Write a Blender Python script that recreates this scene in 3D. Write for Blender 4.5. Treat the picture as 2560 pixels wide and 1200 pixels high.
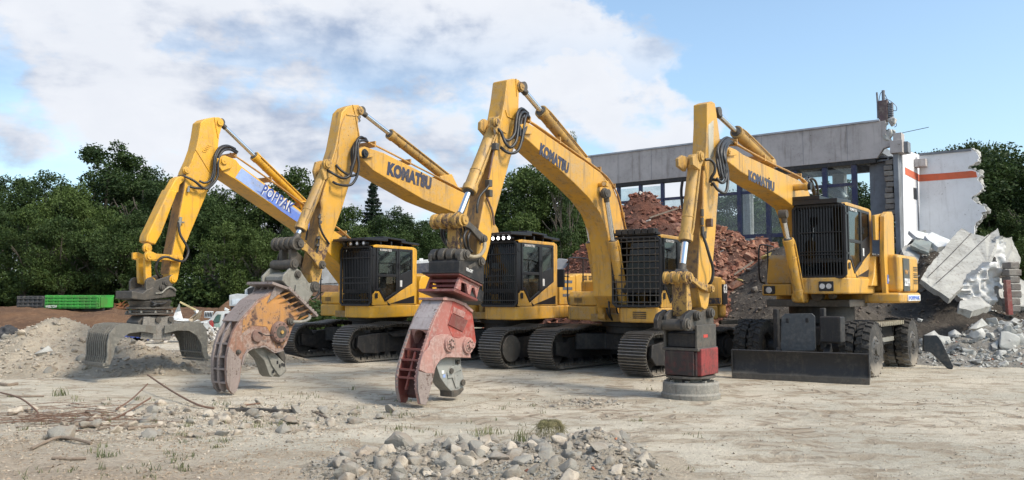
import bpy, bmesh, math, random
from mathutils import Vector, Matrix, noise as mnoise
R = random.Random(7)
PI = math.pi
scene = bpy.context.scene
for o in list(bpy.data.objects): bpy.data.objects.remove(o)
COL = scene.collection
rad = math.radians

# ---------------- camera, sky, sun, exposure ----------------
CAM_H = 1.7; FPX = 2000.0
PITCH = math.atan(135 / FPX)
cd = bpy.data.cameras.new('camera'); cam = bpy.data.objects.new('camera', cd); COL.objects.link(cam)
cam.location = (0, 0, CAM_H); cam.rotation_euler = (PI / 2 + PITCH, 0, 0)
cd.sensor_width = 36; cd.lens = 36 * FPX / 2560; cd.clip_end = 2000; cd.clip_start = .1
scene.camera = cam
scene.view_settings.view_transform = 'Standard'; scene.view_settings.look = 'None'
scene.view_settings.exposure = 0.55; scene.view_settings.gamma = 1
scene.view_settings.use_curve_mapping = False
SUN_EL, SUN_AZ = rad(46), rad(122)      # azimuth clockwise from +Y: behind the camera, to the right
sd = bpy.data.lights.new('sun', 'SUN'); sun = bpy.data.objects.new('sun', sd); COL.objects.link(sun)
sd.energy = 2.5; sd.angle = rad(11); sd.color = (1.0, .89, .74)
sv = Vector((math.sin(SUN_AZ) * math.cos(SUN_EL), math.cos(SUN_AZ) * math.cos(SUN_EL), math.sin(SUN_EL)))
sun.rotation_euler = sv.to_track_quat('Z', 'Y').to_euler()
sun.location = (20, -20, 30)

def lin(r, g, b):
    f = lambda c: (c / 255 / 12.92) if c / 255 <= .04045 else ((c / 255 + .055) / 1.055) ** 2.4
    return (f(r), f(g), f(b), 1)

class NT:
    def __init__(s, tree): s.t = tree; s.n = tree.nodes; s.l = tree.links
    def new(s, typ, **kw):
        n = s.n.new(typ)
        for k, v in kw.items(): setattr(n, k, v)
        return n
    def link(s, a, b): s.l.new(a, b)
    def setin(s, n, i, v):
        if hasattr(v, 'is_output'): s.link(v, n.inputs[i])
        else: n.inputs[i].default_value = v
    def math(s, op, a, b=0.0, clamp=False):
        n = s.new('ShaderNodeMath', operation=op, use_clamp=clamp); s.setin(n, 0, a); s.setin(n, 1, b); return n.outputs[0]
    def mix(s, f, a, b, blend='MIX'):
        n = s.new('ShaderNodeMix', data_type='RGBA', blend_type=blend)
        s.setin(n, 0, f); s.setin(n, 6, a); s.setin(n, 7, b); return n.outputs[2]
    def noise(s, vec, scale, detail=4, rough=.55, dist=0):
        n = s.new('ShaderNodeTexNoise'); 
        if vec is not None: s.link(vec, n.inputs['Vector'])
        n.inputs['Scale'].default_value = scale; n.inputs['Detail'].default_value = detail
        n.inputs['Roughness'].default_value = rough; n.inputs['Distortion'].default_value = dist
        return n.outputs['Fac']
    def ramp(s, v, a, b, ca=0.0, cb=1.0):
        n = s.new('ShaderNodeMapRange', interpolation_type='SMOOTHSTEP'); s.setin(n, 0, v)
        n.inputs[1].default_value = a; n.inputs[2].default_value = b; n.inputs[3].default_value = ca; n.inputs[4].default_value = cb
        return n.outputs[0]
    def mapping(s, vec, scale=(1, 1, 1), rot=(0, 0, 0), loc=(0, 0, 0)):
        n = s.new('ShaderNodeMapping'); s.link(vec, n.inputs[0]); n.inputs['Scale'].default_value = scale
        n.inputs['Rotation'].default_value = rot; n.inputs['Location'].default_value = loc; return n.outputs[0]

world = bpy.data.worlds.new('World'); scene.world = world; world.use_nodes = True
w = NT(world.node_tree); w.n.clear()
sky = w.new('ShaderNodeTexSky', sky_type='NISHITA'); sky.sun_disc = False
sky.sun_elevation = SUN_EL; sky.sun_rotation = SUN_AZ; sky.air_density = 1.0; sky.dust_density = 2.2; sky.ozone_density = 1.6
SKY_STR = .11
tc = w.new('ShaderNodeTexCoord').outputs['Generated']
sep = w.new('ShaderNodeSeparateXYZ'); w.link(tc, sep.inputs[0])
X, Y, Z = sep.outputs
zz = w.math('MAXIMUM', w.math('ADD', Z, .10), .02)
pv = w.new('ShaderNodeCombineXYZ'); w.link(w.math('DIVIDE', X, zz), pv.inputs[0]); w.link(w.math('DIVIDE', Y, zz), pv.inputs[1])
P = pv.outputs[0]
n_big = w.noise(P, .55, 6, .55, .4)
n_mid = w.noise(w.mapping(P, (1, 1.35, 1), loc=(3.1, 7.7, 0)), 1.5, 8, .58, .3)
n_dir = w.noise(w.mapping(tc, (1, 1, 1.7), loc=(.3, 0, .2)), 3.6, 10, .55, .1)
n_fine = w.noise(w.mapping(tc, (1, 1, 1.5)), 10, 10, .58, .05)
side = w.math('SUBTRACT', w.math('ADD', X, w.math('MULTIPLY', Z, 1.35)), w.math('MULTIPLY', Y, .555))
edge = w.math('ADD', side, w.math('MULTIPLY', w.math('SUBTRACT', n_fine, .5), .30))
edge = w.math('ADD', edge, w.math('MULTIPLY', w.math('SUBTRACT', n_dir, .5), .25))
region = w.ramp(edge, -.02, .025, 1, 0)
gap = w.ramp(w.math('ADD', w.math('MULTIPLY', n_dir, .7), w.math('MULTIPLY', n_fine, .35)), .445, .545)
low = w.ramp(Z, .14, .36)
cover = w.math('MULTIPLY', region, w.math('MAXIMUM', gap, low), clamp=True)
wisp = w.math('MULTIPLY', w.ramp(n_big, .54, .72), w.ramp(n_fine, .42, .72))
cover = w.math('MAXIMUM', cover, w.math('MULTIPLY', wisp, .45))
n_soft = w.noise(w.mapping(tc, (1, 1, 2.0), loc=(.8, .1, .5)), 5.5, 9, .52, .2)
shade = w.math('ADD', w.math('MULTIPLY', n_mid, .18), w.math('ADD', w.math('MULTIPLY', n_dir, .26), w.math('ADD', w.math('MULTIPLY', n_soft, .34), w.math('MULTIPLY', n_fine, .22))))
near_edge = w.ramp(edge, -.42, -.05)
shade = w.math('ADD', shade, w.math('MULTIPLY', near_edge, .075))
tone = w.ramp(shade, .425, .55)
ccol = w.mix(tone, lin(134, 148, 172), lin(205, 208, 214))
ccol = w.mix(w.math('MULTIPLY', w.ramp(n_fine, .35, .65), .25), ccol, lin(182, 188, 199))
hz = w.ramp(Z, -.02, .42)
cv = w.new('ShaderNodeVectorMath', operation='SCALE'); w.link(ccol, cv.inputs[0]); cv.inputs['Scale'].default_value = 1 / SKY_STR
hs = w.new('ShaderNodeHueSaturation'); w.link(sky.outputs[0], hs.inputs['Color']); hs.inputs['Saturation'].default_value = .92; hs.inputs['Value'].default_value = 1.55
tint = w.mix(1.0, hs.outputs[0], (.94, 1.04, 1.03, 1), 'MULTIPLY')
fin = w.mix(cover, tint, cv.outputs[0])
bg = w.new('ShaderNodeBackground'); w.link(fin, bg.inputs[0]); bg.inputs[1].default_value = SKY_STR
wo = w.new('ShaderNodeOutputWorld'); w.link(bg.outputs[0], wo.inputs[0])

# ---------------- projection helpers: photo pixel -> point in the place ----------------
Fv = Vector((0, math.cos(PITCH), math.sin(PITCH))); Uv = Vector((0, -math.sin(PITCH), math.cos(PITCH)))
CAMP = Vector((0, 0, CAM_H))
def ray(px, py): return Fv + Vector((1, 0, 0)) * ((px - 1280) / FPX) + Uv * ((600 - py) / FPX)
def at(px, py, Yd):
    d = ray(px, py); return CAMP + d * (Yd / d.y)
def G(px, py, z=0):
    d = ray(px, py); return CAMP + d * ((z - CAM_H) / d.z)

# ---------------- materials ----------------
MATS = {}
def principled(name):
    m = bpy.data.materials.new(name); m.use_nodes = True; t = NT(m.node_tree)
    return m, t, m.node_tree.nodes['Principled BSDF']
def paint(name, base, dust=(.36, .31, .25, 1), dirt=.35, rust=0.0, rough=.5, metal=0.0, scale=1.0, bump=.15, mud=None, var=.25, streak=.4):
    if name in MATS: return MATS[name]
    m, t, b = principled(name)
    oc = t.new('ShaderNodeTexCoord').outputs['Object']
    n1 = t.noise(oc, 1.7 * scale, 8, .6, .3); n2 = t.noise(oc, 11 * scale, 10, .68); n3 = t.noise(t.mapping(oc, (9 * scale, 9 * scale, .9 * scale)), 1.0, 7, .6)
    base4 = tuple(base[:3]) + (1,)
    dark = tuple(c * (1 - var) for c in base[:3]) + (1,)
    c = t.mix(t.ramp(n1, .35, .65), base4, dark)
    mk = t.math('ADD', t.math('MULTIPLY', n2, .55), t.math('MULTIPLY', n1, .45))
    c = t.mix(t.math('MULTIPLY', t.ramp(mk, .44, .68), dirt), c, dust)
    c = t.mix(t.math('MULTIPLY', t.ramp(n3, .52, .72), streak * dirt * 1.6, clamp=True), c, (.10, .075, .055, 1))
    n5 = t.noise(oc, 34 * scale, 4, .6)
    chip = t.math('MULTIPLY', t.ramp(n5, .645, .665), t.ramp(n1, .45, .58))
    c = t.mix(t.math('MULTIPLY', chip, dirt * 1.6, clamp=True), c, (.09, .065, .05, 1))
    if rust > 0:
        rm = t.ramp(t.math('ADD', t.math('MULTIPLY', n2, .6), t.math('MULTIPLY', n1, .4)), .62 - .22 * rust, .70 - .22 * rust)
        rc = t.mix(t.ramp(n2, .4, .6), (.16, .060, .032, 1), (.075, .045, .035, 1))
        c = t.mix(rm, c, rc)
    if mud is not None:      # dried mud thrown up from the ground, by real height above it
        gp = t.new('ShaderNodeNewGeometry').outputs['Position']; sp = t.new('ShaderNodeSeparateXYZ'); t.link(gp, sp.inputs[0])
        mm = t.ramp(t.math('ADD', sp.outputs[2], t.math('MULTIPLY', n1, -mud * .9)), mud * .7, -mud * .2)
        c = t.mix(t.math('MULTIPLY', mm, .8), c, (.33, .29, .24, 1))
    t.link(c, b.inputs['Base Color'])
    t.link(t.math('ADD', t.math('MULTIPLY', n2, .35), rough - .15), b.inputs['Roughness'])
    b.inputs['Metallic'].default_value = metal
    bp = t.new('ShaderNodeBump'); bp.inputs['Strength'].default_value = bump; bp.inputs['Distance'].default_value = .02
    t.link(n2, bp.inputs['Height']); t.link(bp.outputs[0], b.inputs['Normal'])
    MATS[name] = m; return m
def soil(name, cols, scale=1.0, bump=.6, dist=.05, rough=.95, stretch=(1, 1, 1)):
    if name in MATS: return MATS[name]
    m, t, b = principled(name)
    oc = t.mapping(t.new('ShaderNodeNewGeometry').outputs['Position'], stretch)
    n1 = t.noise(oc, .6 * scale, 8, .6, .4); n2 = t.noise(oc, 4 * scale, 10, .65); n3 = t.noise(oc, 22 * scale, 8, .7)
    c = t.mix(t.ramp(n1, .38, .62), cols[0], cols[1])
    c = t.mix(t.math('MULTIPLY', t.ramp(n2, .48, .68), .7), c, cols[2])
    c = t.mix(t.math('MULTIPLY', t.ramp(n3, .55, .75), .5), c, cols[3] if len(cols) > 3 else cols[0])
    t.link(c, b.inputs['Base Color']); b.inputs['Roughness'].default_value = rough
    b.inputs['Specular IOR Level'].default_value = .2
    h = t.math('ADD', t.math('MULTIPLY', n2, 1.0), t.math('MULTIPLY', n3, .45))
    bp = t.new('ShaderNodeBump'); bp.inputs['Strength'].default_value = bump; bp.inputs['Distance'].default_value = dist
    t.link(h, bp.inputs['Height']); t.link(bp.outputs[0], b.inputs['Normal'])
    MATS[name] = m; return m
def stone(name, cols, scale=3.0, bump=.5, per=.35):
    """rock / concrete / brick pieces: varies from piece to piece by object-random and by position"""
    if name in MATS: return MATS[name]
    m, t, b = principled(name)
    gp = t.new('ShaderNodeNewGeometry').outputs['Position']
    oi = t.new('ShaderNodeObjectInfo').outputs['Random']
    n0 = t.noise(gp, 1.3, 3, .5); n1 = t.noise(gp, scale, 9, .65, .3); n2 = t.noise(gp, scale * 7, 8, .7)
    c = t.mix(t.ramp(t.math('ADD', t.math('MULTIPLY', oi, per * 2), t.math('MULTIPLY', n0, 1 - per)), .25, .9), cols[0], cols[1])
    c = t.mix(t.math('MULTIPLY', t.ramp(n1, .42, .66), .75), c, cols[2])
    c = t.mix(t.math('MULTIPLY', t.ramp(n2, .55, .72), .4), c, cols[3] if len(cols) > 3 else (.12, .11, .1, 1))
    t.link(c, b.inputs['Base Color']); b.inputs['Roughness'].default_value = .92; b.inputs['Specular IOR Level'].default_value = .25
    bp = t.new('ShaderNodeBump'); bp.inputs['Strength'].default_value = bump; bp.inputs['Distance'].default_value = .02
    t.link(t.math('ADD', n1, t.math('MULTIPLY', n2, .5)), bp.inputs['Height']); t.link(bp.outputs[0], b.inputs['Normal'])
    MATS[name] = m; return m
def glass(name, tint=(.5, .6, .6), opac=.45, rough=.03):
    if name in MATS: return MATS[name]
    m = bpy.data.materials.new(name); m.use_nodes = True; t = NT(m.node_tree); t.n.clear()
    tr = t.new('ShaderNodeBsdfTransparent'); tr.inputs[0].default_value = tuple(tint) + (1,)
    gl = t.new('ShaderNodeBsdfGlossy'); gl.inputs['Roughness'].default_value = rough; gl.inputs[0].default_value = (.9, .95, 1, 1)
    df = t.new('ShaderNodeBsdfDiffuse'); df.inputs[0].default_value = (.30, .32, .32, 1)
    gp = t.new('ShaderNodeNewGeometry').outputs['Position']
    fr = t.new('ShaderNodeFresnel'); fr.inputs[0].default_value = 1.5
    m1 = t.new('ShaderNodeMixShader'); t.link(t.math('MULTIPLY', t.ramp(t.noise(gp, 2.5, 8, .65), .3, .8), opac), m1.inputs[0]); t.link(tr.outputs[0], m1.inputs[1]); t.link(df.outputs[0], m1.inputs[2])
    m2 = t.new('ShaderNodeMixShader'); t.link(t.math('MULTIPLY', fr.outputs[0], .9, clamp=True), m2.inputs[0]); t.link(m1.outputs[0], m2.inputs[1]); t.link(gl.outputs[0], m2.inputs[2])
    o = t.new('ShaderNodeOutputMaterial'); t.link(m2.outputs[0], o.inputs[0]); MATS[name] = m; return m
def emit(name, col, s):
    m, t, b = principled(name); b.inputs['Base Color'].default_value = (.9, .9, .9, 1)
    b.inputs['Emission Color'].default_value = col; b.inputs['Emission Strength'].default_value = s; return m

YEL = paint('yellow_paint', (.60, .322, .046), dust=(.40, .31, .20, 1), dirt=.66, rough=.46, streak=.55, bump=.10, var=.16)
YELB = paint('bright_yellow_paint', (.70, .365, .026), dust=(.44, .32, .17, 1), dirt=.52, rough=.44, streak=.5, bump=.08, var=.14)
YELW = paint('worn_yellow_paint', (.46, .27, .065), dust=(.26, .19, .12, 1), dirt=.75, rust=.55, rough=.6, streak=1.0, bump=.25, scale=1.6)
YELD = paint('dusty_yellow_paint', (.52, .31, .085), dust=(.30, .22, .14, 1), dirt=.7, rough=.55, streak=.9, bump=.15)
BLK = paint('black_paint', (.010, .011, .015), dust=(.06, .055, .05, 1), dirt=.15, rough=.42, streak=.2, bump=.05)
BLKD = paint('dusty_black_steel', (.016, .016, .018), dust=(.12, .105, .09, 1), dirt=.4, rough=.6, mud=.15)
GROUSER = paint('polished_grouser', (.24, .23, .22), dust=(.26, .23, .19, 1), dirt=.7, rough=.42, metal=.7, bump=.2, scale=2)
SHOE = paint('track_steel', (.052, .048, .044), dust=(.20, .175, .15, 1), dirt=.7, rust=.1, rough=.6, metal=.2, mud=.12, bump=.3, scale=2)
GUN = paint('grimy_steel', (.085, .078, .070), dust=(.22, .19, .155, 1), dirt=.6, rust=.25, rough=.55, metal=.3, bump=.3)
GRAP = paint('grapple_steel', (.15, .145, .13), dust=(.30, .28, .24, 1), dirt=.8, rust=.15, rough=.6, metal=.2, bump=.3, scale=1.4)
GRY = paint('dusty_grey_steel', (.23, .225, .20), dust=(.36, .34, .30, 1), dirt=.7, rough=.6, metal=.1, bump=.25, scale=1.5)
HOSE = paint('hose_rubber', (.016, .016, .018), dust=(.10, .09, .08, 1), dirt=.35, rough=.45)
RUB = paint('tyre_rubber', (.024, .023, .023), dust=(.20, .18, .155, 1), dirt=.5, rough=.8, mud=.35, scale=2)
CHR, t_, b_ = principled('chrome_rod'); b_.inputs['Base Color'].default_value = (.75, .77, .80, 1); b_.inputs['Metallic'].default_value = 1; b_.inputs['Roughness'].default_value = .16
PIPE = paint('yellow_pipe', (.50, .27, .07), dust=(.26, .17, .10, 1), dirt=.6, rough=.45, streak=.6)
CRUR = paint('scraped_orange_crusher', (.46, .225, .07), dust=(.36, .24, .18, 1), dirt=1.0, rust=.5, rough=.6, scale=.9, bump=.3, streak=.5)
CRUB = paint('rust_brown_crusher', (.25, .13, .09), dust=(.40, .32, .28, 1), dirt=1.0, rust=.2, rough=.65, scale=1.4, bump=.3)
CRUG = paint('dust_grey_crusher_steel', (.25, .20, .185), dust=(.40, .35, .32, 1), dirt=.75, rust=.40, rough=.6, scale=1.4, bump=.3)
RED = paint('faded_red_paint', (.34, .125, .105), dust=(.42, .31, .285, 1), dirt=1.0, rough=.65, scale=1.3, bump=.2, streak=.15)
REDB = paint('fresh_red_paint', (.34, .06, .045), dust=(.40, .23, .20, 1), dirt=.9, rough=.6, scale=1.2, bump=.2, streak=.2)
REDD = paint('dark_red_paint', (.17, .045, .038), dust=(.26, .16, .14, 1), dirt=.65, rust=.2, rough=.55, scale=1.3)
PINK = paint('dusty_pink_steel', (.38, .20, .17), dust=(.46, .33, .30, 1), dirt=.9, rust=.06, rough=.65, scale=1.5, bump=.3)
CGLASS = glass('cab_glass', (.30, .37, .36), .10)
WSG = glass('tinted_windscreen', (.02, .024, .028), .02)
INT = paint('cab_interior', (.02, .02, .022), dirt=.1, rough=.7)
DECALT = paint('deep_blue_lettering', (.03, .07, .30), dirt=.1, rough=.4)
DECALB = paint('blue_decal', (.11, .20, .60), dirt=.55, rough=.4, streak=.1)
DECALL = paint('pale_blue_decal', (.28, .38, .66), dirt=.5, rough=.4, streak=.1)
TXT = paint('dark_blue_lettering', (.035, .04, .075), dust=(.22, .18, .12, 1), dirt=.3, rough=.5)
WHT = paint('white_lettering', (.72, .72, .72), dirt=.25, rough=.5)
WHITEP = paint('white_paint', (.72, .73, .72), dust=(.45, .42, .37, 1), dirt=.45, rough=.5)
HEAD, t_, b_ = principled('lamp_glass'); b_.inputs['Base Color'].default_value = (.55, .55, .56, 1); b_.inputs['Metallic'].default_value = .7; b_.inputs['Roughness'].default_value = .15
LIT = emit('lit_lamp', (1, .98, .95, 1), 3)

# ---------------- mesh builder ----------------
def catmull(pts, k=6):
    pts = [Vector(p) for p in pts]
    if len(pts) < 3: return pts
    out = []
    for i in range(len(pts) - 1):
        p0 = pts[max(i - 1, 0)]; p1 = pts[i]; p2 = pts[i + 1]; p3 = pts[min(i + 2, len(pts) - 1)]
        for j in range(k):
            u = j / k
            out.append(.5 * ((2 * p1) + (p2 - p0) * u + (2 * p0 - 5 * p1 + 4 * p2 - p3) * u * u + (3 * p1 - p0 - 3 * p2 + p3) * u ** 3))
    out.append(pts[-1]); return out
class MB:
    def __init__(s): s.v = []; s.f = []
    def add(s, vs, fs):
        n = len(s.v); s.v += [tuple(v) for v in vs]; s.f += [tuple(i + n for i in f) for f in fs]; return s
    def box(s, c, d, M=None):
        c = Vector(c); h = Vector(d) / 2
        vs = [Vector((sx * h.x, sy * h.y, sz * h.z)) for sx in (-1, 1) for sy in (-1, 1) for sz in (-1, 1)]
        if M is not None: vs = [M @ v for v in vs]
        return s.add([c + v for v in vs], [(0, 1, 3, 2), (4, 6, 7, 5), (0, 4, 5, 1), (2, 3, 7, 6), (0, 2, 6, 4), (1, 5, 7, 3)])
    def bb(s, lo, hi): 
        lo = Vector(lo); hi = Vector(hi); return s.box((lo + hi) / 2, hi - lo)
    def prism(s, poly, y0, y1):           # poly of (x,z), extruded along y
        n = len(poly); vs = [(p[0], y0, p[1]) for p in poly] + [(p[0], y1, p[1]) for p in poly]
        return s.add(vs, [tuple(range(n)), tuple(range(2 * n - 1, n - 1, -1))] + [(i, (i + 1) % n, n + (i + 1) % n, n + i) for i in range(n)])
    def prismz(s, poly, z0, z1):          # poly of (x,y), extruded along z
        n = len(poly); vs = [(p[0], p[1], z0) for p in poly] + [(p[0], p[1], z1) for p in poly]
        return s.add(vs, [tuple(range(n)), tuple(range(2 * n - 1, n - 1, -1))] + [(i, (i + 1) % n, n + (i + 1) % n, n + i) for i in range(n)])
    def loft2(s, A, B):                   # two 3D loops joined with end caps
        n = len(A)
        return s.add(list(A) + list(B), [tuple(range(n)), tuple(range(2 * n - 1, n - 1, -1))] + [(i, (i + 1) % n, n + (i + 1) % n, n + i) for i in range(n)])
    def ring(s, poly, t, y0, y1):         # frame: outline poly with an inset hole
        n = len(poly); inn = inset(poly, t)
        vs = [(p[0], y0, p[1]) for p in poly] + [(p[0], y1, p[1]) for p in poly] + [(p[0], y0, p[1]) for p in inn] + [(p[0], y1, p[1]) for p in inn]
        fs = []
        for i in range(n):
            j = (i + 1) % n
            fs += [(i, j, n + j, n + i), (2 * n + i, 3 * n + i, 3 * n + j, 2 * n + j), (i, 2 * n + i, 2 * n + j, j), (n + i, n + j, 3 * n + j, 3 * n + i)]
        return s.add(vs, fs)
    def cyl(s, p0, p1, r0, r1=None, n=16):
        p0 = Vector(p0); p1 = Vector(p1); r1 = r0 if r1 is None else r1
        d = (p1 - p0).normalized(); a = d.orthogonal().normalized(); b = d.cross(a)
        vs = []
        for (p, r) in ((p0, r0), (p1, r1)):
            for i in range(n):
                t = 2 * PI * i / n; vs.append(p + (a * math.cos(t) + b * math.sin(t)) * r)
        return s.add(vs, [tuple(range(n - 1, -1, -1)), tuple(range(n, 2 * n))] + [(i, (i + 1) % n, n + (i + 1) % n, n + i) for i in range(n)])
    def beam(s, p0, p1, w, h, side=(0, 1, 0)):
        p0 = Vector(p0); p1 = Vector(p1); d = (p1 - p0).normalized(); a = Vector(side); a = (a - d * a.dot(d)).normalized(); b = d.cross(a)
        vs = [p + a * (sa * w / 2) + b * (sb * h / 2) for p in (p0, p1) for sa, sb in ((-1, -1), (1, -1), (1, 1), (-1, 1))]
        return s.add(vs, [(3, 2, 1, 0), (4, 5, 6, 7)] + [(i, (i + 1) % 4, 4 + (i + 1) % 4, 4 + i) for i in range(4)])
    def tube(s, pts, r, n=8, k=6):
        pts = catmull(pts, k) if k else [Vector(p) for p in pts]
        prev = None; rings = []
        for i, p in enumerate(pts):
            d = (pts[min(i + 1, len(pts) - 1)] - pts[max(i - 1, 0)]).normalized()
            a = d.orthogonal().normalized() if prev is None else (prev - d * prev.dot(d)).normalized()
            prev = a; b = d.cross(a); rr = r[i * (len(r) - 1) // max(1, len(pts) - 1)] if isinstance(r, (list, tuple)) else r
            rings.append([p + (a * math.cos(2 * PI * j / n) + b * math.sin(2 * PI * j / n)) * rr for j in range(n)])
        vs = [v for rg in rings for v in rg]; fs = []
        for i in range(len(rings) - 1):
            for j in range(n): fs.append((i * n + j, i * n + (j + 1) % n, (i + 1) * n + (j + 1) % n, (i + 1) * n + j))
        fs.append(tuple(range(n - 1, -1, -1))); m = (len(rings) - 1) * n; fs.append(tuple(range(m, m + n)))
        return s.add(vs, fs)
    def ball(s, c, r, n=10, sc=(1, 1, 1)):
        vs = []; c = Vector(c); m = n // 2
        for i in range(m + 1):
            th = PI * i / m
            for j in range(n):
                ph = 2 * PI * j / n; vs.append(c + Vector((math.sin(th) * math.cos(ph) * sc[0], math.sin(th) * math.sin(ph) * sc[1], math.cos(th) * sc[2])) * r)
        return s.add(vs, [(i * n + j, (i + 1) * n + j, (i + 1) * n + (j + 1) % n, i * n + (j + 1) % n) for i in range(m) for j in range(n)])
    def mesh(s, name, mat, smooth=35):
        me = bpy.data.meshes.new(name); me.from_pydata(s.v, [], s.f)
        bm = bmesh.new(); bm.from_mesh(me); bmesh.ops.recalc_face_normals(bm, faces=bm.faces); bm.to_mesh(me); bm.free()
        me.materials.append(mat)
        if smooth:
            me.polygons.foreach_set('use_smooth', [True] * len(me.polygons)); me.set_sharp_from_angle(angle=rad(smooth))
        return me
    def build(s, name, mat, parent=None, bevel=0, smooth=35, seg=2):
        return link(name, s.mesh(name, mat, smooth), parent, bevel, seg)
def link(name, me, parent=None, bevel=0, seg=2):
    o = bpy.data.objects.new(name, me); COL.objects.link(o)
    if parent: o.parent = parent
    if bevel:
        b = o.modifiers.new('bevel', 'BEVEL'); b.width = bevel; b.segments = seg; b.limit_method = 'ANGLE'; b.angle_limit = rad(40); b.harden_normals = True
    return o
def inset(poly, t):
    n = len(poly); A = sum(poly[i][0] * poly[(i + 1) % n][1] - poly[(i + 1) % n][0] * poly[i][1] for i in range(n)); sg = 1 if A > 0 else -1
    out = []
    for i in range(n):
        a = Vector(poly[i - 1][:2]); b = Vector(poly[i][:2]); c = Vector(poly[(i + 1) % n][:2])
        e1 = (b - a).normalized(); e2 = (c - b).normalized(); n1 = Vector((-e1.y, e1.x)) * sg; n2 = Vector((-e2.y, e2.x)) * sg
        m = (n1 + n2); m = m / max(.35, m.dot(n1)) if m.length > 1e-6 else n1
        out.append(tuple(b + m * t))
    return out
def empty(name, loc=(0, 0, 0), rz=0, parent=None):
    o = bpy.data.objects.new(name, None); COL.objects.link(o); o.location = loc; o.rotation_euler = (0, 0, rz); o.empty_display_size = .2
    if parent: o.parent = parent
    return o
def tag(o, label=None, cat=None, group=None, kind=None):
    if label: o['label'] = label
    if cat: o['category'] = cat
    if group: o['group'] = group
    if kind: o['kind'] = kind
    return o
def text(body, parent, o, xd, yd, w, h, mat, name='lettering', bold=.03, ext=.004, shear=0):
    cu = bpy.data.curves.new('txt', 'FONT'); cu.body = body; cu.extrude = ext; cu.offset = bold; cu.shear = shear; cu.resolution_u = 3; cu.space_character = 1.08
    to = bpy.data.objects.new('txt', cu); COL.objects.link(to); bpy.context.view_layer.update()
    me = bpy.data.meshes.new_from_object(to.evaluated_get(bpy.context.evaluated_depsgraph_get())); bpy.data.objects.remove(to)
    xs = [v.co.x for v in me.vertices]; ys = [v.co.y for v in me.vertices]
    x0, x1, y0, y1 = min(xs), max(xs), min(ys), max(ys)
    o = Vector(o); xd = Vector(xd).normalized(); yd = Vector(yd); yd = (yd - xd * yd.dot(xd)).normalized(); nd = xd.cross(yd)
    for v in me.vertices:
        c = v.co.copy(); v.co = o + xd * ((c.x - x0) / (x1 - x0) * w) + yd * ((c.y - y0) / (y1 - y0) * h) + nd * (c.z)
    me.materials.clear(); me.materials.append(mat); me.name = name
    return link(name, me, parent)
def fbm(x, y, z=0, o=4):
    a = 0; amp = .5; f = 1
    for _ in range(o):
        a += amp * mnoise.noise(Vector((x * f, y * f, z + f))); amp *= .5; f *= 2.03
    return a
# ---------------- excavator building ----------------
class Mach:
    def __init__(s, name, O, alpha, label, cat='excavator', group='excavators lined up with their booms raised'):
        a = rad(alpha); s.O = Vector((O[0], O[1], 0)); s.f = Vector((-math.sin(a), -math.cos(a), 0)); s.l = Vector((math.cos(a), -math.sin(a), 0))
        s.rz = math.atan2(s.f.y, s.f.x)
        s.root = empty(name, s.O, s.rz); tag(s.root, label, cat, group)
        s.alpha = alpha
    def P(s, px, py, off=0.0):
        d = ray(px, py); q = s.O + s.l * off
        t = (q - CAMP).dot(s.l) / d.dot(s.l); w = CAMP + d * t - s.O
        return Vector((w.dot(s.f), off, w.z))
    def Q(s, px, py, off, y):
        p = s.P(px, py, off); p.y = y; return p
    def poly(s, pts, off=0.0): return [(p.x, p.z) for p in (s.P(a, b, off) for a, b in pts)]
    def path(s, pts, off=0.0): return [s.P(p[0], p[1], off if len(p) < 3 else p[2]) for p in pts]
def Zc(ox, oy, sc): return lambda pts: [((p[0] / sc + ox, p[1] / sc + oy) + tuple(p[2:])) for p in pts]

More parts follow.
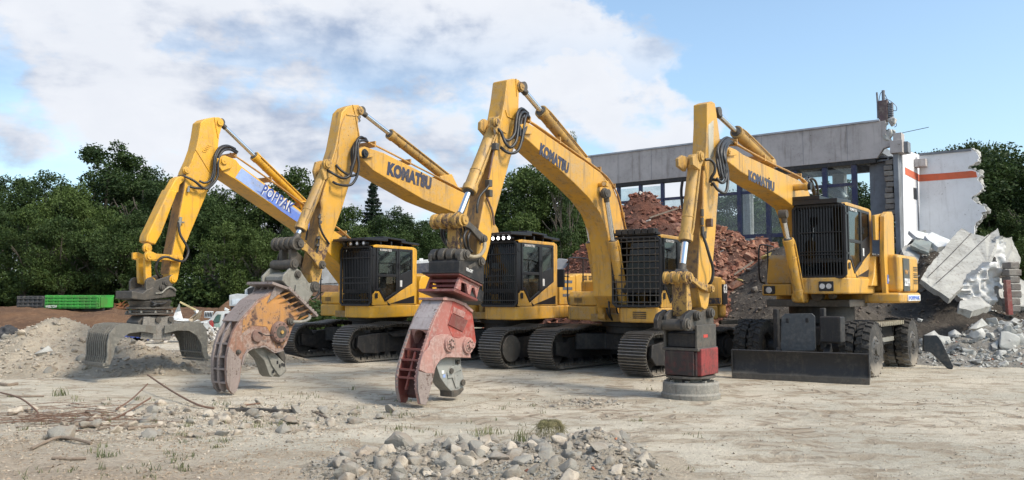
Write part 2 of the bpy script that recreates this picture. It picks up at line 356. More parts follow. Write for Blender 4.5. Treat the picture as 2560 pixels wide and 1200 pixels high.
SHOE_ME = {}
def track_path(L, r, n=400):
    """closed side profile of a crawler track: list of (x,z,tangent angle)"""
    pts = []
    rr = r
    for i in range(60):                                   # front idler half circle
        t = -PI / 2 + PI * i / 60; pts.append((L / 2 + rr * math.cos(t), r + rr * math.sin(t)))
    m = 60
    for i in range(m):                                    # top run, sagging between carrier rollers, highest over them
        u = i / m; x = L / 2 - u * L
        z = 2 * r + .07 * math.sin(PI * min(1, u * 1.15)) ** 1 - .035 * (1 - math.cos(u * 6 * PI)) / 2
        pts.append((x, z))
    for i in range(60):
        t = PI / 2 + PI * i / 60; pts.append((-L / 2 + rr * math.cos(t), r + rr * math.sin(t)))
    for i in range(m):
        u = i / m; pts.append((-L / 2 + u * L, 0))
    return pts
def make_track(parent, side, L=3.35, r=.46, gauge=2.4, w=.66, pitch=.196, rotz=0.0, cap=False, box=True):
    y = side * gauge / 2
    tr = empty('track', (0, 0, 0), 0, parent)
    tr.location = (0, 0, 0); tr.rotation_euler = (0, 0, rotz)
    pts = track_path(L, r); P2 = [Vector((a, 0, b)) for a, b in pts]; n = len(P2)
    seg = [(P2[(i + 1) % n] - P2[i]).length for i in range(n)]; tot = sum(seg); N = int(round(tot / pitch)); st = tot / N
    key = (w, round(st, 3))
    if key not in SHOE_ME:
        b = MB(); b.bb((-st * .48, -w / 2, .0), (st * .48, w / 2, .022))
        b.bb((-st * .3, -.16, -.075), (st * .45, -.09, 0)); b.bb((-st * .3, .09, -.075), (st * .45, .16, 0))
        b2 = len(b.f)
        for q in (-.36, -.02, .32): b.bb((st * q - .009, -w / 2 + .005, .020), (st * q + .009, w / 2 - .005, .060))
        mm = b.mesh('track_shoe', SHOE, 0); mm.materials.append(GROUSER)
        for f_ in list(mm.polygons)[b2:]: f_.material_index = 1
        SHOE_ME[key] = mm
    me = SHOE_ME[key]; k = 0; acc = 0; target = 0.0
    for i in range(N):
        target = i * st + .02
        while acc + seg[k] < target: acc += seg[k]; k = (k + 1) % n
        p = P2[k].lerp(P2[(k + 1) % n], (target - acc) / seg[k]); d = (P2[(k + 1) % n] - P2[k]).normalized()
        up = Vector((d.z, 0, -d.x))                       # outward
        Mx = Matrix((( -d.x, 0, up.x, 0), (0, 1, 0, 0), (-d.z, 0, up.z, 0), (0, 0, 0, 1)))
        Mx = Matrix(((d.x, 0, up.x), (0, -1, 0), (d.z, 0, up.z))).to_4x4()
        o = bpy.data.objects.new('track_shoe', me); COL.objects.link(o); o.parent = tr
        q = p - up * .06
        o.matrix_local = Matrix.Translation(Vector((q.x, y, q.z))) @ Mx
    ys = y; o_ = side
    b = MB(); b.cyl((L / 2, ys - .10, r + .01), (L / 2, ys + .10, r + .01), r - .10, n=28); b.cyl((L / 2, ys - .14, r + .01), (L / 2, ys + .14, r + .01), r * .42, n=20); b.build('idler', BLKD, tr)
    b = MB(); b.cyl((-L / 2, ys - .07, r + .01), (-L / 2, ys + .07, r + .01), r - .09, n=28); b.cyl((-L / 2, ys - .24, r + .01), (-L / 2, ys + .25, r + .01), r * .6, n=24); b.cyl((-L / 2, ys + .25 * side, r + .01), (-L / 2, ys + .30 * side, r + .01), r * .42, n=20); b.build('sprocket', BLKD, tr, bevel=.01)
    b = MB()
    b.prism([(L / 2 - .34, .24), (L / 2 - .30, .62), (L / 2 - .42, .70), (.6, .72), (.2, .78), (-.6, .78), (-L / 2 + .45, .66), (-L / 2 + .4, .3), (-L / 2 + .6, .22), (L / 2 - .5, .22)], ys - .17, ys + .17)
    b.prism([(L / 2 - .34, .26), (L / 2 - .30, .60), (L / 2 + .12, .62), (L / 2 + .12, .34)], ys - .24, ys - .16); b.prism([(L / 2 - .34, .26), (L / 2 - .30, .60), (L / 2 + .12, .62), (L / 2 + .12, .34)], ys + .16, ys + .24)
    b.prism([(L / 2 - 1.0, .60), (L / 2 - .9, .68), (-L / 2 + .8, .68), (-L / 2 + .7, .60)], ys - .27, ys + .27)
    b.build('track_frame', BLKD, tr, bevel=.012)
    if cap:
        b = MB(); b.cyl((L / 2 + .02, ys + .20 * side, r), (L / 2 + .02, ys + .32 * side, r), r * .66, n=26); b.build('idler_guard', GUN, tr, bevel=.01)
    else:
        b = MB(); b.prism([(L / 2 - .55, .2), (L / 2 - .55, .72), (L / 2 + .12, .66), (L / 2 + .16, .40), (L / 2 - .02, .24)], ys + .22 * side, ys + .30 * side); b.build('idler_guard', BLKD, tr, bevel=.02)
    for q in range(7):
        x = -L / 2 + .5 + q * (L - 1.0) / 6
        b = MB(); b.cyl((x, ys - .18, .14), (x, ys + .18, .14), .10, n=14); b.cyl((x, ys - .22, .14), (x, ys + .22, .14), .05, n=10); b.build('track_roller', BLKD, tr)
    for q in (-.55, .65):
        b = MB(); b.cyl((q, ys - .12, 2 * r - .09), (q, ys + .12, 2 * r - .09), .075, n=14); b.bb((q - .05, ys - .03, .7), (q + .05, ys + .03, 2 * r - .09)); b.build('carrier_roller', BLKD, tr)
    return tr
def undercarriage(m, chassis, cap=False):
    dz = rad(chassis - m.alpha)
    dz = -dz                                              # alpha grows clockwise seen from above
    for s_ in (-1, 1): make_track(m.root, s_, rotz=dz, cap=cap)
    b = MB(); b.prismz([(.55, .5), (1.05, .95), (1.05, 1.02), (-1.05, 1.02), (-1.05, .95), (-.6, .5), (-.6, -.5), (-1.05, -.95), (-1.05, -1.02), (1.05, -1.02), (1.05, -.95), (.55, -.5)], .42, .80)
    b.cyl((0, 0, .8), (0, 0, .98), .72, .70, n=36)
    c = b.build('carbody', BLKD, m.root, bevel=.03); c.rotation_euler = (0, 0, dz)
    b = MB(); b.cyl((0, 0, .97), (0, 0, 1.12), .80, n=44); b.cyl((0, 0, 1.03), (0, 0, 1.06), .84, n=44)
    b.build('swing_ring', BLKD, m.root)

def louvre(m, name, x0, x1, z0, z1, y, n, parent=None, mat=None):
    b = MB()
    for i in range(n):
        z = z0 + (z1 - z0) * (i + .5) / n; h = (z1 - z0) / n * .5
        b.bb((x0, y - .004, z - h / 2), (x1, y + .006, z + h / 2))
    return b.build(name, mat or BLK, parent or m.root, smooth=0)
def front_louvre(name, y0, y1, z0, z1, x, n, parent):
    b = MB()
    for i in range(n):
        z = z0 + (z1 - z0) * (i + .5) / n; h = (z1 - z0) / n * .5
        b.bb((x - .004, y0, z - h / 2), (x + .006, y1, z + h / 2))
    return b.build(name, BLK, parent, smooth=0)

def make_cab(m, x0, x1, y0, y1, z0, z1, guard='bars', lit=False, lamps=4, yel=YEL, roofguard=True, cabtext=True, low=True):
    """cab with its left side (y1) towards the camera; x1 is the front"""
    cab = empty('cab', (0, 0, 0), 0, m.root)
    L = x1 - x0; H = z1 - z0
    fx = lambda u: x0 + L * u; fz = lambda v: z0 + H * v
    # yellow shell: floor, rear pillars, roof with rounded edge, lower side panel
    side = [(fx(0), fz(0)), (fx(1), fz(0)), (fx(1), fz(.16)), (fx(.95), fz(.235)), (fx(.86), fz(.235)), (fx(.72), fz(.05)), (fx(.0), fz(.42))]
    for yy, nm in ((y1, 'lower_panel'), (y0, 'lower_panel')):
        b = MB(); s_ = 1 if yy == y1 else -1
        b.prism(side, yy - .035 * s_, yy + .004 * s_); b.build(nm, yel if s_ > 0 else INT, cab, bevel=.012)
    b = MB(); b.prism([(fx(.68), fz(.06)), (fx(.72), fz(.13)), (fx(.66), fz(.0)), (fx(.60), fz(0))], y1 + .003, y1 + .009)
    b.prism([(fx(0.04), fz(0.02)), (fx(.04), fz(.16)), (fx(.62), fz(.02))], y1 + .003, y1 + .009); b.build('dark_stripe', BLK, cab, smooth=0)
    b = MB(); b.prism([(fx(-.02), fz(0)), (fx(-.02), fz(.95)), (fx(.0), fz(.99)), (fx(.05), fz(1)), (fx(.09), fz(.96)), (fx(.09), fz(0))], y1 - .09, y1 + .008)
    b.build('rear_pillar', yel, cab, bevel=.02)
    b = MB(); b.prism([(fx(-.02), fz(0)), (fx(-.02), fz(.95)), (fx(.05), fz(1)), (fx(.09), fz(.96)), (fx(.09), fz(0))], y0, y0 + .09); b.build('rear_pillar', yel, cab, bevel=.02)
    b = MB(); b.prism([(fx(-.02), fz(.93)), (fx(0), fz(.985)), (fx(.06), fz(1.01)), (fx(.92), fz(1.01)), (fx(1.0), fz(.985)), (fx(1.0), fz(.955)), (fx(.05), fz(.955)), (fx(.05), fz(.90))], y0 + .01, y1 + .004)
    b.build('roof', yel, cab, bevel=.03, seg=3)
    b = MB(); b.bb((fx(0), y0 + .04, fz(0)), (fx(.05), y1 - .06, fz(.42))); b.bb((fx(0), y0 + .03, fz(-.01)), (fx(1), y1 - .03, fz(.04)));
    b.bb((fx(0.02), y0 + .05, fz(.42)), (fx(.04), y0 + .12, fz(.95)))
    b.build('rear_panel', INT, cab)
    # door and rear side window
    def rr(pts): return [(fx(a), fz(b_)) for a, b_ in pts]
    for yy, s_ in ((y1, 1), (y0, -1)):
        dr = MB().ring(rr([(.44, .96), (.93, .96), (.93, .24), (.86, .24), (.73, .055), (.64, .10), (.44, .20)]), .065, yy - .03 * s_, yy + .018 * s_)
        dr.bb((fx(.44), yy - .02, fz(.475)), (fx(.93), yy + .012, fz(.52)))
        d = dr.build('door', BLK, cab, bevel=.006)
        b = MB(); b.prism(inset(rr([(.44, .96), (.93, .96), (.93, .24), (.86, .24), (.73, .055), (.64, .10), (.44, .20)]), .05), yy - .008, yy - .002); b.build('door_window', CGLASS, d, smooth=0)
        b = MB(); b.ring(rr([(.09, .96), (.43, .96), (.43, .215), (.09, .375)]), .06, yy - .03 * s_, yy + .012 * s_); b.prism(rr([(.09, .62), (.09, .375), (.43, .215), (.43, .50)]), yy - .02 * s_, yy + .009 * s_); q = b.build('side_window', BLK, cab, bevel=.005)
        b = MB(); b.prism(rr([(.12, .92), (.40, .92), (.40, .5), (.12, .62)]), yy - .008, yy - .002); b.build('pane', CGLASS, q, smooth=0)
        if s_ == 1:
            h = MB().bb((fx(.90), yy + .018, fz(.115)), (fx(.96), yy + .03, fz(.20))); h.build('handle', BLK, d, bevel=.01)
            h = MB().tube([(fx(.44), yy + .02, fz(.70)), (fx(.44), yy + .05, fz(.70)), (fx(.44), yy + .05, fz(.62)), (fx(.44), yy + .02, fz(.62))], .01, 6, 0); h.build('hinge', BLK, d)
    if cabtext: text('KOMATSU', cab, (fx(.86), y1 + .02, fz(.905)), (-1, 0, 0), (0, 0, 1), L * .26, .055, WHT)
    b = MB(); b.bb((fx(.34), y1 + .010, fz(.31)), (fx(.39), y1 + .013, fz(.42))); b.build('sticker', WHT, cab, smooth=0)
    # front pillars, windscreen, inside
    b = MB()
    for yy in (y0 + .03, y1 - .03): b.bb((fx(.93), yy - .03, fz(.2)), (fx(1.0), yy + .03, fz(.98)))
    b.bb((fx(.95), y0, fz(.94)), (fx(1.0), y1, fz(.985))); b.bb((fx(.95), y0, fz(.2)), (fx(1.0), y1, fz(.26)))
    b.build('front_pillars', BLK, cab, bevel=.01)
    b = MB(); b.bb((fx(.965), y0 + .05, fz(.25)), (fx(.97), y1 - .05, fz(.95))); b.build('windscreen', WSG, cab, smooth=0)
    yc = (y0 + y1) / 2
    b = MB(); b.bb((fx(.18), yc - .26, fz(.26)), (fx(.52), yc + .26, fz(.35))); b.prism([(fx(.16), fz(.33)), (fx(.26), fz(.33)), (fx(.20), fz(.72)), (fx(.12), fz(.72))], yc - .24, yc + .24); b.bb((fx(.14), yc - .12, fz(.74)), (fx(.19), yc + .12, fz(.84)))
    b.bb((fx(.24), yc - .16, fz(.05)), (fx(.46), yc + .16, fz(.26))); b.bb((fx(.4), yc - .38, fz(.34)), (fx(.66), yc - .29, fz(.42))); b.bb((fx(.4), yc + .29, fz(.34)), (fx(.66), yc + .38, fz(.42)))
    for s_ in (-1, 1): b.tube([(fx(.62), yc + .33 * s_, fz(.42)), (fx(.64), yc + .33 * s_, fz(.52))], .018, 6, 0)
    b.bb((fx(.80), y0 + .1, fz(.18)), (fx(.9), y0 + .3, fz(.48)))
    b.build('driver_seat', INT, cab, bevel=.03)
    # front guard
    g = empty('front_guard', (0, 0, 0), 0, m.root)
    gx = x1 + .07; ya, yb = y0 - .03, y1 + .03; za, zb = z0 - (.02 if low else -.0), z1 - .02
    b = MB(); fr = [(ya, za + .08), (ya + .08, za), (yb - .08, za), (yb, za + .08), (yb, zb - .08), (yb - .08, zb), (ya + .08, zb), (ya, zb - .08)]
    n0 = len(b.v); b.ring(fr, .05, gx - .025, gx + .025); b.v = [(v[1], v[0], v[2]) for v in b.v]; b.build('guard_frame', BLK, g, bevel=.006)
    if guard == 'bars':
        nb = 18
        for i in range(nb):
            y = ya + .05 + (yb - ya - .1) * (i + .5) / nb; b = MB(); b.tube([(gx, y, za + .03), (gx + .03, y, za + .15), (gx + .03, y, zb - .15), (gx - .03, y, zb - .02)], .011, 6, 0); b.build('guard_bar', BLK, g, smooth=60)
        for v in (.1, .38, .47, .8): b = MB(); b.bb((gx - .01, ya + .02, za + (zb - za) * v - .01), (gx + .045, yb - .02, za + (zb - za) * v + .012)); b.build('guard_rail', BLK, g)
    elif guard == 'grid':
        for i in range(8):
            y = ya + .04 + (yb - ya - .08) * (i + .5) / 8; b = MB(); b.tube([(gx + .02, y, za + .03), (gx + .02, y, zb - .03)], .011, 6, 0); b.build('guard_bar', GUN, g, smooth=60)
        for i in range(10):
            z = za + .04 + (zb - za - .08) * (i + .5) / 10; b = MB(); b.tube([(gx + .035, ya + .03, z), (gx + .035, yb - .03, z)], .013, 6, 0); b.build('guard_rail', GUN, g, smooth=60)
    else:
        for i in range(17):
            y = ya + .05 + (yb - ya - .1) * (i + .5) / 17; b = MB(); b.tube([(gx + .01, y, za + .03), (gx + .02, y, zb - .03)], .010, 6, 0); b.build('guard_bar', BLK, g, smooth=60)
        for v in (.32, .36, .62): b = MB(); b.bb((gx - .01, ya + .1, za + (zb - za) * v - .008), (gx + .035, yb - .1, za + (zb - za) * v + .008)); b.build('guard_rail', BLK, g)
    for v in (.32, .85):
        b = MB(); b.bb((x1 - .05, yb - .03, fz(v) - .02), (gx, yb + .01, fz(v) + .02)); b.build('guard_hinge', BLK, g)
    if roofguard:
        rg = empty('roof_guard', (0, 0, 0), 0, m.root)
        b = MB(); b.prism([(x1 + .36, z1 + .10), (x1 + .34, z1 + .16), (x1 - .5, z1 + .19), (x1 - .5, z1 + .11)], y0 - .04, y1 + .05); b.build('front_plate', BLK, rg, bevel=.01)
        b = MB(); b.prism([(x1 - .38, z1 + .19), (x1 - .40, z1 + .235), (x0 + .42, z1 + .20), (x0 + .42, z1 + .15)], y0 + .06, y1 + .0); b.build('top_plate', BLK, rg, bevel=.01)
        b = MB(); b.prism([(x0 + .62, z1 + .10), (x0 + .62, z1 + .155), (x0 - .1, z1 + .12), (x0 - .1, z1 + .06)], y0 - .02, y1 + .03); b.build('rear_plate', BLK, rg, bevel=.01)
        for q in range(4):
            b = MB(); b.bb((x0 + .1 + q * .4, y0 + .05, z1 - .01), (x0 + .15 + q * .4, y1 - .05, z1 + .12)); b.build('bracket', BLK, rg)
        for q in range(lamps):
            y = y1 - .10 - q * (.15 if lit else .22)
            b = MB(); b.cyl((x1 + .10, y, z1 + .035), (x1 + .235, y, z1 + .035), .055, .068, 18); b.bb((x1 + .12, y - .015, z1 + .08), (x1 + .18, y + .015, z1 + .12)); lm = b.build('work_lamp', BLK, m.root)
            b = MB(); b.cyl((x1 + .222, y, z1 + .035), (x1 + .243, y, z1 + .035), .046, .036, 18); b.build('lens', LIT if lit else HEAD, lm)
    return cab

def make_house(m, yel, rear=-2.75, top=2.2, tail='63', cwtext=None, vents=0, boxtop=1.76, tailx=.0):
    """deck, counterweight, engine hood, side doors, front right box of a crawler excavator"""
    r = m.root
    b = MB(); b.prismz([(1.62, .36), (1.74, .46), (1.78, .9), (1.74, 1.30), (1.62, 1.38), (-1.6, 1.38), (-1.6, .36)], 1.10, 1.42); b.build('side_skirt', yel, r, bevel=.035, seg=3)
    b = MB(); b.prismz([(.80, -1.38), (.90, -1.30), (.92, -.6), (.85, -.52), (-1.6, -.5), (-1.6, -1.38)], 1.10, 1.42); b.build('side_skirt', yel, r, bevel=.035, seg=3)
    b = MB(); b.bb((-1.6, -.7, 1.08), (.95, .5, 1.25)); b.bb((.2, -.5, 1.2), (.75, -.38, 1.75)); b.bb((.2, .22, 1.2), (.75, .34, 1.75)); b.build('revolving_frame', paint('frame_paint', (.40, .23, .05), dirt=.7, rough=.6), r, bevel=.015)
    # toolbox at the front right with its step
    b = MB(); b.prism([(.84, 1.425), (.84, boxtop - .12), (.72, boxtop), (.2, boxtop), (.2, 1.425)], -1.36, -.55); tb = b.build('toolbox', yel, r, bevel=.035, seg=3)
    front_louvre('vent', -1.18, -.98, 1.50, 1.62, .845, 4, tb)
    b = MB(); b.prism([(.2, 1.425), (.2, 2.02), (-.9, 2.02), (-.9, 1.425)], -1.37, -.58); b.build('fuel_tank', yel, r, bevel=.05, seg=3)
    # engine hood, left doors
    b = MB(); b.prism([(-.9, 1.425), (-.9, 2.0), (-1.1, top + .03), (-1.95, top + .05), (-1.95, 1.425)], -1.36, 1.30); b.build('engine_hood', yel, r, bevel=.05, seg=3)
    b = MB(); b.prism([(-.12, 1.425), (-.12, top - .22), (-.22, top - .06), (-.90, top - .02), (-.90, 1.425)], .5, 1.365); d1 = b.build('side_door', yel, r, bevel=.03, seg=3)
    b = MB(); b.prism([(-.91, 1.425), (-.91, top - .02), (-1.10, top + .03), (-1.94, top + .03), (-1.94, 1.425)], 1.2, 1.372); d2 = b.build('side_door', yel, r, bevel=.03, seg=3)
    for q in range(vents):
        for k in range(2): louvre(m, 'vent', -1.80 + q * .34, -1.56 + q * .34, 1.72 + k * .26, 1.92 + k * .26, 1.376, 5, d2)
    if vents:
        for k in range(3): louvre(m, 'vent', -.72, -.26, 1.60 + k * .17, 1.74 + k * .17, 1.366, 1, d1, paint('slate_trim', (.10, .115, .15), dirt=.4))
    b = MB(); b.cyl((-1.2, -.6, top + .03), (-1.2, -.6, top + .42), .065, n=16); b.build('exhaust_pipe', GUN, r)
    # counterweight
    cw = [(-1.96, 1.37), (-2.35, 1.33), (-2.62, 1.05), (-2.78, .5), (-2.82, 0), (-2.78, -.5), (-2.62, -1.05), (-2.35, -1.33), (-1.96, -1.37)]
    cw = [(a - tailx, b_) for a, b_ in cw]
    b = MB(); b.prismz(cw, 1.12, top - .02); c = b.build('counterweight', yel, r, bevel=.09, seg=4)
    if tail:
        b = MB(); b.prism([(-1.97 - tailx, 1.45), (-1.97 - tailx, top - .14), (-2.30 - tailx, top - .14), (-2.30 - tailx, 1.45)], 1.33, 1.379); bp = b.build('number_panel', BLK, c, smooth=0)
        text(tail, c, (-2.02 - tailx, 1.382, 1.72), (-1, 0, 0), (0, 0, 1), .24, .22, WHT, bold=.04)
    if cwtext: text(cwtext, r, (-.95, 1.376, top - .62), (-1, 0, 0), (0, 0, 1), .85, .15, TXT, bold=.05)
    # handrails
    b = MB(); b.tube([(.86, -1.30, 1.45), (.88, -1.34, 1.6), (.86, -1.32, 2.45), (.7, -1.30, 2.55), (-.2, -1.30, 2.5), (-.3, -1.3, 2.0)], .018, 8, 3); b.tube([(.2, -1.3, 2.0), (.2, -1.3, 2.53)], .016, 8, 0); b.build('handrail', BLK, r)
    b = MB(); b.tube([(.83, -1.31, 2.10), (.9, -1.48, 2.12)], .012, 6, 0); b.prism([(.86, 1.86), (.86, 2.28), (.92, 2.28), (.92, 1.86)], -1.60, -1.42); b.build('mirror', BLK, r, bevel=.03)

def cylinder(m, name, base, tip, joint, rb, rr, mat, off, eyes=True, parent=None, collar=True):
    """hydraulic cylinder: barrel from base to joint, rod on to tip (pixels on the plane at off)"""
    A = m.P(*base, off); B = m.P(*tip, off); J = m.P(*joint, off)
    J = A + (B - A) * max(.05, min(.97, (J - A).dot(B - A) / (B - A).length_squared))
    d = (B - A).normalized(); r = parent or m.root
    b = MB(); b.cyl(A + d * .02, J, rb, n=22)
    if collar:
        b.cyl(J - d * .10, J + d * .015, rb * 1.14, n=22); b.cyl(J - d * .42, J - d * .39, rb * 1.07, n=22); b.cyl(A + d * .12, A + d * .2, rb * 1.08, n=22)
    b.cyl(A - Vector((0, rb * .9, 0)), A + Vector((0, rb * .9, 0)), rb * .95, n=18)
    c = b.build(name, mat, r, bevel=.006)
    b = MB(); b.cyl(J, B, rr, n=18); b.build('piston_rod', CHR, c)
    b = MB(); b.cyl(J, J + d * .03, rb * .85, n=18); b.build('gland', GUN, c)
    b = MB(); b.cyl(B - Vector((0, rb * .8, 0)), B + Vector((0, rb * .8, 0)), rr * 1.7, n=18); b.cyl(B - d * .18, B, rr * 1.15, n=14); b.build('rod_eye', GUN, c)
    if rb > .08:
        s_ = Vector((0, rb * 1.15, .05)); b = MB(); b.tube([A + d * .15 + s_, A + d * .3 + s_, J - d * .15 + s_, J - d * .07 + s_ * .8], .018, 6, 2); b.build('oil_pipe', mat, c)
    return c
def pin(m, px, off, r, w=.05, mat=None, cap=True):
    p = m.P(px[0], px[1], off); b = MB(); b.cyl((p.x, off - w, p.z), (p.x, off + w * .2, p.z), r * 1.35, n=22); b.cyl((p.x, off + w * .2, p.z), (p.x, off + w * .8, p.z), r, n=20); b.cyl((p.x, off + w * .8, p.z), (p.x, off + w * 1.0, p.z), r * .35, n=10)
    return b.build('pin', mat or YELW, m.root, bevel=.006)
def hoses(m, lists, r=.022, n0='hose', jit=0, parent=None):
    for pts in lists:
        off = .0
        b = MB(); b.tube(m.path(pts), r, 8, 6); b.build(n0, HOSE, parent or m.root, smooth=60)
def pipes(m, edge, off, offs, r=.019, lift=.05, mat=None, step=5):
    """steel oil pipes clipped along the top of a boom"""
    pts = m.path(edge, max(offs))
    for i, o in enumerate(offs):
        q = [Vector((p.x, o, p.z + lift * .5 + .035 * (i % 3))) for p in pts]
        b = MB(); b.tube(q, r, 8, 3); b.build('oil_pipe', mat or PIPE, m.root, smooth=60)
    cp = catmull(pts, 4)
    for i in range(2, len(cp) - 1, step):
        p = cp[i]; b = MB(); b.bb((p.x - .018, min(offs) - .02, p.z - .01), (p.x + .018, max(offs) + .025, p.z + lift + .06)); b.build('pipe_clamp', PIPE, m.root, bevel=.004)
def slab2(m, name, near, w, off, mat, bevel=.012, parent=None, ref=None):
    """box section member: side outline traced on plane off, running w metres to the machine's right"""
    b = MB(); b.prism(m.poly(near, off if ref is None else ref), off, off - w); return b.build(name, mat, parent or m.root, bevel=bevel)

GREASE = paint('grease_smear', (.05, .04, .03), dirt=.5, rough=.35)
def grease(m, pts, off):
    for (a, c_) in pts:
        p = m.P(a, c_, off)
        for k in range(3):
            q = p + Vector((R.uniform(-.05, .05), .0015 + k * .0006, R.uniform(-.10, .0))); r_ = R.uniform(.02, .05); n = 9
            lp = [(q.x + r_ * R.uniform(.5, 1.1) * math.cos(2 * PI * i / n), q.z + r_ * R.uniform(.7, 2.6 if math.sin(2 * PI * i / n) < -.6 else 1.1) * math.sin(2 * PI * i / n)) for i in range(n)]
            b = MB(); b.prism(lp, q.y, q.y + .0006); b.build('grease_smear', GREASE, m.root, smooth=0)
# ---------------- ground ----------------
def sm(x, a, b): 
    t = max(0, min(1, (x - a) / (b - a))); return t * t * (3 - 2 * t)
def gz(x, y):
    z = .05 * fbm(x * .35, y * .5, 3) + .018 * fbm(x * 2.2, y * 2.5, 9) * (1 - sm(y, 12, 20))
    near = 1 - sm(y, 7.5, 10.5)
    z += near * .05 * fbm(x * 3.1, y * 3.3, 17, 5)
    left = (1 - sm(x, -3.5, -1.5)) * (1 - sm(y, 10.5, 12.5)); z += left * .045 * fbm(x * 4, y * 4, 5, 4)
    ax, ay, bx, by = -2.2, 9.6, .9, 14.6; L2 = (bx - ax) ** 2 + (by - ay) ** 2; u = ((x - ax) * (bx - ax) + (y - ay) * (by - ay)) / L2
    if -.1 < u < 1.1: d = abs((x - ax) * (by - ay) - (y - ay) * (bx - ax)) / math.sqrt(L2) + .12 * fbm(x * 2, y * 2, 4); z += .045 * math.exp(-(d / .10) ** 2) * (.5 + fbm(x * 6, y * 6, 2) * 2)
    return z * (1 - sm(y, 26, 34)) * (1 - .6 * sm(y, 12, 16))
def ground():
    xs = []; x = 0.0
    v = [-160, -120, -90, -70, -55, -44, -36, -30, -25]; a = -22.0
    while a < 22: v.append(a); a += .11 if abs(a) < 8.5 else .22
    v += [22, 25, 30, 36, 44, 55, 70, 90, 120, 160]
    ys = [-60, -30, -12, -4, 0, 2, 3.5]; a = 4.5
    while a < 10: ys.append(a); a += .05
    while a < 14: ys.append(a); a += .09
    while a < 24: ys.append(a); a += .18
    while a < 40: ys.append(a); a += .6
    ys += [40, 46, 54, 64, 80, 110, 160, 260, 500]
    vs = [(x, y, gz(x, y)) for y in ys for x in v]; n = len(v)
    fs = [(j * n + i, j * n + i + 1, (j + 1) * n + i + 1, (j + 1) * n + i) for j in range(len(ys) - 1) for i in range(n - 1)]
    me = bpy.data.meshes.new('ground'); me.from_pydata(vs, [], fs); me.polygons.foreach_set('use_smooth', [True] * len(fs))
    m, t, b = principled('dusty_dirt')
    gp = t.new('ShaderNodeNewGeometry').outputs['Position']; sp = t.new('ShaderNodeSeparateXYZ'); t.link(gp, sp.inputs[0])
    n1 = t.noise(gp, .35, 8, .6, .5); n2 = t.noise(gp, 2.2, 10, .65, .3); n3 = t.noise(gp, 14, 10, .7); n4 = t.noise(gp, 60, 6, .7)
    stre = t.noise(t.mapping(gp, (.55, 1.9, 1), rot=(0, 0, rad(8))), 1.4, 12, .68, .6)
    track = t.noise(t.mapping(gp, (.16, .9, 1), rot=(0, 0, rad(-14))), 1.0, 10, .62, .5)
    pale = (.585, .525, .425, 1); grey = (.46, .425, .35, 1); brown = (.33, .265, .19, 1); dk = (.21, .165, .13, 1)
    c = t.mix(t.ramp(n1, .36, .62), pale, grey)
    c = t.mix(t.math('MULTIPLY', t.ramp(stre, .49, .62), .70), c, brown)
    c = t.mix(t.math('MULTIPLY', t.ramp(track, .50, .66), .55), c, (.65, .59, .485, 1))
    c = t.mix(t.math('MULTIPLY', t.ramp(n2, .50, .64), .70), c, brown)
    # the trampled clods of the left foreground are browner earth
    fx_ = t.math('ADD', sp.outputs[1], t.math('MULTIPLY', sp.outputs[0], .42)); fm = t.ramp(t.math('ADD', fx_, t.math('MULTIPLY', n2, 3.0)), 10.2, 7.0)
    c = t.mix(t.math('MULTIPLY', fm, .75), c, t.mix(t.ramp(n3, .4, .6), (.40, .315, .235, 1), (.29, .225, .165, 1)))
    c = t.mix(t.math('MULTIPLY', t.ramp(t.math('ADD', t.math('MULTIPLY', n3, .6), t.math('MULTIPLY', n2, .4)), .54, .64), .55), c, dk)
    vo = t.new('ShaderNodeTexVoronoi'); t.link(gp, vo.inputs['Vector']); vo.inputs['Scale'].default_value = 9
    spk = t.math('MULTIPLY', t.ramp(vo.outputs['Distance'], .26, .12), t.ramp(n2, .46, .58))
    c = t.mix(t.math('MULTIPLY', spk, .6), c, (.20, .155, .115, 1))
    c = t.mix(t.math('MULTIPLY', t.ramp(n4, .54, .68), .55), c, (.18, .15, .12, 1))
    c = t.mix(t.math('MULTIPLY', t.ramp(n4, .44, .30), .35), c, (.70, .66, .60, 1))
    far = t.ramp(sp.outputs[1], 36, 46)
    c = t.mix(far, c, t.mix(t.ramp(n2, .4, .6), (.07, .10, .035, 1), (.16, .14, .07, 1)))
    # wheel and crawler tracks pressed into the dust
    wob = t.noise(gp, .5, 3, .5); rut = None; tread = None
    for (cx, cy, r_, hw, per) in ((-30, -6, 34.0, .22, 9), (-30, -6, 36.1, .22, 9), (26, 44, 36.5, .30, 11), (26, 44, 38.9, .30, 11), (9, 60, 47.6, .2, 7), (9, 60, 49.6, .2, 7), (-14, 34, 26.2, .28, 10), (40, 8, 36.5, .25, 9), (40, 8, 38.6, .25, 9), (3, -30, 41.3, .25, 9)):
        dx = t.math('SUBTRACT', sp.outputs[0], cx); dy = t.math('SUBTRACT', sp.outputs[1], cy)
        L_ = t.math('SQRT', t.math('ADD', t.math('MULTIPLY', dx, dx), t.math('MULTIPLY', dy, dy)))
        dd = t.math('SUBTRACT', t.math('ADD', L_, t.math('MULTIPLY', wob, .8)), r_ + .4)
        mk = t.ramp(t.math('ABSOLUTE', dd), hw + .05, hw - .06)
        wv = t.math('SINE', t.math('ADD', t.math('MULTIPLY', t.math('ARCTAN2', dy, dx), r_ * per * 2.2), t.math('MULTIPLY', t.math('ABSOLUTE', dd), 14)))
        tr = t.math('MULTIPLY', mk, wv)
        rut = mk if rut is None else t.math('MAXIMUM', rut, mk); tread = tr if tread is None else t.math('ADD', tread, tr)
    fade = t.ramp(t.noise(t.mapping(gp, (1, 1, 1), loc=(5, 9, 0)), .9, 6, .65), .44, .60)
    rutf = t.math('MULTIPLY', rut, fade); treadf = t.math('MULTIPLY', t.ramp(tread, .1, .8), fade)
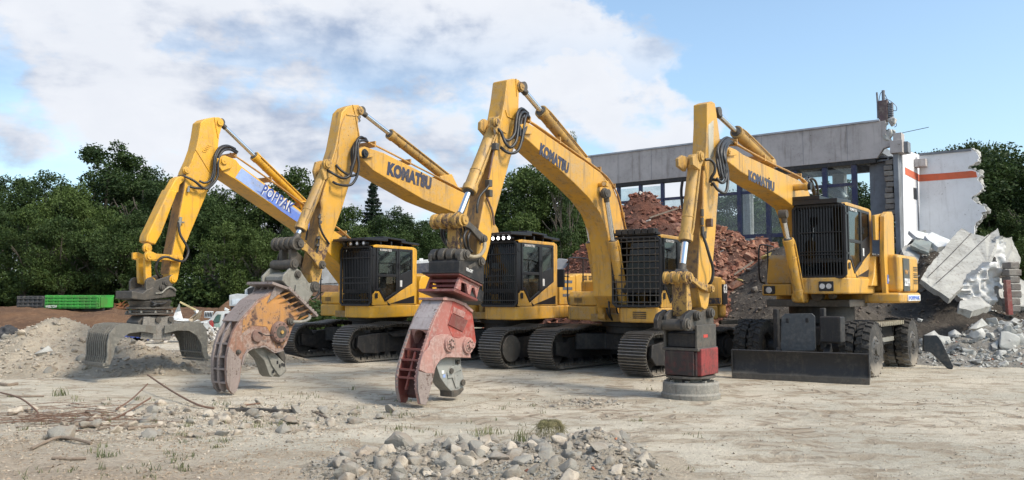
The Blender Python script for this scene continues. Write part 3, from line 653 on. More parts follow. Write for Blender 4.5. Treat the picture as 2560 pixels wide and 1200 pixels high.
    c = t.mix(t.math('MULTIPLY', rutf, .45), c, (.37, .30, .225, 1)); c = t.mix(t.math('MULTIPLY', treadf, .6), c, (.23, .175, .125, 1))
    t.link(c, b.inputs['Base Color']); b.inputs['Roughness'].default_value = 1; b.inputs['Specular IOR Level'].default_value = .12
    h = t.math('ADD', t.math('ADD', n3, t.math('MULTIPLY', n4, .35)), t.math('ADD', t.math('MULTIPLY', stre, .6), t.math('MULTIPLY', treadf, -.5)))
    bp = t.new('ShaderNodeBump'); bp.inputs['Strength'].default_value = 1.0; bp.inputs['Distance'].default_value = .05; t.link(h, bp.inputs['Height']); t.link(bp.outputs[0], b.inputs['Normal'])
    me.materials.append(m); o = link('ground', me); o['kind'] = 'structure'
ground()
# ================= setting behind and around the machines =================
import numpy as np
rng = np.random.default_rng(5)
# ---------------- trees ----------------
def leafmat(name, a, b_, c):
    m, t, b = principled(name)
    gp = t.new('ShaderNodeNewGeometry').outputs['Position']; oi = t.new('ShaderNodeObjectInfo').outputs['Random']
    n = t.noise(gp, 2.2, 5, .6); n2 = t.noise(gp, .45, 4, .5)
    col = t.mix(t.ramp(n, .38, .64), a, b_); col = t.mix(t.math('MULTIPLY', t.ramp(n2, .42, .62), .6), col, c)
    col = t.mix(t.math('MULTIPLY', t.ramp(oi, .3, 1), .55), col, tuple(min(1, v * 1.25) for v in b_[:3]) + (1,))
    t.link(col, b.inputs['Base Color']); b.inputs['Roughness'].default_value = .62; b.inputs['Specular IOR Level'].default_value = .25
    tl = t.new('ShaderNodeBsdfTranslucent'); t.link(col, tl.inputs[0]); mx = t.new('ShaderNodeMixShader'); mx.inputs[0].default_value = .25
    t.link(b.outputs[0], mx.inputs[1]); t.link(tl.outputs[0], mx.inputs[2]); t.link(mx.outputs[0], t.n['Material Output'].inputs[0]); return m
LEAF = [leafmat('dark_leaves', (.026, .050, .015, 1), (.052, .084, .023, 1), (.015, .031, .012, 1)),
        leafmat('mid_leaves', (.038, .068, .018, 1), (.074, .108, .027, 1), (.020, .038, .013, 1)),
        leafmat('needles', (.014, .030, .018, 1), (.026, .046, .024, 1), (.010, .022, .016, 1))]
BARK = paint('bark', (.085, .07, .055), dust=(.16, .15, .12, 1), dirt=.6, rough=.9, bump=.6)
def leaves(cent, size, up=.4):
    n = len(cent); d = rng.normal(size=(n, 3)); d[:, 2] += up; d /= np.linalg.norm(d, axis=1)[:, None]
    a = rng.normal(size=(n, 3)); a -= (a * d).sum(1)[:, None] * d; a /= np.linalg.norm(a, axis=1)[:, None]; b = np.cross(d, a)
    s = (size * rng.uniform(.6, 1.3, n))[:, None]
    v = np.stack([cent - a * s, cent - b * s * .55 + d * s * .15, cent + a * s, cent + b * s * .55 + d * s * .15], 1).reshape(-1, 3)
    return v
def crown_mesh(name, blobs, per, size, mat, seed):
    cs = []
    for (x, y, z, r) in blobs:
        n = int(per * r * r); d = rng.normal(size=(n, 3)); d /= np.linalg.norm(d, axis=1)[:, None]
        rr = r * (rng.uniform(.3, 1.0, n) ** .4) * (1 + .18 * rng.normal(size=n))
        c = np.array([x, y, z]) + d * rr[:, None] * np.array([1, 1, .82])
        keep = rng.uniform(size=n) < (.55 + .45 * (np.sin(c[:, 0] * 5.1 + seed) * np.sin(c[:, 2] * 4.3 + c[:, 1] * 3.7 + seed) > -.35))
        cs.append(c[keep])
    c = np.concatenate(cs); c = c[c[:, 2] > .15]; v = leaves(c, size); n = len(c)
    me = bpy.data.meshes.new(name); me.vertices.add(4 * n); me.vertices.foreach_set('co', v.ravel()); me.loops.add(4 * n); me.loops.foreach_set('vertex_index', np.arange(4 * n)); me.polygons.add(n); me.polygons.foreach_set('loop_start', np.arange(n) * 4); me.update(); me.validate()
    me.materials.append(mat); return me
def limb(b, p, d, L, r, depth, tips):
    q = p + d * L; mid = p + d * L * .5 + Vector((R.uniform(-1, 1), R.uniform(-1, 1), R.uniform(-.3, .3))) * L * .07
    b.tube([p, mid, q], [r, r * .85, r * .7], 7 if depth == 0 else 5, 2); tips.append(q)
    if depth < 3:
        for k in range(3 if depth else 4):
            a = R.uniform(0, 2 * PI); sp = R.uniform(.45, .85); nd = (d + Vector((math.cos(a), math.sin(a), .15)) * sp).normalized()
            limb(b, p + d * L * R.uniform(.55, 1.0), nd, L * R.uniform(.55, .75), r * .55, depth + 1, tips)
TREES = []
def make_template(h, wid, nb, leaf, per, size, trunk_h, seed, dens_low=.25):
    R.seed(seed); b = MB(); tips = []
    limb(b, Vector((0, 0, -.2)), Vector((R.uniform(-.05, .05), R.uniform(-.05, .05), 1)).normalized(), trunk_h, h * .022, 0, tips)
    b.tube([(0, 0, -.2), (.02 * h, 0, h * .45), (0, .01 * h, h * .86)], [h * .02, h * .014, h * .006, .02], 7, 3)
    tr = b.mesh('trunk', BARK, 60); blobs = []
    for i in range(nb):
        u = R.uniform(dens_low, 1) ; z = h * (.16 + .80 * u); prof = math.sin(PI * min(1, max(.06, (u * .86 + .10)))) ** .7
        a = R.uniform(0, 2 * PI); rr = wid * prof * math.sqrt(R.uniform(0, 1)) * .85; r = R.uniform(.42, 1.0) * wid * .28 * (.55 + .6 * prof)
        blobs.append((rr * math.cos(a), rr * math.sin(a), min(z, h - r * .5), r))
    TREES.append((h, tr, crown_mesh('crown', blobs, per, size, leaf, seed)))
make_template(11, 3.6, 60, LEAF[0], 760, .095, 4.0, 1)
make_template(12, 3.0, 56, LEAF[0], 800, .095, 4.6, 2)
make_template(10, 3.8, 58, LEAF[1], 760, .095, 3.4, 3, .12)
make_template(9, 2.6, 44, LEAF[1], 800, .09, 3.4, 4, .05)
def conifer(h=12, wid=2.6, seed=5):
    R.seed(seed); b = MB(); b.tube([(0, 0, -.1), (0, 0, h * .6), (0, 0, h)], [.2, .14, .03], 8, 3); cs = []
    z = h * .14
    while z < h * .99:
        u = z / h; L = wid * (1 - u) ** .8 * R.uniform(.75, 1.1); nbr = 9
        for k in range(nbr):
            a = 2 * PI * (k + R.random()) / nbr; L2 = L * R.uniform(.65, 1.1); e = Vector((math.cos(a) * L2, math.sin(a) * L2, -.14 * L + R.uniform(-.1, .12))); b.tube([(0, 0, z), Vector((0, 0, z)) + e * .6, Vector((0, 0, z + .12 * L)) + e], [.05, .03, .012], 5, 2)
            n = int(70 * L) + 8; t = rng.uniform(.2, 1.02, n); p = np.outer(t, np.array(e)) + np.array([0, 0, z]); wd = .30 * L * (1.15 - t)
            p += np.stack([-np.sin(a) * rng.normal(size=n) * wd, np.cos(a) * rng.normal(size=n) * wd, -np.abs(rng.normal(size=n)) * .10 + .10 * L * t * t], 1); cs.append(p)
        z += h * .024 * R.uniform(.8, 1.2)
    c = np.concatenate(cs); v = leaves(c, .09, .5); n = len(c)
    me = bpy.data.meshes.new('crown'); me.from_pydata(v.tolist(), [], [(4 * i, 4 * i + 1, 4 * i + 2, 4 * i + 3) for i in range(n)]); me.materials.append(LEAF[2])
    TREES.append((h, b.mesh('trunk', BARK, 60), me))
conifer()
def bush_template(w, h, nb, leaf, seed):
    R.seed(seed); blobs = [(R.uniform(-w, w), R.uniform(-.5, .5) * w, R.uniform(.15, .75) * h, R.uniform(.25, .45) * h) for _ in range(nb)]
    b = MB()
    for k in range(5): b.tube([(R.uniform(-.3, .3), 0, 0), (R.uniform(-w, w) * .5, R.uniform(-.3, .3), h * .7)], .03, 5, 0)
    TREES.append((h, b.mesh('trunk', BARK, 60), crown_mesh('crown', blobs, 420, .10, leaf, seed)))
bush_template(1.9, 2.6, 12, LEAF[1], 11); bush_template(2.2, 3.2, 12, LEAF[0], 12)
R.seed(77)
def tree(px, topy, Yd, k, label, group=None, name='tree', cat='tree', wide=1.0):
    h, tr, cr = TREES[k]; p = at(px, topy, Yd); zt = p.z; s = zt / (h * 1.0)
    e = empty(name, (p.x, Yd, gz(p.x, Yd) - .05), R.uniform(0, 6.28)); e.scale = (s * wide, s * wide, s)
    tag(e, label, cat, group); link('trunk', tr, e); link('crown', cr, e); return e
GL = 'trees of the wood on the left'; LL = 'dark green broadleaf tree in the dense wood behind the left machines'
rowA = [(-60, 440, 56, 0), (28, 428, 58, 1), (118, 420, 55, 0), (185, 452, 53, 2), (335, 385, 62, 0), (395, 448, 55, 1), (452, 432, 57, 2), (520, 480, 54, 0), (590, 455, 56, 2), (655, 440, 58, 3), (705, 452, 55, 2), (800, 500, 56, 0), (862, 505, 55, 2), (990, 512, 56, 0), (1050, 540, 58, 2), (1110, 545, 56, 0), (1178, 535, 58, 1), (1245, 440, 55, 2), (1385, 432, 53, 2), (1440, 500, 55, 0), (-20, 500, 48, 3), (70, 510, 47, 3), (160, 530, 47, 2), (240, 540, 48, 3), (330, 520, 47, 2), (560, 545, 47, 3), (640, 560, 47, 2), (720, 560, 48, 3), (1300, 520, 47, 3), (1400, 560, 46, 3), (900, 560, 47, 3), (1000, 570, 47, 2), (1100, 590, 47, 3), (1190, 590, 47, 2)]
SEEN = {}
def uniq(l):
    SEEN[l] = SEEN.get(l, 0) + 1; return l if SEEN[l] == 1 else l + (', further right' if SEEN[l] == 2 else ', rightmost of them')
def where(px):
    for lim, w_ in ((60, 'at the left edge'), (200, 'above the green trailer'), (420, 'left of the first stick'), (620, 'under the first boom'), (800, 'between the first boom and the second stick'), (1020, 'above the first cab'), (1220, 'between the first and second cab'), (1460, 'under the tallest boom'), (1760, 'seen through the left windows of the ruined hall'), (2000, 'seen through the middle windows of the ruined hall'), (9999, 'seen through the right windows of the ruined hall')):
        if px < lim: return w_
KINDS = ['dark dense broadleaf tree', 'dark narrow broadleaf tree', 'mid green spreading tree', 'lighter green slender tree', 'spruce', 'light bush', 'dark bush']
for a in sorted(rowA): tree(*a, uniq(('lower ' if a[2] < 50 else 'tall ') + KINDS[a[3]] + ' ' + where(a[0])), GL, wide=.98)
tree(272, 345, 57, 1, 'tallest broadleaf tree of the left wood, its round crown against the clouds', wide=1.25)
tree(738, 410, 56, 3, 'loose light green tree top showing between the first and second booms', wide=1.1)
tree(933, 432, 62, 4, 'dark spruce with tiered branches standing against the sky under the second boom', name='spruce_tree')
tree(1325, 402, 56, 2, 'broad leafy tree filling the gap under the tallest boom', wide=1.15)
tree(1421, 318, 48, 3, 'slim tree top sprouting above the third boom left of the building', wide=.32)
GB = 'trees seen through and behind the ruined hall'; LB = 'green tree standing behind the ruined hall'
for a in [(1560, 540, 58, 2), (1625, 512, 60, 3), (1700, 515, 57, 2), (1780, 470, 60, 1), (1850, 470, 60, 2), (1925, 480, 62, 3), (2010, 470, 60, 1), (2090, 440, 60, 2), (2160, 450, 58, 0), (1655, 560, 50, 3), (1830, 560, 50, 3), (1960, 560, 51, 2), (2130, 520, 50, 1)]: tree(*a, uniq(('lower ' if a[2] < 54 else 'tall ') + KINDS[a[3]] + ' ' + where(a[0])), GB, wide=1.1)
GR = 'small trees above the white wall'
for a in [(2300, 372, 60, 3), (2352, 362, 58, 3), (2400, 352, 60, 3), (2445, 340, 60, 2)]: tree(*a, {2300: 'leftmost', 2352: 'second', 2400: 'third', 2445: 'tallest'}[a[0]] + ' small tree top peeping over the white wall with the orange stripe', GR, wide=.75)
tree(2505, 352, 46, 0, 'big dark tree at the right edge beside the broken white wall', wide=1.25)
tree(2590, 400, 44, 1, 'dark tree cut by the right edge of the view behind the collapsed slab', wide=1.2)
tree(2470, 500, 44, 3, 'lower leafy tree just right of the broken wall edge', wide=1.1)
tree(2560, 520, 42, 2, 'low bushy tree at the far right above the grey rubble', wide=1.1)
GU = 'bushes along the foot of the wood'
for i in range(26):
    px = -60 + i * 62 + R.uniform(-15, 15); tree(px, R.uniform(655, 690), 47.5 + R.uniform(-.5, 3), 5 + i % 2, uniq(('light' if i % 2 == 0 else 'dark') + ' bush at the wood foot ' + where(px)), GU, name='bush', cat='bush', wide=1.2)
for i in range(6): tree(805 + i * 38, 745 + R.uniform(-12, 6), 31 + R.uniform(0, 3), 5, ['leftmost', 'second', 'third', 'fourth', 'fifth', 'rightmost'][i] + ' low weedy bush behind the first excavator', 'weeds behind the first excavator', name='bush', cat='bush', wide=1.6)

# ---------------- rocks ----------------
def hull_rock(seed, n=13, sq=(1, 1, .8), flat=False):
    rr = random.Random(seed); bm = bmesh.new()
    for _ in range(n):
        v = Vector((rr.gauss(0, 1), rr.gauss(0, 1), rr.gauss(0, 1))).normalized()
        if flat: v = Vector((max(-.7, min(.7, v.x)), max(-.7, min(.7, v.y)), .35 * (1 if v.z > 0 else -1) + rr.uniform(-.04, .04)))
        bm.verts.new((v.x * sq[0] * .5 * rr.uniform(.8, 1.1), v.y * sq[1] * .5 * rr.uniform(.8, 1.1), v.z * sq[2] * .5))
    r = bmesh.ops.convex_hull(bm, input=bm.verts); bmesh.ops.delete(bm, geom=[g for g in r['geom_interior'] if isinstance(g, bmesh.types.BMVert)], context='VERTS')
    me = bpy.data.meshes.new('rock'); bm.to_mesh(me); bm.free(); return me
def detailed_rock(seed, sq):
    rr = random.Random(seed); me = hull_rock(seed, 16, sq); bm = bmesh.new(); bm.from_mesh(me)
    bmesh.ops.bevel(bm, geom=list(bm.edges), offset=.022, segments=1, affect='EDGES')
    bmesh.ops.triangulate(bm, faces=bm.faces); bmesh.ops.subdivide_edges(bm, edges=[e for e in bm.edges if e.calc_length() > .16], cuts=1, use_grid_fill=True)
    bmesh.ops.triangulate(bm, faces=bm.faces)
    for v in bm.verts: v.co += v.co.normalized() * .055 * mnoise.noise(v.co * 4.5 + Vector((seed, 0, 0))) + Vector((0, 0, .012 * mnoise.noise(v.co * 13)))
    bm.to_mesh(me); bm.free(); me.polygons.foreach_set('use_smooth', [True] * len(me.polygons)); me.set_sharp_from_angle(angle=rad(28)); return me
ROCKM = stone('broken_concrete', ((.46, .40, .325, 1), (.26, .245, .215, 1), (.25, .195, .145, 1), (.12, .10, .08, 1)), 5, 1.0, .8)
PALEM = stone('pale_concrete', ((.50, .49, .46, 1), (.38, .38, .36, 1), (.28, .27, .25, 1), (.18, .17, .16, 1)), 4, .6, .5)
BRICKM = stone('terracotta_brick', ((.40, .15, .08, 1), (.20, .085, .055, 1), (.38, .24, .17, 1), (.14, .08, .06, 1)), 4, .7, .85)
DBRICK = stone('dark_red_rubble', ((.19, .075, .052, 1), (.11, .05, .04, 1), (.26, .15, .11, 1), (.05, .035, .03, 1)), 4, .8, .5)
ROCKS = [detailed_rock(100 + i, R.choice([(1, .8, .65), (1, .9, .8), (1, .65, .55), (1, .75, .7)])) for i in range(12)]
for me in ROCKS: me.materials.append(ROCKM)
SLABS = [hull_rock(200 + i, 12, R.choice([(1, .6, .45), (1, .5, .35), (.9, .8, .3)]), True) for i in range(6)]
def with_mat(ms, mat):
    out = []
    for m_ in ms: c = m_.copy(); c.materials.clear(); c.materials.append(mat); out.append(c)
    return out
CH_PALE = with_mat(ROCKS[:5] + SLABS[:4], PALEM); CH_BRICK = with_mat(SLABS, BRICKM) + with_mat([hull_rock(300 + i, 10, (1, .7, .6)) for i in range(3)], BRICKM); CH_DB = with_mat([hull_rock(400 + i, 10, (1, .8, .6)) for i in range(5)], DBRICK)
def place(me, name, loc, s, parent=None, sq=1.0, flat=.5):
    o = bpy.data.objects.new(name, me); COL.objects.link(o); o.location = loc; o.scale = (s, s, s * sq)
    o.rotation_euler = (R.uniform(-flat, flat), R.uniform(-flat, flat), R.uniform(0, 6.28))
    if parent: o.parent = parent
    return o
def stones_mesh(name, pts, mat, parent=None, kinds=10, n=8):
    """many small stones joined in one stuff object: pts = (x,y,z,size)"""
    temps = []
    for i in range(kinds):
        me = hull_rock(500 + i, n, (1, .8, .6)); temps.append((np.array([v.co[:] for v in me.vertices]), [tuple(p.vertices) for p in me.polygons])); bpy.data.meshes.remove(me)
    V = []; F = []; base = 0
    for (x, y, z, s) in pts:
        tv, tf = temps[R.randrange(kinds)]; a = R.uniform(0, 6.28); ca, sa = math.cos(a), math.sin(a); M_ = np.array([[ca, -sa, 0], [sa, ca, 0], [R.uniform(-.3, .3), R.uniform(-.3, .3), 1]])
        V.append(tv @ M_.T * s + np.array([x, y, z])); F += [tuple(i + base for i in f) for f in tf]; base += len(tv)
    me = bpy.data.meshes.new(name); me.from_pydata(np.concatenate(V).tolist(), [], F); me.materials.append(mat)
    o = link(name, me, parent); o['kind'] = 'stuff'; return o
# ---------------- heaps ----------------
class Heap:
    def __init__(s, peaks, rough=.12, f=1.2, seed=0, rid=.0): s.p = peaks; s.rough = rough; s.f = f; s.seed = seed
    def z(s, x, y):
        v = -9
        for (px, py, H, rx, ry) in s.p:
            d = math.hypot((x - px) / rx, (y - py) / ry); h = H * (1 - d) if d > .12 else H * (.88 - (d * d) / .24 + .06)
            v = max(v, h) if v < -1 else (max(v, h) + .12 * math.exp(-abs(v - h) * 5) * min(1, max(0, H)))
        e = s.rough * (fbm(x * s.f, y * s.f, s.seed, 5) * 1.6 + .25 * fbm(x * s.f * 5, y * s.f * 5, s.seed, 3))
        return v + e * min(1, max(.15, v * 2)) if v > -1 else v
    def mesh(s, name, x0, x1, y0, y1, st, mat, label, cat='heap', back=True):
        nx = int((x1 - x0) / st); ny = int((y1 - y0) / st); vs = []; idx = {}; fs = []
        zz = [[s.z(x0 + i * st, y0 + j * st) for i in range(nx + 1)] for j in range(ny + 1)]
        for j in range(ny):
            for i in range(nx):
                q = [(i, j), (i + 1, j), (i + 1, j + 1), (i, j + 1)]
                if max(zz[b_][a] for a, b_ in q) < -.12: continue
                f = []
                for a, b_ in q:
                    if (a, b_) not in idx: idx[(a, b_)] = len(vs); vs.append((x0 + a * st, y0 + b_ * st, max(-.3, zz[b_][a])))
                    f.append(idx[(a, b_)])
                fs.append(tuple(f))
        me = bpy.data.meshes.new(name); me.from_pydata(vs, [], fs); me.polygons.foreach_set('use_smooth', [True] * len(fs)); me.materials.append(mat); return me
SAND = soil('grey_sand', ((.45, .385, .30, 1), (.35, .305, .24, 1), (.29, .23, .17, 1), (.17, .14, .11, 1)), 1.6, 1.0, .09)
EARTH = soil('brown_earth', ((.165, .092, .052, 1), (.11, .064, .040, 1), (.22, .13, .075, 1), (.06, .04, .027, 1)), .9, 1.0, .12)
DSOIL = soil('dark_soil', ((.085, .072, .06, 1), (.06, .052, .045, 1), (.14, .12, .10, 1), (.035, .03, .027, 1)), 1.4, 1.0, .10)
RSOIL = soil('dark_red_soil', ((.15, .065, .045, 1), (.08, .042, .033, 1), (.18, .09, .065, 1), (.05, .03, .025, 1)), 1.4, 1.0, .10)
GSOIL = soil('grey_rubble_soil', ((.30, .28, .25, 1), (.22, .205, .18, 1), (.16, .14, .12, 1), (.10, .09, .08, 1)), 2.0, 1.0, .08)
def heap(name, H, box, st, mat, label, parts=()):
    e = empty(name, ((box[0] + box[1]) / 2, (box[2] + box[3]) / 2, 0)); tag(e, label, 'heap')
    me = H.mesh('mound', *box, st, mat, label)
    o = link('mound', me, e); o.location = -e.location
    return e
def scatter_on(e, H, meshes, name, n, box, smin, smax, zmin=.05, flat=.5, front=True, sink=.15, sq=1.0, accept=None, pw=2.0):
    k = 0; tries = 0
    while k < n and tries < n * 30:
        tries += 1; x = R.uniform(box[0], box[1]); y = R.uniform(box[2], box[3]); z = H.z(x, y)
        if z < zmin or (accept and not accept(x, y, z)): continue
        s = smin + (smax - smin) * R.random() ** pw
        place(R.choice(meshes), name, Vector((x, y, z + s * (.22 - sink))) - e.location, s, e, sq, flat); k += 1
def scatter_small(e, H, mat, n, box, smin, smax, zmin=.0, name='loose_stones', accept=None):
    pts = []; tries = 0
    while len(pts) < n and tries < n * 20:
        tries += 1; x = R.uniform(box[0], box[1]); y = R.uniform(box[2], box[3]); z = H.z(x, y)
        if z < zmin or (accept and not accept(x, y, z)): continue
        s = smin + (smax - smin) * R.random() ** 3; pts.append((x - e.location.x, y - e.location.y, z + s * .1, s))
    return stones_mesh(name, pts, mat, e)
# grey sand heap behind the grapple
HA = Heap([(-10.7, 19.0, 1.12, 2.7, 2.5), (-8.7, 18.2, .55, 2.8, 1.7), (-13.0, 17.8, .55, 2.4, 2.0), (-7.4, 20.6, .50, 2.2, 1.5)], .20, 1.5, 3)
ea = heap('sand_heap', HA, (-16.5, -4.6, 15.4, 23.0), .085, SAND, 'grey sand and gravel heap behind the sorting grapple')
scatter_on(ea, HA, ROCKS, 'stone', 90, (-14, -6, 16.2, 19), .10, .34, .04, .6)
scatter_small(ea, HA, ROCKM, 7000, (-15, -5, 15.8, 20.5), .02, .13, .0)
p = at(98, 888, 17.4); place(CH_PALE[6], 'concrete_block', Vector((p.x, 17.5, HA.z(p.x, 17.5) + .08)) - ea.location, .55, ea, 1.4, .5)
# brown earth bank (terrain)
def bank():
    prof = [(-40, 1.1), (-24, 1.05), (-20, .85), (-17.5, 1.0), (-15, .95), (-13.2, 1.1), (-12.2, 1.7), (-11, 2.0), (-9.5, 2.15), (-8, 2.15), (-6.5, 2.15), (-5.6, 2.0), (-4.6, 1.3), (-3.4, .6), (-2, .1)]
    def zf(x, y):
        for (a, za), (b_, zb) in zip(prof, prof[1:]):
            if a <= x <= b_: h = za + (zb - za) * sm(x, a, b_); break
        else: h = 0
        u = sm(y + .8 * fbm(x * .4, y * .3, 8), 31.0, 36.5); bk = 1 - sm(y, 44, 47)
        return (h * u * bk + .20 * fbm(x * .8, y * .8, 2, 5) * min(u, bk) + .07 * fbm(x * 3, y * 3, 6, 4) * u) - .06 * (1 - u) - .05
    xs = np.arange(-40, -1.5, .16); ys = np.arange(30, 48, .20); nx = len(xs)
    vs = [(float(x), float(y), zf(x, y)) for y in ys for x in xs]; fs = [(j * nx + i, j * nx + i + 1, (j + 1) * nx + i + 1, (j + 1) * nx + i) for j in range(len(ys) - 1) for i in range(nx - 1)]
    me = bpy.data.meshes.new('earth_bank'); me.from_pydata(vs, [], fs); me.polygons.foreach_set('use_smooth', [True] * len(fs)); me.materials.append(EARTH); o = link('earth_bank', me); o['kind'] = 'structure'
bank()
# red brick rubble mountain
HC = Heap([(4.45, 27.6, 5.45, 4.9, 5.2), (5.8, 28.0, 4.95, 5.0, 5.0), (7.3, 28.4, 4.35, 4.8, 4.8), (8.8, 28.6, 3.85, 4.4, 4.4), (2.2, 28.0, 3.0, 3.8, 4.0)], .42, .9, 9)
ec = heap('brick_rubble_heap', HC, (-3, 14.5, 22.5, 34), .16, RSOIL, 'tall heap of red brick rubble in front of the ruined hall')
inb = lambda x, y, z: x - .16 * (y - 27) > 5.6
scatter_on(ec, HC, CH_BRICK, 'brick_lump', 215, (5.2, 11.5, 23.0, 28.2), .18, .72, .9, .8, accept=lambda x, y, z: inb(x, y, z) and z < 4.4)
scatter_on(ec, HC, CH_DB, 'rubble_lump', 80, (-.5, 6.5, 22.6, 28), .16, .5, .6, .7)
scatter_small(ec, HC, DBRICK, 5200, (-2, 7.2, 22.5, 28.6), .04, .26, .1)
scatter_small(ec, HC, BRICKM, 3800, (4.6, 11.5, 23, 28.8), .06, .36, .3, accept=inb)
scatter_on(ec, HC, with_mat(SLABS[:3], PALEM), 'mortar_lump', 14, (3, 11, 23.0, 28.2), .2, .5, .9, .8)
for i in range(7):
    x, y = R.uniform(4, 10), R.uniform(24, 26.5); b = MB(); b.beam(Vector((0, 0, 0)), Vector((R.uniform(-1, 1), R.uniform(-.6, .2), R.uniform(-.3, .5))), .07, .05); o = b.build('timber_scrap', paint('grey_timber', (.24, .19, .15), dirt=.6, rough=.9), ec); o.location = Vector((x, y, HC.z(x, y) + .12)) - ec.location
# dark soil heap in front of it
HD = Heap([(9.9, 26.2, 3.0, 4.6, 5.2), (8.8, 25.6, 3.45, 4.2, 5.0), (8.2, 24.4, 1.5, 3.6, 3.2), (12.8, 24.2, 2.15, 3.0, 3.6), (15.0, 24.6, 1.2, 3.6, 3.2), (6.0, 23.8, .6, 3.2, 2.0)], .22, 1.0, 21)
ed = heap('soil_heap', HD, (2, 20, 19.5, 31), .14, DSOIL, 'dark soil heap sloping down behind the wheeled excavator')
scatter_on(ed, HD, with_mat(ROCKS[:6], stone('dark_stones', ((.16, .13, .11, 1), (.11, .095, .08, 1), (.22, .19, .16, 1)), 4, .7)), 'lump', 90, (6, 18.5, 20.3, 25.5), .08, .42, .1, .7)
scatter_small(ed, HD, stone('dark_stones_small', ((.15, .12, .10, 1), (.10, .085, .07, 1), (.22, .16, .13, 1)), 4, .7), 3200, (4, 19, 20, 26), .03, .18, .0)
for (px, py, s, mt) in ((2000, 632, .8, 0), (1970, 655, .5, 0)):
    q = at(px, py, 24.2); 
yl = paint('yellow_foam', (.42, .32, .10), dirt=.5, rough=.9)
for i, (px, py, Yd, s) in enumerate([(1915, 640, 25.0, .62), (1848, 700, 24.4, .32), (1930, 652, 24.2, .4)]):
    q = at(px, py, Yd); o = place(with_mat([SLABS[i]], yl)[0], 'foam_block', q, s, None, 1, .4); tag(o, ['large yellow foam block lying on the brick and soil slope', 'small yellow foam block among the red bricks', 'yellow foam block at the top of the dark soil slope'][i], 'block')
# grey rubble at the right
HE = Heap([(13.2, 21.2, 1.0, 3.4, 2.6), (15.8, 22.2, 1.3, 4.0, 2.8), (18.5, 23.5, 1.4, 4.5, 3.5), (11.6, 20.4, .5, 2.2, 1.5)], .24, 1.4, 31)
ee = heap('concrete_rubble_heap', HE, (9.5, 24, 18, 27), .12, GSOIL, 'low spread of grey concrete rubble at the right below the fallen slab')
scatter_on(ee, HE, CH_PALE, 'concrete_lump', 275, (10.5, 17.5, 18.4, 23.0), .12, .75, -.02, .7)
scatter_small(ee, HE, PALEM, 6500, (10, 19, 18.2, 23.5), .02, .22, -.03)
scatter_small(ee, HE, BRICKM, 260, (10, 19, 18.6, 23.5), .03, .16, .0, name='brick_bits')

# ---------------- the ruined hall ----------------
CONC = paint('stained_render', (.47, .43, .415), dust=(.30, .27, .255, 1), dirt=.6, rough=.85, scale=.5, streak=.5, bump=.15, var=.16)
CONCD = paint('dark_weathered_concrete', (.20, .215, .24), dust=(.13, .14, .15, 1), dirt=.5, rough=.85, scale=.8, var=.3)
BLUEF = paint('navy_window_frame', (.014, .020, .075), dirt=.2, rough=.45)
WPL = paint('white_render', (.72, .72, .74), dust=(.55, .53, .52, 1), dirt=.3, rough=.9, scale=.5, streak=.35, var=.07, bump=.1)
ORG = paint('orange_band', (.60, .125, .055), dirt=.2, rough=.8, streak=.2)
WG = glass('dirty_window_glass', (.82, .89, .90), .22)
hall = empty('ruined_hall', (14.0, 30, 0)); tag(hall, 'half demolished flat roofed hall with blue framed windows behind the brick heap', 'building')
hall.rotation_euler = (0, 0, math.atan2(.613, -.79)); Hm = Matrix.Rotation(math.atan2(.613, -.79), 4, 'Z')
HO = Vector((14.0, 30, 0)); hu = Vector((-.79, .613, 0)).normalized(); hn = Vector((-hu.y, hu.x, 0))      # hn = local +y
def hp(px, py, off=0.0):       # pixel -> hall local (t, off, z)
    d = ray(px, py); q = HO + hn * off; k = (q - CAMP).dot(hn) / d.dot(hn); w_ = CAMP + d * k - HO; return Vector((w_.dot(hu), off, w_.z))
into = -1 if (HO + hn).length < HO.length else 1         # local y sign pointing away from the camera
I = into
zt = 8.25; zf_ = 6.85
f0 = hp(2215, 345).x; fL = hp(1470, 420).x
b = MB(); 
n_ = 26; topv = []; 
loop = [(fL, zf_), (f0 + .35, zf_), (f0 + .1, zf_ + .35), (f0 - .25, zf_ + .42), (f0 - .1, zf_ + .8), (f0 + .02, zf_ + 1.05), (f0 + .0, zt), (fL, zt)]
b.prism(loop, 0, I * .22); b.build('fascia', CONC, hall, bevel=.01)
b = MB(); b.bb((f0 + .2, -I * .05, zt + .002), (fL, I * .35, zt + .07)); b.build('roof_edge', paint('zinc_edge', (.42, .44, .48), dirt=.3, rough=.5), hall)
b = MB(); b.bb((f0 + .05, I * .24, zt - .05), (f0 + 2.4, I * .6, zt + .10)); b.build('roofing_felt', BLK, hall, bevel=.02)
for k in range(7):
    x_ = f0 + 1.4 + k * (fL - f0 - 1.4) / 7; b = MB(); b.bb((x_ - .006, -I * .004, zf_ + .02), (x_ + .006, I * .002, zt)); b.build('panel_joint', CONCD, hall, smooth=0)
b = MB(); b.bb((f0 + .4, I * .02, zf_ - .16), (fL, I * .34, zf_ - .002)); b.build('lintel', BLKD, hall)
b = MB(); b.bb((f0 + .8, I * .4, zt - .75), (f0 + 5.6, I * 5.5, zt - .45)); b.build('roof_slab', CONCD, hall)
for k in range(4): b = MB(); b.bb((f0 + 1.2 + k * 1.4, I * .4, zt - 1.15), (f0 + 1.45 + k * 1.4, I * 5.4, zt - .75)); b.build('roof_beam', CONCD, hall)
b = MB(); b.bb((f0 + 3.0, I * 5.3, 0), (f0 + 3.5, I * 5.8, zt - 1.1)); b.build('inner_column', CONC, hall); b = MB(); b.bb((f0 + 7.4, I * 5.3, 0), (f0 + 7.9, I * 5.8, zt - .9)); b.build('inner_column', CONC, hall)
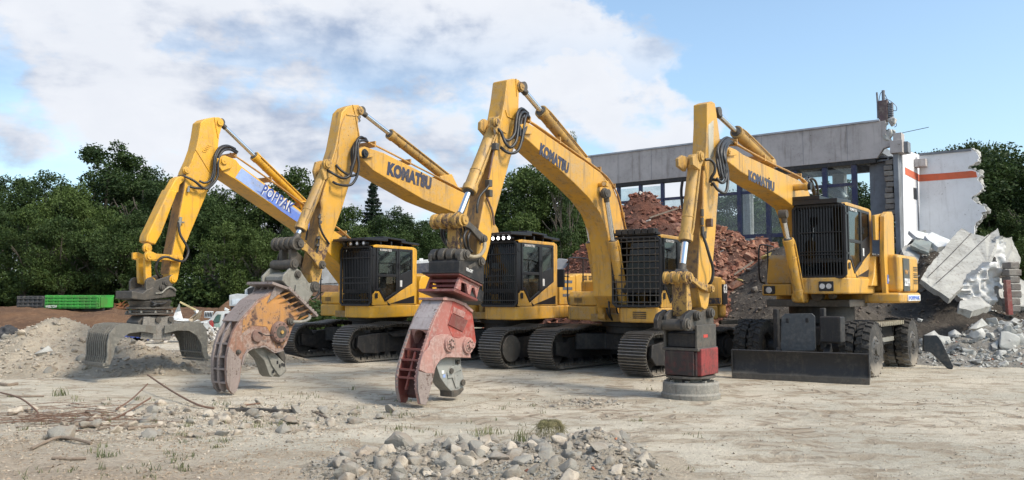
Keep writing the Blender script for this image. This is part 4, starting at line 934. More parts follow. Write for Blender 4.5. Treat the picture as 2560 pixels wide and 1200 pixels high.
b = MB(); b.bb((f0 + .3, I * 5.5, zt - 1.1), (f0 + 6.5, I * 5.8, zt - .5)); b.build('rear_beam', CONCD, hall)
# window wall
mull = [hp(px, 500).x for px in (2135, 2061, 1986, 1918, 1846, 1775, 1720, 1653, 1598, 1543)]
rails = [(zf_ - .16, .10), (5.95, .12), (4.1, .16), (2.6, .14), (.9, .16)]
zb_ = .3
for i, x_ in enumerate(mull):
    b = MB(); wd = .09 if i < 5 else .06; b.bb((x_ - wd, I * .06, zb_), (x_ + wd, I * .26, zf_ - .16)); b.build('mullion', BLUEF, hall, bevel=.008)
for i in range(len(mull) - 1):
    a, c = mull[i] + .09, mull[i + 1] - .09
    wn = empty('window', (0, 0, 0), 0, hall)
    for z_, h_ in rails[1:]:
        b = MB(); b.bb((a, I * .10, z_ - h_ / 2), (c, I * .20, z_ + h_ / 2)); b.build('rail', BLUEF, wn)
    zs = [zf_ - .2, 5.95, 4.1, 2.6, .9]
    for j in range(4):
        if (i, j) in ((1, 1), (6, 0)): continue
        b = MB(); b.bb((a, I * .145, zs[j + 1] + .07), (c, I * .153, zs[j] - .07)); b.build('pane', WG, wn, smooth=0)
# broken end: stub, pier of exposed masonry, dirty column, bracket, white strip
def hb(name, px0, py0, px1, py1, off, dep, mat, bev=.01):
    A_ = hp(px0, py0, off); B_ = hp(px1, py1, off); b = MB(); b.bb((min(A_.x, B_.x), off, min(A_.z, B_.z)), (max(A_.x, B_.x), off + dep * I, max(A_.z, B_.z))); return b.build(name, mat, hall, bevel=bev)
hb('bracket', 2224, 352, 2256, 380, -I * .15, .7, CONC); hb('bracket', 2256, 354, 2270, 380, I * .1, .5, CONCD)
hb('stub', 2232, 333, 2254, 352, 0, .5, CONC); hb('white_strip', 2219, 392, 2232, 790, I * .12, .3, WPL)
hb('dirty_column', 2232, 380, 2258, 790, -I * .02, .55, CONCD, .012)
MAS = stone('exposed_masonry', ((.26, .24, .215, 1), (.19, .175, .16, 1), (.14, .115, .10, 1), (.36, .34, .32, 1)), 4, 1.0, .5)
for k in range(16):
    z_ = 6.75 - k * .21; A_ = hp(2209 + R.uniform(-2, 2), 400, .0).x; b = MB(); wdt = R.uniform(.26, .38); b.bb((A_ - wdt, I * .02, z_ - .19), (A_, I * R.uniform(.3, .42), z_)); o_ = b.build('brick', MAS, hall, bevel=.03); o_.rotation_euler = (0, R.uniform(-.05, .05) * .2, 0)
b = MB(); A_ = hp(2197, 400, I * .45); b.bb((A_.x - .25, I * .45, 2.5), (A_.x + .35, I * .9, 6.8)); b.build('inner_pier', CONCD, hall, bevel=.01)
for k in range(14):
    q = hp(R.uniform(2203, 2240), R.uniform(300, 352), I * .1); o_ = place(CH_PALE[k % 9], 'broken_edge', q, R.uniform(.18, .5), hall, 1, 1.0)
for k in range(5): q = hp(2150 + k * 14 + R.uniform(-5, 5), 397 + R.uniform(-4, 12), I * .5); b = MB(); b.box(q, (.9, .5, .05), Matrix.Rotation(R.uniform(-.8, .8), 3, 'Y')); b.build('hanging_sheet', CONCD, hall)
# column remains on the roof with wires
b = MB(); q = hp(2210, 296, I * .2); b.bb((q.x - .16, I * .05, zt), (q.x + .16, I * .4, hp(2210, 252, I * .2).z)); b.build('post_stub', paint('dull_red_brown', (.10, .06, .065), dirt=.5), hall, bevel=.02)
for k in range(9): z_ = zt + .05 + k * .072; b = MB(); b.bb((q.x - .33, I * .08, z_), (q.x - .17, I * .30, z_ + .055)); b.build('brick', CONCD, hall, bevel=.012)
b = MB(); b.cyl(hp(2209, 252, I * .2), hp(2208, 226, I * .2), .06, n=10); b.build('pipe_stub', CONCD, hall)
b = MB(); b.tube([hp(2195, 296, I * .1), hp(2194, 260, I * .1), hp(2192, 231, I * .1)], .035, 8, 2); b.tube([hp(2195, 270, I * .1), hp(2203, 268, I * .1)], .02, 6, 0); b.tube([hp(2195, 286, I * .1), hp(2203, 285, I * .1)], .02, 6, 0); b.build('conduit', CONCD, hall)
for pts in ([(2210, 246), (2225, 252), (2240, 265), (2241, 276), (2232, 275), (2224, 262), (2216, 248)], [(2196, 258), (2202, 232), (2212, 236), (2222, 260), (2228, 290), (2236, 300)], [(2226, 302), (2238, 304), (2241, 314), (2236, 318)], [(2252, 333), (2280, 327), (2322, 318)], [(2222, 255), (2224, 290)]):
    b = MB(); b.tube([hp(a, c_, I * .2) for a, c_ in pts], .012, 5, 5); b.build('wire', BLK, hall)
b = MB(); b.tube([hp(1690 + k, 0 + 0, 0) if 0 else hp(2060, 470, I * 3), hp(2090, 480, I * 3), hp(2110, 500, I * 3)], .25, 14, 4); b.build('air_duct', paint('duct_metal', (.30, .33, .36), dirt=.3, rough=.4, metal=.4), hall)
# white corner wall with the orange band
wall = empty('corner_wall', (16.5, 32.4, 0)); tag(wall, 'white wall fragment with an orange stripe and a jagged broken right edge', 'wall')
C0 = Vector((16.35, 32.1, 0)); ua = Vector((.79, -.613, 0)).normalized(); vb = Vector((-.606, -.795, 0)).normalized()
nb_ = Vector((-.606, -.795, 0))
def plane_hit(px, py, O_, nrm): d = ray(px, py); return CAMP + d * ((O_ - CAMP).dot(nrm) / d.dot(nrm))
def wl(pts, O_, nrm, thick): 
    A_ = [plane_hit(a, c_, O_, nrm) - wall.location for a, c_ in pts]; nn = nrm.normalized(); nn = nn if nn.dot(O_ - CAMP) > 0 else -nn
    return A_, [v + nn * thick for v in A_]
rim_pts = [(2298, 388), (2330, 384), (2380, 379), (2428, 375), (2440, 380), (2447, 392), (2446, 402), (2436, 408), (2422, 414), (2418, 420), (2432, 424), (2446, 432), (2450, 440), (2444, 448), (2452, 458), (2458, 466), (2450, 480), (2436, 488), (2428, 496), (2438, 506), (2456, 514), (2462, 520), (2466, 528), (2452, 532), (2456, 540), (2450, 550), (2440, 556), (2436, 566), (2436, 580), (2430, 600), (2420, 700), (2299, 700)]
jag = []
for i in range(len(rim_pts)):
    a, c_ = rim_pts[i], rim_pts[(i + 1) % len(rim_pts)]; jag.append(a)
    if 3 <= i < 29:
        for u in (.33, .66): jag.append((a[0] + (c_[0] - a[0]) * u + R.uniform(-2.2, 2.2), a[1] + (c_[1] - a[1]) * u + R.uniform(-1, 1)))
b = MB(); b.loft2(*wl(jag, C0, hn, .30)); b.build('broken_wall', WPL, wall, smooth=0)
# exposed core of the break: rough stone pieces along the edge
for i in range(3, 29):
    for u in (.1, .6):
        a, c_ = rim_pts[i], rim_pts[i + 1]; px_, py_ = a[0] + (c_[0] - a[0]) * u, a[1] + (c_[1] - a[1]) * u
        q = plane_hit(px_ + 3, py_, C0 + hn * (I * .22), hn) - wall.location; place(R.choice(CH_PALE), 'broken_edge', q, R.uniform(.12, .42), wall, 1, 1.2)
sn = hu                                                  # normal of the return wall
b = MB(); b.loft2(*wl([(2256, 372), (2301, 388), (2301, 700), (2262, 700)], C0, sn, .25)); b.build('return_wall', WPL, wall, smooth=0)
def prd(pts, O_, nrm, name, mat, pr=.012, th=.008): 
    nn = nrm.normalized(); nn = nn if nn.dot(O_ - CAMP) > 0 else -nn
    A_ = [v - nn * pr for v in wl(pts, O_, nrm, 0)[0]]; b = MB(); b.loft2(A_, [v + nn * th for v in A_]); return b.build(name, mat, wall, smooth=0)
prd([(2298, 437), (2360, 433), (2430, 427), (2440, 430), (2443, 443), (2300, 454), (2298, 454)], C0, hn, 'orange_band', ORG)
prd([(2262, 418), (2298, 437), (2298, 454), (2263, 436)], C0, sn, 'orange_band', ORG)
prd([(2283, 469), (2291, 471), (2292, 500), (2284, 497)], C0, sn, 'window_opening', BLK)
b = MB(); q = plane_hit(2302, 408, C0 - hn * I * .2, hn) - wall.location; b.box(q, (.42, .42, .32), Hm.to_3x3()); b.build('beam_stub', CONC, wall, bevel=.02)
cap = wl([(2256, 366), (2298, 384), (2304, 388), (2428, 375), (2426, 368), (2302, 381)], C0, hn, .3); b = MB(); b.loft2(*wl([(2298, 383), (2428, 371), (2428, 377), (2298, 389)], C0 - hn * I * .05, hn, .38)); b.build('coping', CONCD, wall, smooth=0)

# ---------------- fallen slabs and debris ----------------
def plate(name, pts, thick, mat, label=None, cat=None, parent=None, jagged=0, group=None, smooth=0):
    P_ = []
    n = len(pts)
    for i in range(n):
        a, c_ = pts[i], pts[(i + 1) % n]; P_.append(at(*a))
        if jagged:
            L = math.hypot(a[0] - c_[0], a[1] - c_[1]); k = max(1, int(L / 7))
            for j in range(1, k): u = j / k; P_.append(at(a[0] + (c_[0] - a[0]) * u + R.gauss(0, jagged), a[1] + (c_[1] - a[1]) * u + R.gauss(0, jagged), a[2] + (c_[2] - a[2]) * u))
    ctr = sum(P_, Vector()) / len(P_); nn = Vector((0, 0, 0))
    for i in range(len(P_)): nn += (P_[i] - ctr).cross(P_[(i + 1) % len(P_)] - ctr)
    nn.normalize(); nn = nn if nn.dot(ctr - CAMP) > 0 else -nn
    base = parent.location if parent else ctr
    b = MB(); b.loft2([p_ - base for p_ in P_], [p_ + nn * thick - base + Vector((0, 0, R.uniform(-.03, .03))) for p_ in P_])
    o = b.build(name, mat, parent, smooth=smooth)
    if not parent: o.location = base; tag(o, label, cat, group)
    return o
SLABM = paint('slab_concrete', (.40, .39, .36), dust=(.26, .25, .23, 1), dirt=.6, rough=.9, scale=1.2, streak=.6, bump=.5, var=.2)
sl = plate('fallen_slab', [(2302, 698, 22.6), (2374, 747, 22.0), (2420, 705, 22.8), (2481, 652, 23.6), (2490, 628, 24), (2499, 588, 24.6), (2494, 570, 25), (2476, 584, 24.8), (2462, 592, 24.6), (2420, 580, 25.0), (2404, 570, 25.2), (2392, 580, 25), (2352, 630, 24.0), (2318, 670, 23.2)], .16, SLABM, 'large grey concrete roof slab tilted up on the rubble at the right', 'slab', jagged=.9)
for pts in ([(2340, 708, 22.3), (2480, 580, 24.6)], [(2322, 690, 22.7), (2428, 583, 24.7)]):
    A_, B_ = [at(a, c_, d_ + .02) for a, c_, d_ in pts]; b = MB(); b.tube([A_ - sl.location, (A_ + B_) / 2 - sl.location + Vector((.02, 0, .0)), B_ - sl.location], .010, 5, 3); b.build('panel_joint', DSOIL, sl)
plate('fallen_slab', [(2438, 628, 25.6), (2478, 600, 25.8), (2530, 592, 26), (2540, 620, 26), (2552, 650, 25.8), (2545, 682, 25.6), (2510, 672, 25.4), (2470, 690, 25.4)], .3, SLABM, 'second broken slab leaning behind the large tilted slab', 'slab', jagged=1.4)
plate('wall_panel', [(2272, 576, 27), (2300, 578, 27), (2350, 590, 27), (2370, 600, 26.5), (2330, 604, 26.5), (2290, 592, 26.5)], .12, WHITEP, 'long white panel lying on the rubble at the foot of the dark column', 'panel', jagged=.6)
plate('wall_panel', [(2312, 588, 26), (2330, 580, 26.2), (2372, 598, 26), (2388, 612, 25.4), (2346, 618, 25), (2322, 600, 25.5)], .15, WHITEP, 'pale panel resting against the upper end of the tilted slab', 'panel', jagged=.6)
plate('wall_panel', [(2288, 598, 25.6), (2330, 604, 25.4), (2322, 632, 24.8), (2296, 622, 25.2), (2276, 612, 25.4)], .12, paint('green_grey_panel', (.25, .28, .26), dirt=.5), 'crumpled green grey panel below the white panels', 'panel', jagged=.6)
plate('fallen_slab', [(2496, 700, 23.6), (2530, 690, 24.0), (2580, 712, 24.0), (2600, 760, 23.2), (2540, 768, 22.8), (2500, 742, 23.0)], .2, SLABM, 'low broken slab lying flat at the right edge below the block pier', 'slab', jagged=1.6)
plate('fallen_slab', [(2400, 752, 21.4), (2452, 742, 21.8), (2478, 764, 21.4), (2430, 778, 20.8), (2398, 770, 20.9)], .18, SLABM, 'small slab piece lying on the soil under the white insulation', 'slab', jagged=1.2)
plate('fallen_slab', [(2255, 620, 25.6), (2284, 606, 26), (2300, 640, 25.2), (2286, 672, 24.4), (2262, 660, 24.6)], .2, SLABM, 'upright broken slab at the foot of the dark column', 'slab', jagged=1.2)
HF = Heap([(14.4, 28.2, 3.9, 3.0, 4.0), (16.4, 27.8, 3.3, 3.2, 3.4), (12.8, 28.4, 3.4, 2.6, 3.4)], .4, 1.0, 44)
ef = heap('building_debris_heap', HF, (9.5, 21, 24.5, 31), .16, DSOIL, 'dark building debris piled under the white wall and column')
scatter_on(ef, HF, CH_PALE, 'debris_lump', 150, (11, 18, 24.8, 28.2), .15, .75, .1, .9)
scatter_small(ef, HF, PALEM, 2500, (10.5, 19, 24.6, 28.4), .03, .2, .1)
FO = stone('white_insulation', ((.72, .71, .69, 1), (.58, .57, .55, 1), (.42, .41, .40, 1), (.75, .74, .72, 1)), 3, .8)
def crumple(name, outline, Yd, depth, label, cat, mat, seed):
    pts = [at(a, c_, Yd) for a, c_ in outline]; xs = [p_.x for p_ in pts]; zs = [p_.z for p_ in pts]; c0 = sum(pts, Vector()) / len(pts)
    def inside(x, z):
        r_ = False
        for i in range(len(pts)):
            a, c_ = pts[i], pts[i - 1]
            if (a.z > z) != (c_.z > z) and x < (c_.x - a.x) * (z - a.z) / (c_.z - a.z) + a.x: r_ = not r_
        return r_
    st = .045; vs = []; fs = []; idx = {}
    nx = int((max(xs) - min(xs)) / st); nz = int((max(zs) - min(zs)) / st)
    def vid(i, j, s_):
        if (i, j, s_) not in idx:
            x = min(xs) + i * st; z = min(zs) + j * st; rdg = abs(fbm(x * 1.5, z * 2.2, seed, 3)) * 1.6 + .12 * fbm(x * 5, z * 5, seed, 3)
            idx[(i, j, s_)] = len(vs); vs.append((x + .05 * fbm(x * 5, z * 5, seed + 3) - c0.x, (Yd - depth * (.5 - rdg) * s_) - c0.y, z - c0.z))
        return idx[(i, j, s_)]
    for i in range(nx):
        for j in range(nz):
            if inside(min(xs) + (i + .5) * st, min(zs) + (j + .5) * st):
                for s_ in (1, -1): fs.append((vid(i, j, s_), vid(i + 1, j, s_), vid(i + 1, j + 1, s_), vid(i, j + 1, s_)))
    cells = {(i, j) for i in range(nx) for j in range(nz) if inside(min(xs) + (i + .5) * st, min(zs) + (j + .5) * st)}
    for (i, j) in cells:
        for (di, dj, e1, e2) in ((-1, 0, (0, 0), (0, 1)), (1, 0, (1, 0), (1, 1)), (0, -1, (0, 0), (1, 0)), (0, 1, (0, 1), (1, 1))):
            if (i + di, j + dj) not in cells: fs.append((vid(i + e1[0], j + e1[1], 1), vid(i + e2[0], j + e2[1], 1), vid(i + e2[0], j + e2[1], -1), vid(i + e1[0], j + e1[1], -1)))
    me = bpy.data.meshes.new(name); me.from_pydata(vs, [], fs); me.materials.append(mat); me.polygons.foreach_set('use_smooth', [True] * len(me.polygons)); me.set_sharp_from_angle(angle=rad(50)); o = link(name, me); o.location = c0; tag(o, label, cat); return o
crumple('insulation_mass', [(2385, 738), (2400, 712), (2425, 690), (2450, 668), (2470, 655), (2484, 652), (2490, 668), (2499, 690), (2500, 725), (2480, 712), (2474, 730), (2486, 748), (2470, 782), (2440, 768), (2410, 760)], 22.8, .5, 'crumpled white insulation hanging under the tilted slab', 'insulation', FO, 5)
crumple('plaster_mass', [(2478, 640), (2485, 600), (2500, 590), (2515, 610), (2508, 650), (2500, 668), (2488, 660)], 24.4, .3, 'jagged white plaster clinging to the right edge of the tilted slab', 'plaster', FO, 15)
b = MB(); q0 = G(2521, 790); Yq = 21.5; A_ = at(2517, 700, Yq); B_ = at(2524, 787, Yq); b.beam(Vector((0, 0, 0)), B_ - A_, .13, .13); o = b.build('steel_post', paint('red_steel', (.22, .045, .04), dirt=.5), None, bevel=.01); o.location = A_; tag(o, 'dark red steel post standing in front of the block pier at the right', 'post')
pier = empty('block_pier', at(2530, 780, 22.5)); tag(pier, 'remains of a grey concrete block pier at the far right', 'pier')
for k in range(7):
    z_ = at(2530, 780 - k * 18, 22.5).z; b = MB(); b.bb((-.15 + R.uniform(-.04, .04), -.2, z_ - pier.location.z), (.15 + R.uniform(-.05, .05), .2, z_ - pier.location.z + .185)); b.build('block', MAS, pier, bevel=.03)
for i, (px, py, Yd, s) in enumerate([(2330, 838, 20.0, .5), (2440, 815, 19.6, .85), (2415, 735, 22.4, .4), (2300, 800, 20.6, .42)]):
    q = at(px, py, Yd); o = place(CH_PALE[5 + i % 4], 'concrete_block', q, s, None, 1.1, .4); tag(o, ['pale concrete block above the rear tyre of the wheeled excavator', 'largest cracked concrete block at the front of the right rubble', 'pale block under the tilted slab', 'small whitish block just right of the rear tyre'][i], 'block')
# timber / steel sections lying between the third and fourth machine
b = MB(); b.beam(Vector((0, 0, 0)), at(2000, 800, 21) - at(1800, 806, 20), .10, .10); o = b.build('steel_beam', GUN); o.location = at(1800, 806, 20); tag(o, 'long rusty steel beam lying behind the magnet', 'beam')
b = MB(); b.beam(Vector((0, 0, 0)), at(1860, 823, 19.4) - at(1795, 823, 19.2), .09, .09); o = b.build('steel_beam', GRY); o.location = at(1795, 823, 19.2); tag(o, 'short grey steel beam lying just right of the magnet housing', 'beam')

# ---------------- green trailer and the far yard on the left ----------------
GREEN = paint('bright_green_paint', (.055, .36, .055), dust=(.16, .20, .08, 1), dirt=.65, rough=.45, streak=.3)
def trailer(px0, px1, ytop, ybot, Yd, mat, label, txt=None, ribs=9, rails_=4, zg=.42):
    A_ = at(px0, ybot, Yd); B_ = at(px1, ybot, Yd); zt_ = at(px0, ytop, Yd).z; L = B_.x - A_.x; h = zt_ - A_.z
    A_.z -= zg; zt_ -= zg; t = empty('tipper_trailer', (A_.x, Yd, zg), .0); tag(t, label, 'trailer'); z0 = A_.z
    b = MB(); b.ring([(0, z0), (L, z0), (L, zt_ - .15), (L - .15, zt_), (0, zt_)], .05, -.03, 0); b.bb((0, 0, z0), (L, .06, zt_ - .02)); b.bb((0, 1.3, z0), (L, 1.36, zt_)); b.bb((0, 0, z0), (.05, 1.36, zt_)); b.bb((L - .05, 0, z0), (L, 1.36, zt_ - .1)); b.bb((0, 0, z0), (L, 1.36, z0 + .05)); b.build('body', mat, t, bevel=.01)
    for k in range(ribs): b = MB(); b.bb((L * (k + .5) / ribs - .04, -.05, z0), (L * (k + .5) / ribs + .04, .0, zt_ - .03)); b.build('rib', mat, t)
    for k in range(rails_): z_ = z0 + h * (k + .8) / (rails_ + .4); b = MB(); b.bb((.05, -.085, z_ - .03), (L - .08, -.0, z_ + .03)); b.build('side_rail', mat, t)
    b = MB(); b.bb((0, .3, z0 - .16), (L, .5, z0 - .01)); b.bb((0, 1.0, z0 - .16), (L, 1.2, z0 - .01)); b.build('chassis', BLKD, t)
    for x_ in (L * .3, L * .48): b = MB(); b.cyl((x_, .15, .22), (x_, .5, .22), .24, n=20); w_ = b.build('wheel', RUB, t); b = MB(); b.cyl((x_, .12, .22), (x_, .16, .22), .12, n=16); b.build('rim', GRY, w_)
    for x_ in (.1, L * .58): b = MB(); b.bb((x_, .3, 0), (x_ + .08, .4, z0)); b.build('support_leg', BLKD, t)
    if txt: text(txt, t, (.10, -.10, z0 + .03), (1, 0, 0), (0, 0, 1), L * .2, .13, WHT, shear=.3)
trailer(112, 250, 738, 771, 39.5, GREEN, 'bright green tipper trailer parked in front of the wood', 'WIELTON')
trailer(42, 112, 740, 772, 40.2, paint('dark_grey_trailer_paint', (.05, .052, .056), dirt=.4), 'dark grey trailer standing left of the green trailer', None, 6, 3)
OR = paint('machine_orange', (.40, .15, .05), dirt=.6, rust=.3)
t = empty('farm_implement', at(290, 765, 46)); tag(t, 'low rusty orange implement lying right of the green trailer', 'implement')
for k in range(7): b = MB(); x_ = -.5 + k * .22; b.beam((x_, 0, -.2 + .05 * (k % 3)), (x_ + .5, .1, .1 + .1 * (k % 2)), .06, .06); b.build('tine', OR, t)
b = MB(); b.beam((-.7, 0, -.05), (1.2, .0, -.15), .12, .12); b.beam((-.6, 0, .15), (.9, .2, .05), .1, .1); b.beam((.2, 0, .0), (.7, 0, .45), .08, .06); b.build('frame', OR, t, bevel=.01)
# wrecked white van
def car_wreck():
    t = empty('wrecked_van', (at(565, 832, 29.5).x, 29.5, 0)); Yd = t.location.y; tag(t, 'crushed white van with green tinted side windows behind the orange crusher', 'van')
    W = lambda a, c_, d=0: at(a, c_, Yd + d) - t.location
    def pl(name, pts, y0, y1, mat, par=t, bev=.02): b = MB(); b.loft2([W(a, c_, y0) for a, c_ in pts], [W(a, c_, y1) for a, c_ in pts]); return b.build(name, mat, par, bevel=bev)
    Wh = paint('van_white', (.70, .72, .72), dirt=.4, rough=.4)
    pl('body', [(478, 812), (500, 804), (521, 800), (528, 795), (540, 779), (560, 778), (600, 777), (640, 778), (650, 800), (650, 838), (560, 838), (530, 830), (505, 828), (480, 826)], .06, 1.6, Wh)
    pl('windscreen_pillar', [(525, 800), (541, 780), (545, 780), (533, 802)], -.02, .06, Wh, bev=.005)
    pl('door_window', [(531, 800), (544, 786), (553, 786), (549, 806), (534, 808)], .01, .055, paint('green_tint', (.05, .13, .12), dirt=.2, rough=.15))
    pl('door', [(534, 810), (550, 808), (552, 830), (540, 832)], .02, .058, paint('pale_green_door', (.28, .42, .38), dirt=.4))
    pl('rear_window', [(562, 784), (590, 783), (588, 800), (560, 802)], .01, .055, paint('maroon_inside', (.06, .03, .03), dirt=.3))
    pl('fender', [(500, 806), (518, 806), (532, 818), (538, 834), (534, 836), (515, 822), (498, 818)], -.06, .056, Wh)
    pl('bonnet', [(478, 812), (510, 806), (508, 812), (480, 818)], -.10, .055, paint('headlight_grey', (.12, .13, .15), dirt=.3))
    pl('red_lamp', [(522, 803), (531, 800), (534, 808), (532, 820), (526, 818)], -.05, .05, paint('lamp_red', (.40, .03, .03), dirt=.3))
    pl('roof_bar', [(560, 776), (562, 768), (574, 774), (570, 778)], .1, .5, Wh)
    pl('grille_panel', [(511, 778), (534, 778), (530, 796), (510, 794)], .25, .40, Wh)
    for k in range(5): pl('grille_slat', [(513 + k * 4.2, 780), (515 + k * 4.2, 780), (513.5 + k * 4.2, 792), (511.5 + k * 4.2, 792)], .2, .24, BLK)
    for x_ in (515, 540): b = MB(); b.cyl(W(x_, 834, -.02), W(x_, 834, .3), .22, n=20); b.build('wheel', RUB, t)
    return t
car_wreck()
# white scrap pile left of the van
sc = empty('scrap_pile', (at(460, 840, 28.5).x, 28.5, 0)); tag(sc, 'jumbled pile of bent white sheet metal and plastic beside the wrecked van', 'scrap')
Ys = sc.location.y
sp_ = [[(430, 800), (440, 775), (449, 757), (452, 778), (458, 800)], [(420, 806), (460, 796), (500, 800), (505, 812), (440, 816)], [(470, 800), (488, 782), (506, 776), (500, 796), (480, 806)], [(450, 812), (480, 808), (498, 816), (470, 826)], [(486, 770), (498, 776), (492, 784), (484, 778)]]
for k, pts in enumerate(sp_): b = MB(); d0 = R.uniform(-.6, .4); b.loft2([at(a, c_, Ys + d0 + .3 * (i % 2)) - sc.location for i, (a, c_) in enumerate(pts)], [at(a, c_, Ys + d0 + .05 + .3 * (i % 2)) - sc.location for i, (a, c_) in enumerate(pts)]); b.build('sheet', WHITEP if k != 2 else paint('tan_board', (.42, .34, .24), dirt=.5), sc, smooth=0)
b = MB(); b.beam(at(450, 755, Ys - .5) - sc.location, at(490, 775, Ys - .4) - sc.location, .05, .05); b.build('pole', paint('pale_yellow_pole', (.6, .5, .25), dirt=.4), sc)
HS = Heap([(sc.location.x, sc.location.y + .6, .55, 1.6, 1.2)], .15, 1.5, 61)
SCR = stone('scrap_bits', ((.55, .53, .50, 1), (.36, .30, .22, 1), (.22, .20, .18, 1)), 6, .6)
pts = [(R.gauss(0, .7), R.gauss(0, .35), R.uniform(.05, .55), R.uniform(.06, .24)) for _ in range(260)]; stones_mesh('loose_scrap', pts, SCR, sc)
# blue wheeled axle frame behind the grapple
bl = empty('axle_frame', (at(372, 850, 27.5).x, 27.5, 0)); tag(bl, 'blue wheeled axle frame with dark tyres seen under the grapple', 'axle'); Yb = bl.location.y
BLU = paint('axle_blue', (.03, .06, .26), dirt=.3)
for px in (318, 332, 345, 352, 395): b = MB(); c0 = at(px, 838, Yb) - bl.location; b.cyl(c0, c0 + Vector((0, .25, 0)), .24, n=20); w_ = b.build('wheel', RUB, bl); b = MB(); b.cyl(c0 + Vector((0, -.01, 0)), c0 + Vector((0, .0, 0)), .10, n=14); b.build('rim', BLU, w_)
for a, c_ in (((318, 832), (420, 836)), ((350, 824), (372, 850)), ((372, 824), (356, 850)), ((398, 826), (418, 848)), ((410, 822), (414, 850))): b = MB(); b.beam(at(*a, Yb + .1) - bl.location, at(*c_, Yb + .1) - bl.location, .07, .07); b.build('bar', BLU, bl)
b = MB(); b.loft2([at(a, c_, Yb + .4) - bl.location for a, c_ in ((404, 815), (418, 822), (420, 846), (400, 850))], [at(a, c_, Yb + .5) - bl.location for a, c_ in ((404, 815), (418, 822), (420, 846), (400, 850))]); b.build('tarp', BLU, bl)
# grey truck / crusher cab half hidden by the orange crusher
tk = empty('grey_truck', (at(595, 815, 30.5).x, 30.5, 0)); Yt = tk.location.y; tag(tk, 'pale grey lorry cab half hidden behind the orange crusher', 'lorry')
TG = paint('lorry_grey', (.50, .52, .53), dirt=.45, rough=.45)
for nm, pts, y0, y1, mt in (('body', [(573, 738), (592, 734), (620, 736), (640, 745), (640, 765), (573, 765)], 0, 2, TG), ('upper_cab', [(612, 725), (632, 712), (680, 710), (700, 760), (640, 770), (612, 750)], .4, 2.2, TG), ('windscreen', [(618, 722), (636, 716), (640, 736), (620, 742)], .3, .39, BLK), ('side_window', [(580, 748), (604, 746), (604, 760), (580, 762)], -.03, -.005, paint('pale_window', (.6, .65, .7), dirt=.2, rough=.2)), ('frame', [(575, 766), (640, 768), (640, 780), (578, 778)], .05, 1.8, BLKD), ('bonnet', [(606, 748), (628, 752), (632, 765), (606, 764)], -.1, -.005, WHITEP)):
    b = MB(); b.loft2([at(a, c_, Yt + y0) - tk.location for a, c_ in pts], [at(a, c_, Yt + y1) - tk.location for a, c_ in pts]); b.build(nm, mt, tk, bevel=.02)
# vehicles glimpsed behind machines one and two
def boxything(name, label, cat, px, Yd, pieces):
    t = empty(name, (at(px, 800, Yd).x, Yd, 0)); tag(t, label, cat)
    for nm, pts, y0, y1, mt in pieces: b = MB(); b.loft2([at(a, c_, Yd + y0) - t.location for a, c_ in pts], [at(a, c_, Yd + y1) - t.location for a, c_ in pts]); b.build(nm, mt, t, bevel=.02)
DG = paint('dark_blue_grey_body', (.06, .065, .09), dirt=.4)
boxything('parked_lorry', 'dark lorry with a white roof behind the first excavator cab', 'lorry', 1060, 29, [('body', [(1028, 660), (1090, 655), (1090, 745), (1028, 745)], 0, 2, DG), ('roof', [(1032, 652), (1052, 650), (1090, 648), (1090, 660), (1032, 660)], .1, 1.8, WHITEP), ('beacon_bar', [(1048, 646), (1058, 646), (1058, 651), (1048, 651)], .3, .8, WHITEP), ('wheel', [(1040, 740), (1060, 740), (1064, 770), (1054, 778), (1042, 776)], .1, .5, RUB)])
boxything('covered_store', 'low pale building with a ribbed grey roof between the second stick and first cab', 'shed', 825, 40, [('roof', [(760, 668), (800, 664), (868, 664), (868, 706), (760, 712)], 0, 3, paint('ribbed_roof', (.42, .43, .43), dirt=.5)), ('wall', [(762, 712), (868, 707), (868, 726), (762, 732)], .1, 3, WHITEP)])
boxything('parked_van', 'grey van roof showing just right of the second excavator cab', 'van', 1410, 27, [('roof', [(1384, 652), (1398, 646), (1418, 648), (1424, 660), (1426, 676), (1384, 676)], 0, 1.6, paint('van_roof_grey', (.26, .28, .31), dirt=.3)), ('body', [(1384, 677), (1428, 677), (1428, 760), (1384, 760)], .02, 1.7, GRY)])
# white tarpaulins at the far left
def tarp(name, label, pts, Yd, dep): 
    o = crumple(name, pts, Yd, dep, label, 'tarpaulin', paint('white_sheet', (.68, .69, .70), dirt=.3, rough=.6), 9)
tarp('tarpaulin', 'white sheet lying on top of the grey sand heap at the left', [(52, 858), (62, 838), (85, 826), (112, 820), (118, 828), (80, 842), (60, 860)], 21.5, .3)
tarp('tarpaulin', 'crumpled white sheet at the left edge beside the sand heap', [(-30, 850), (0, 850), (25, 868), (32, 878), (0, 890), (-30, 892)], 19.3, .3)
b = MB(); Yk = 24; o = crumple('debris_strip', [(-20, 832), (20, 812), (42, 830), (60, 840), (50, 850), (0, 846), (-20, 846)], Yk, .5, 'dark heap of asphalt pieces at the far left edge', 'debris', stone('asphalt_bits', ((.04, .04, .045, 1), (.06, .06, .065, 1), (.10, .10, .10, 1)), 5, .8), 7)

# ---------------- foreground ----------------
R.seed(4242)
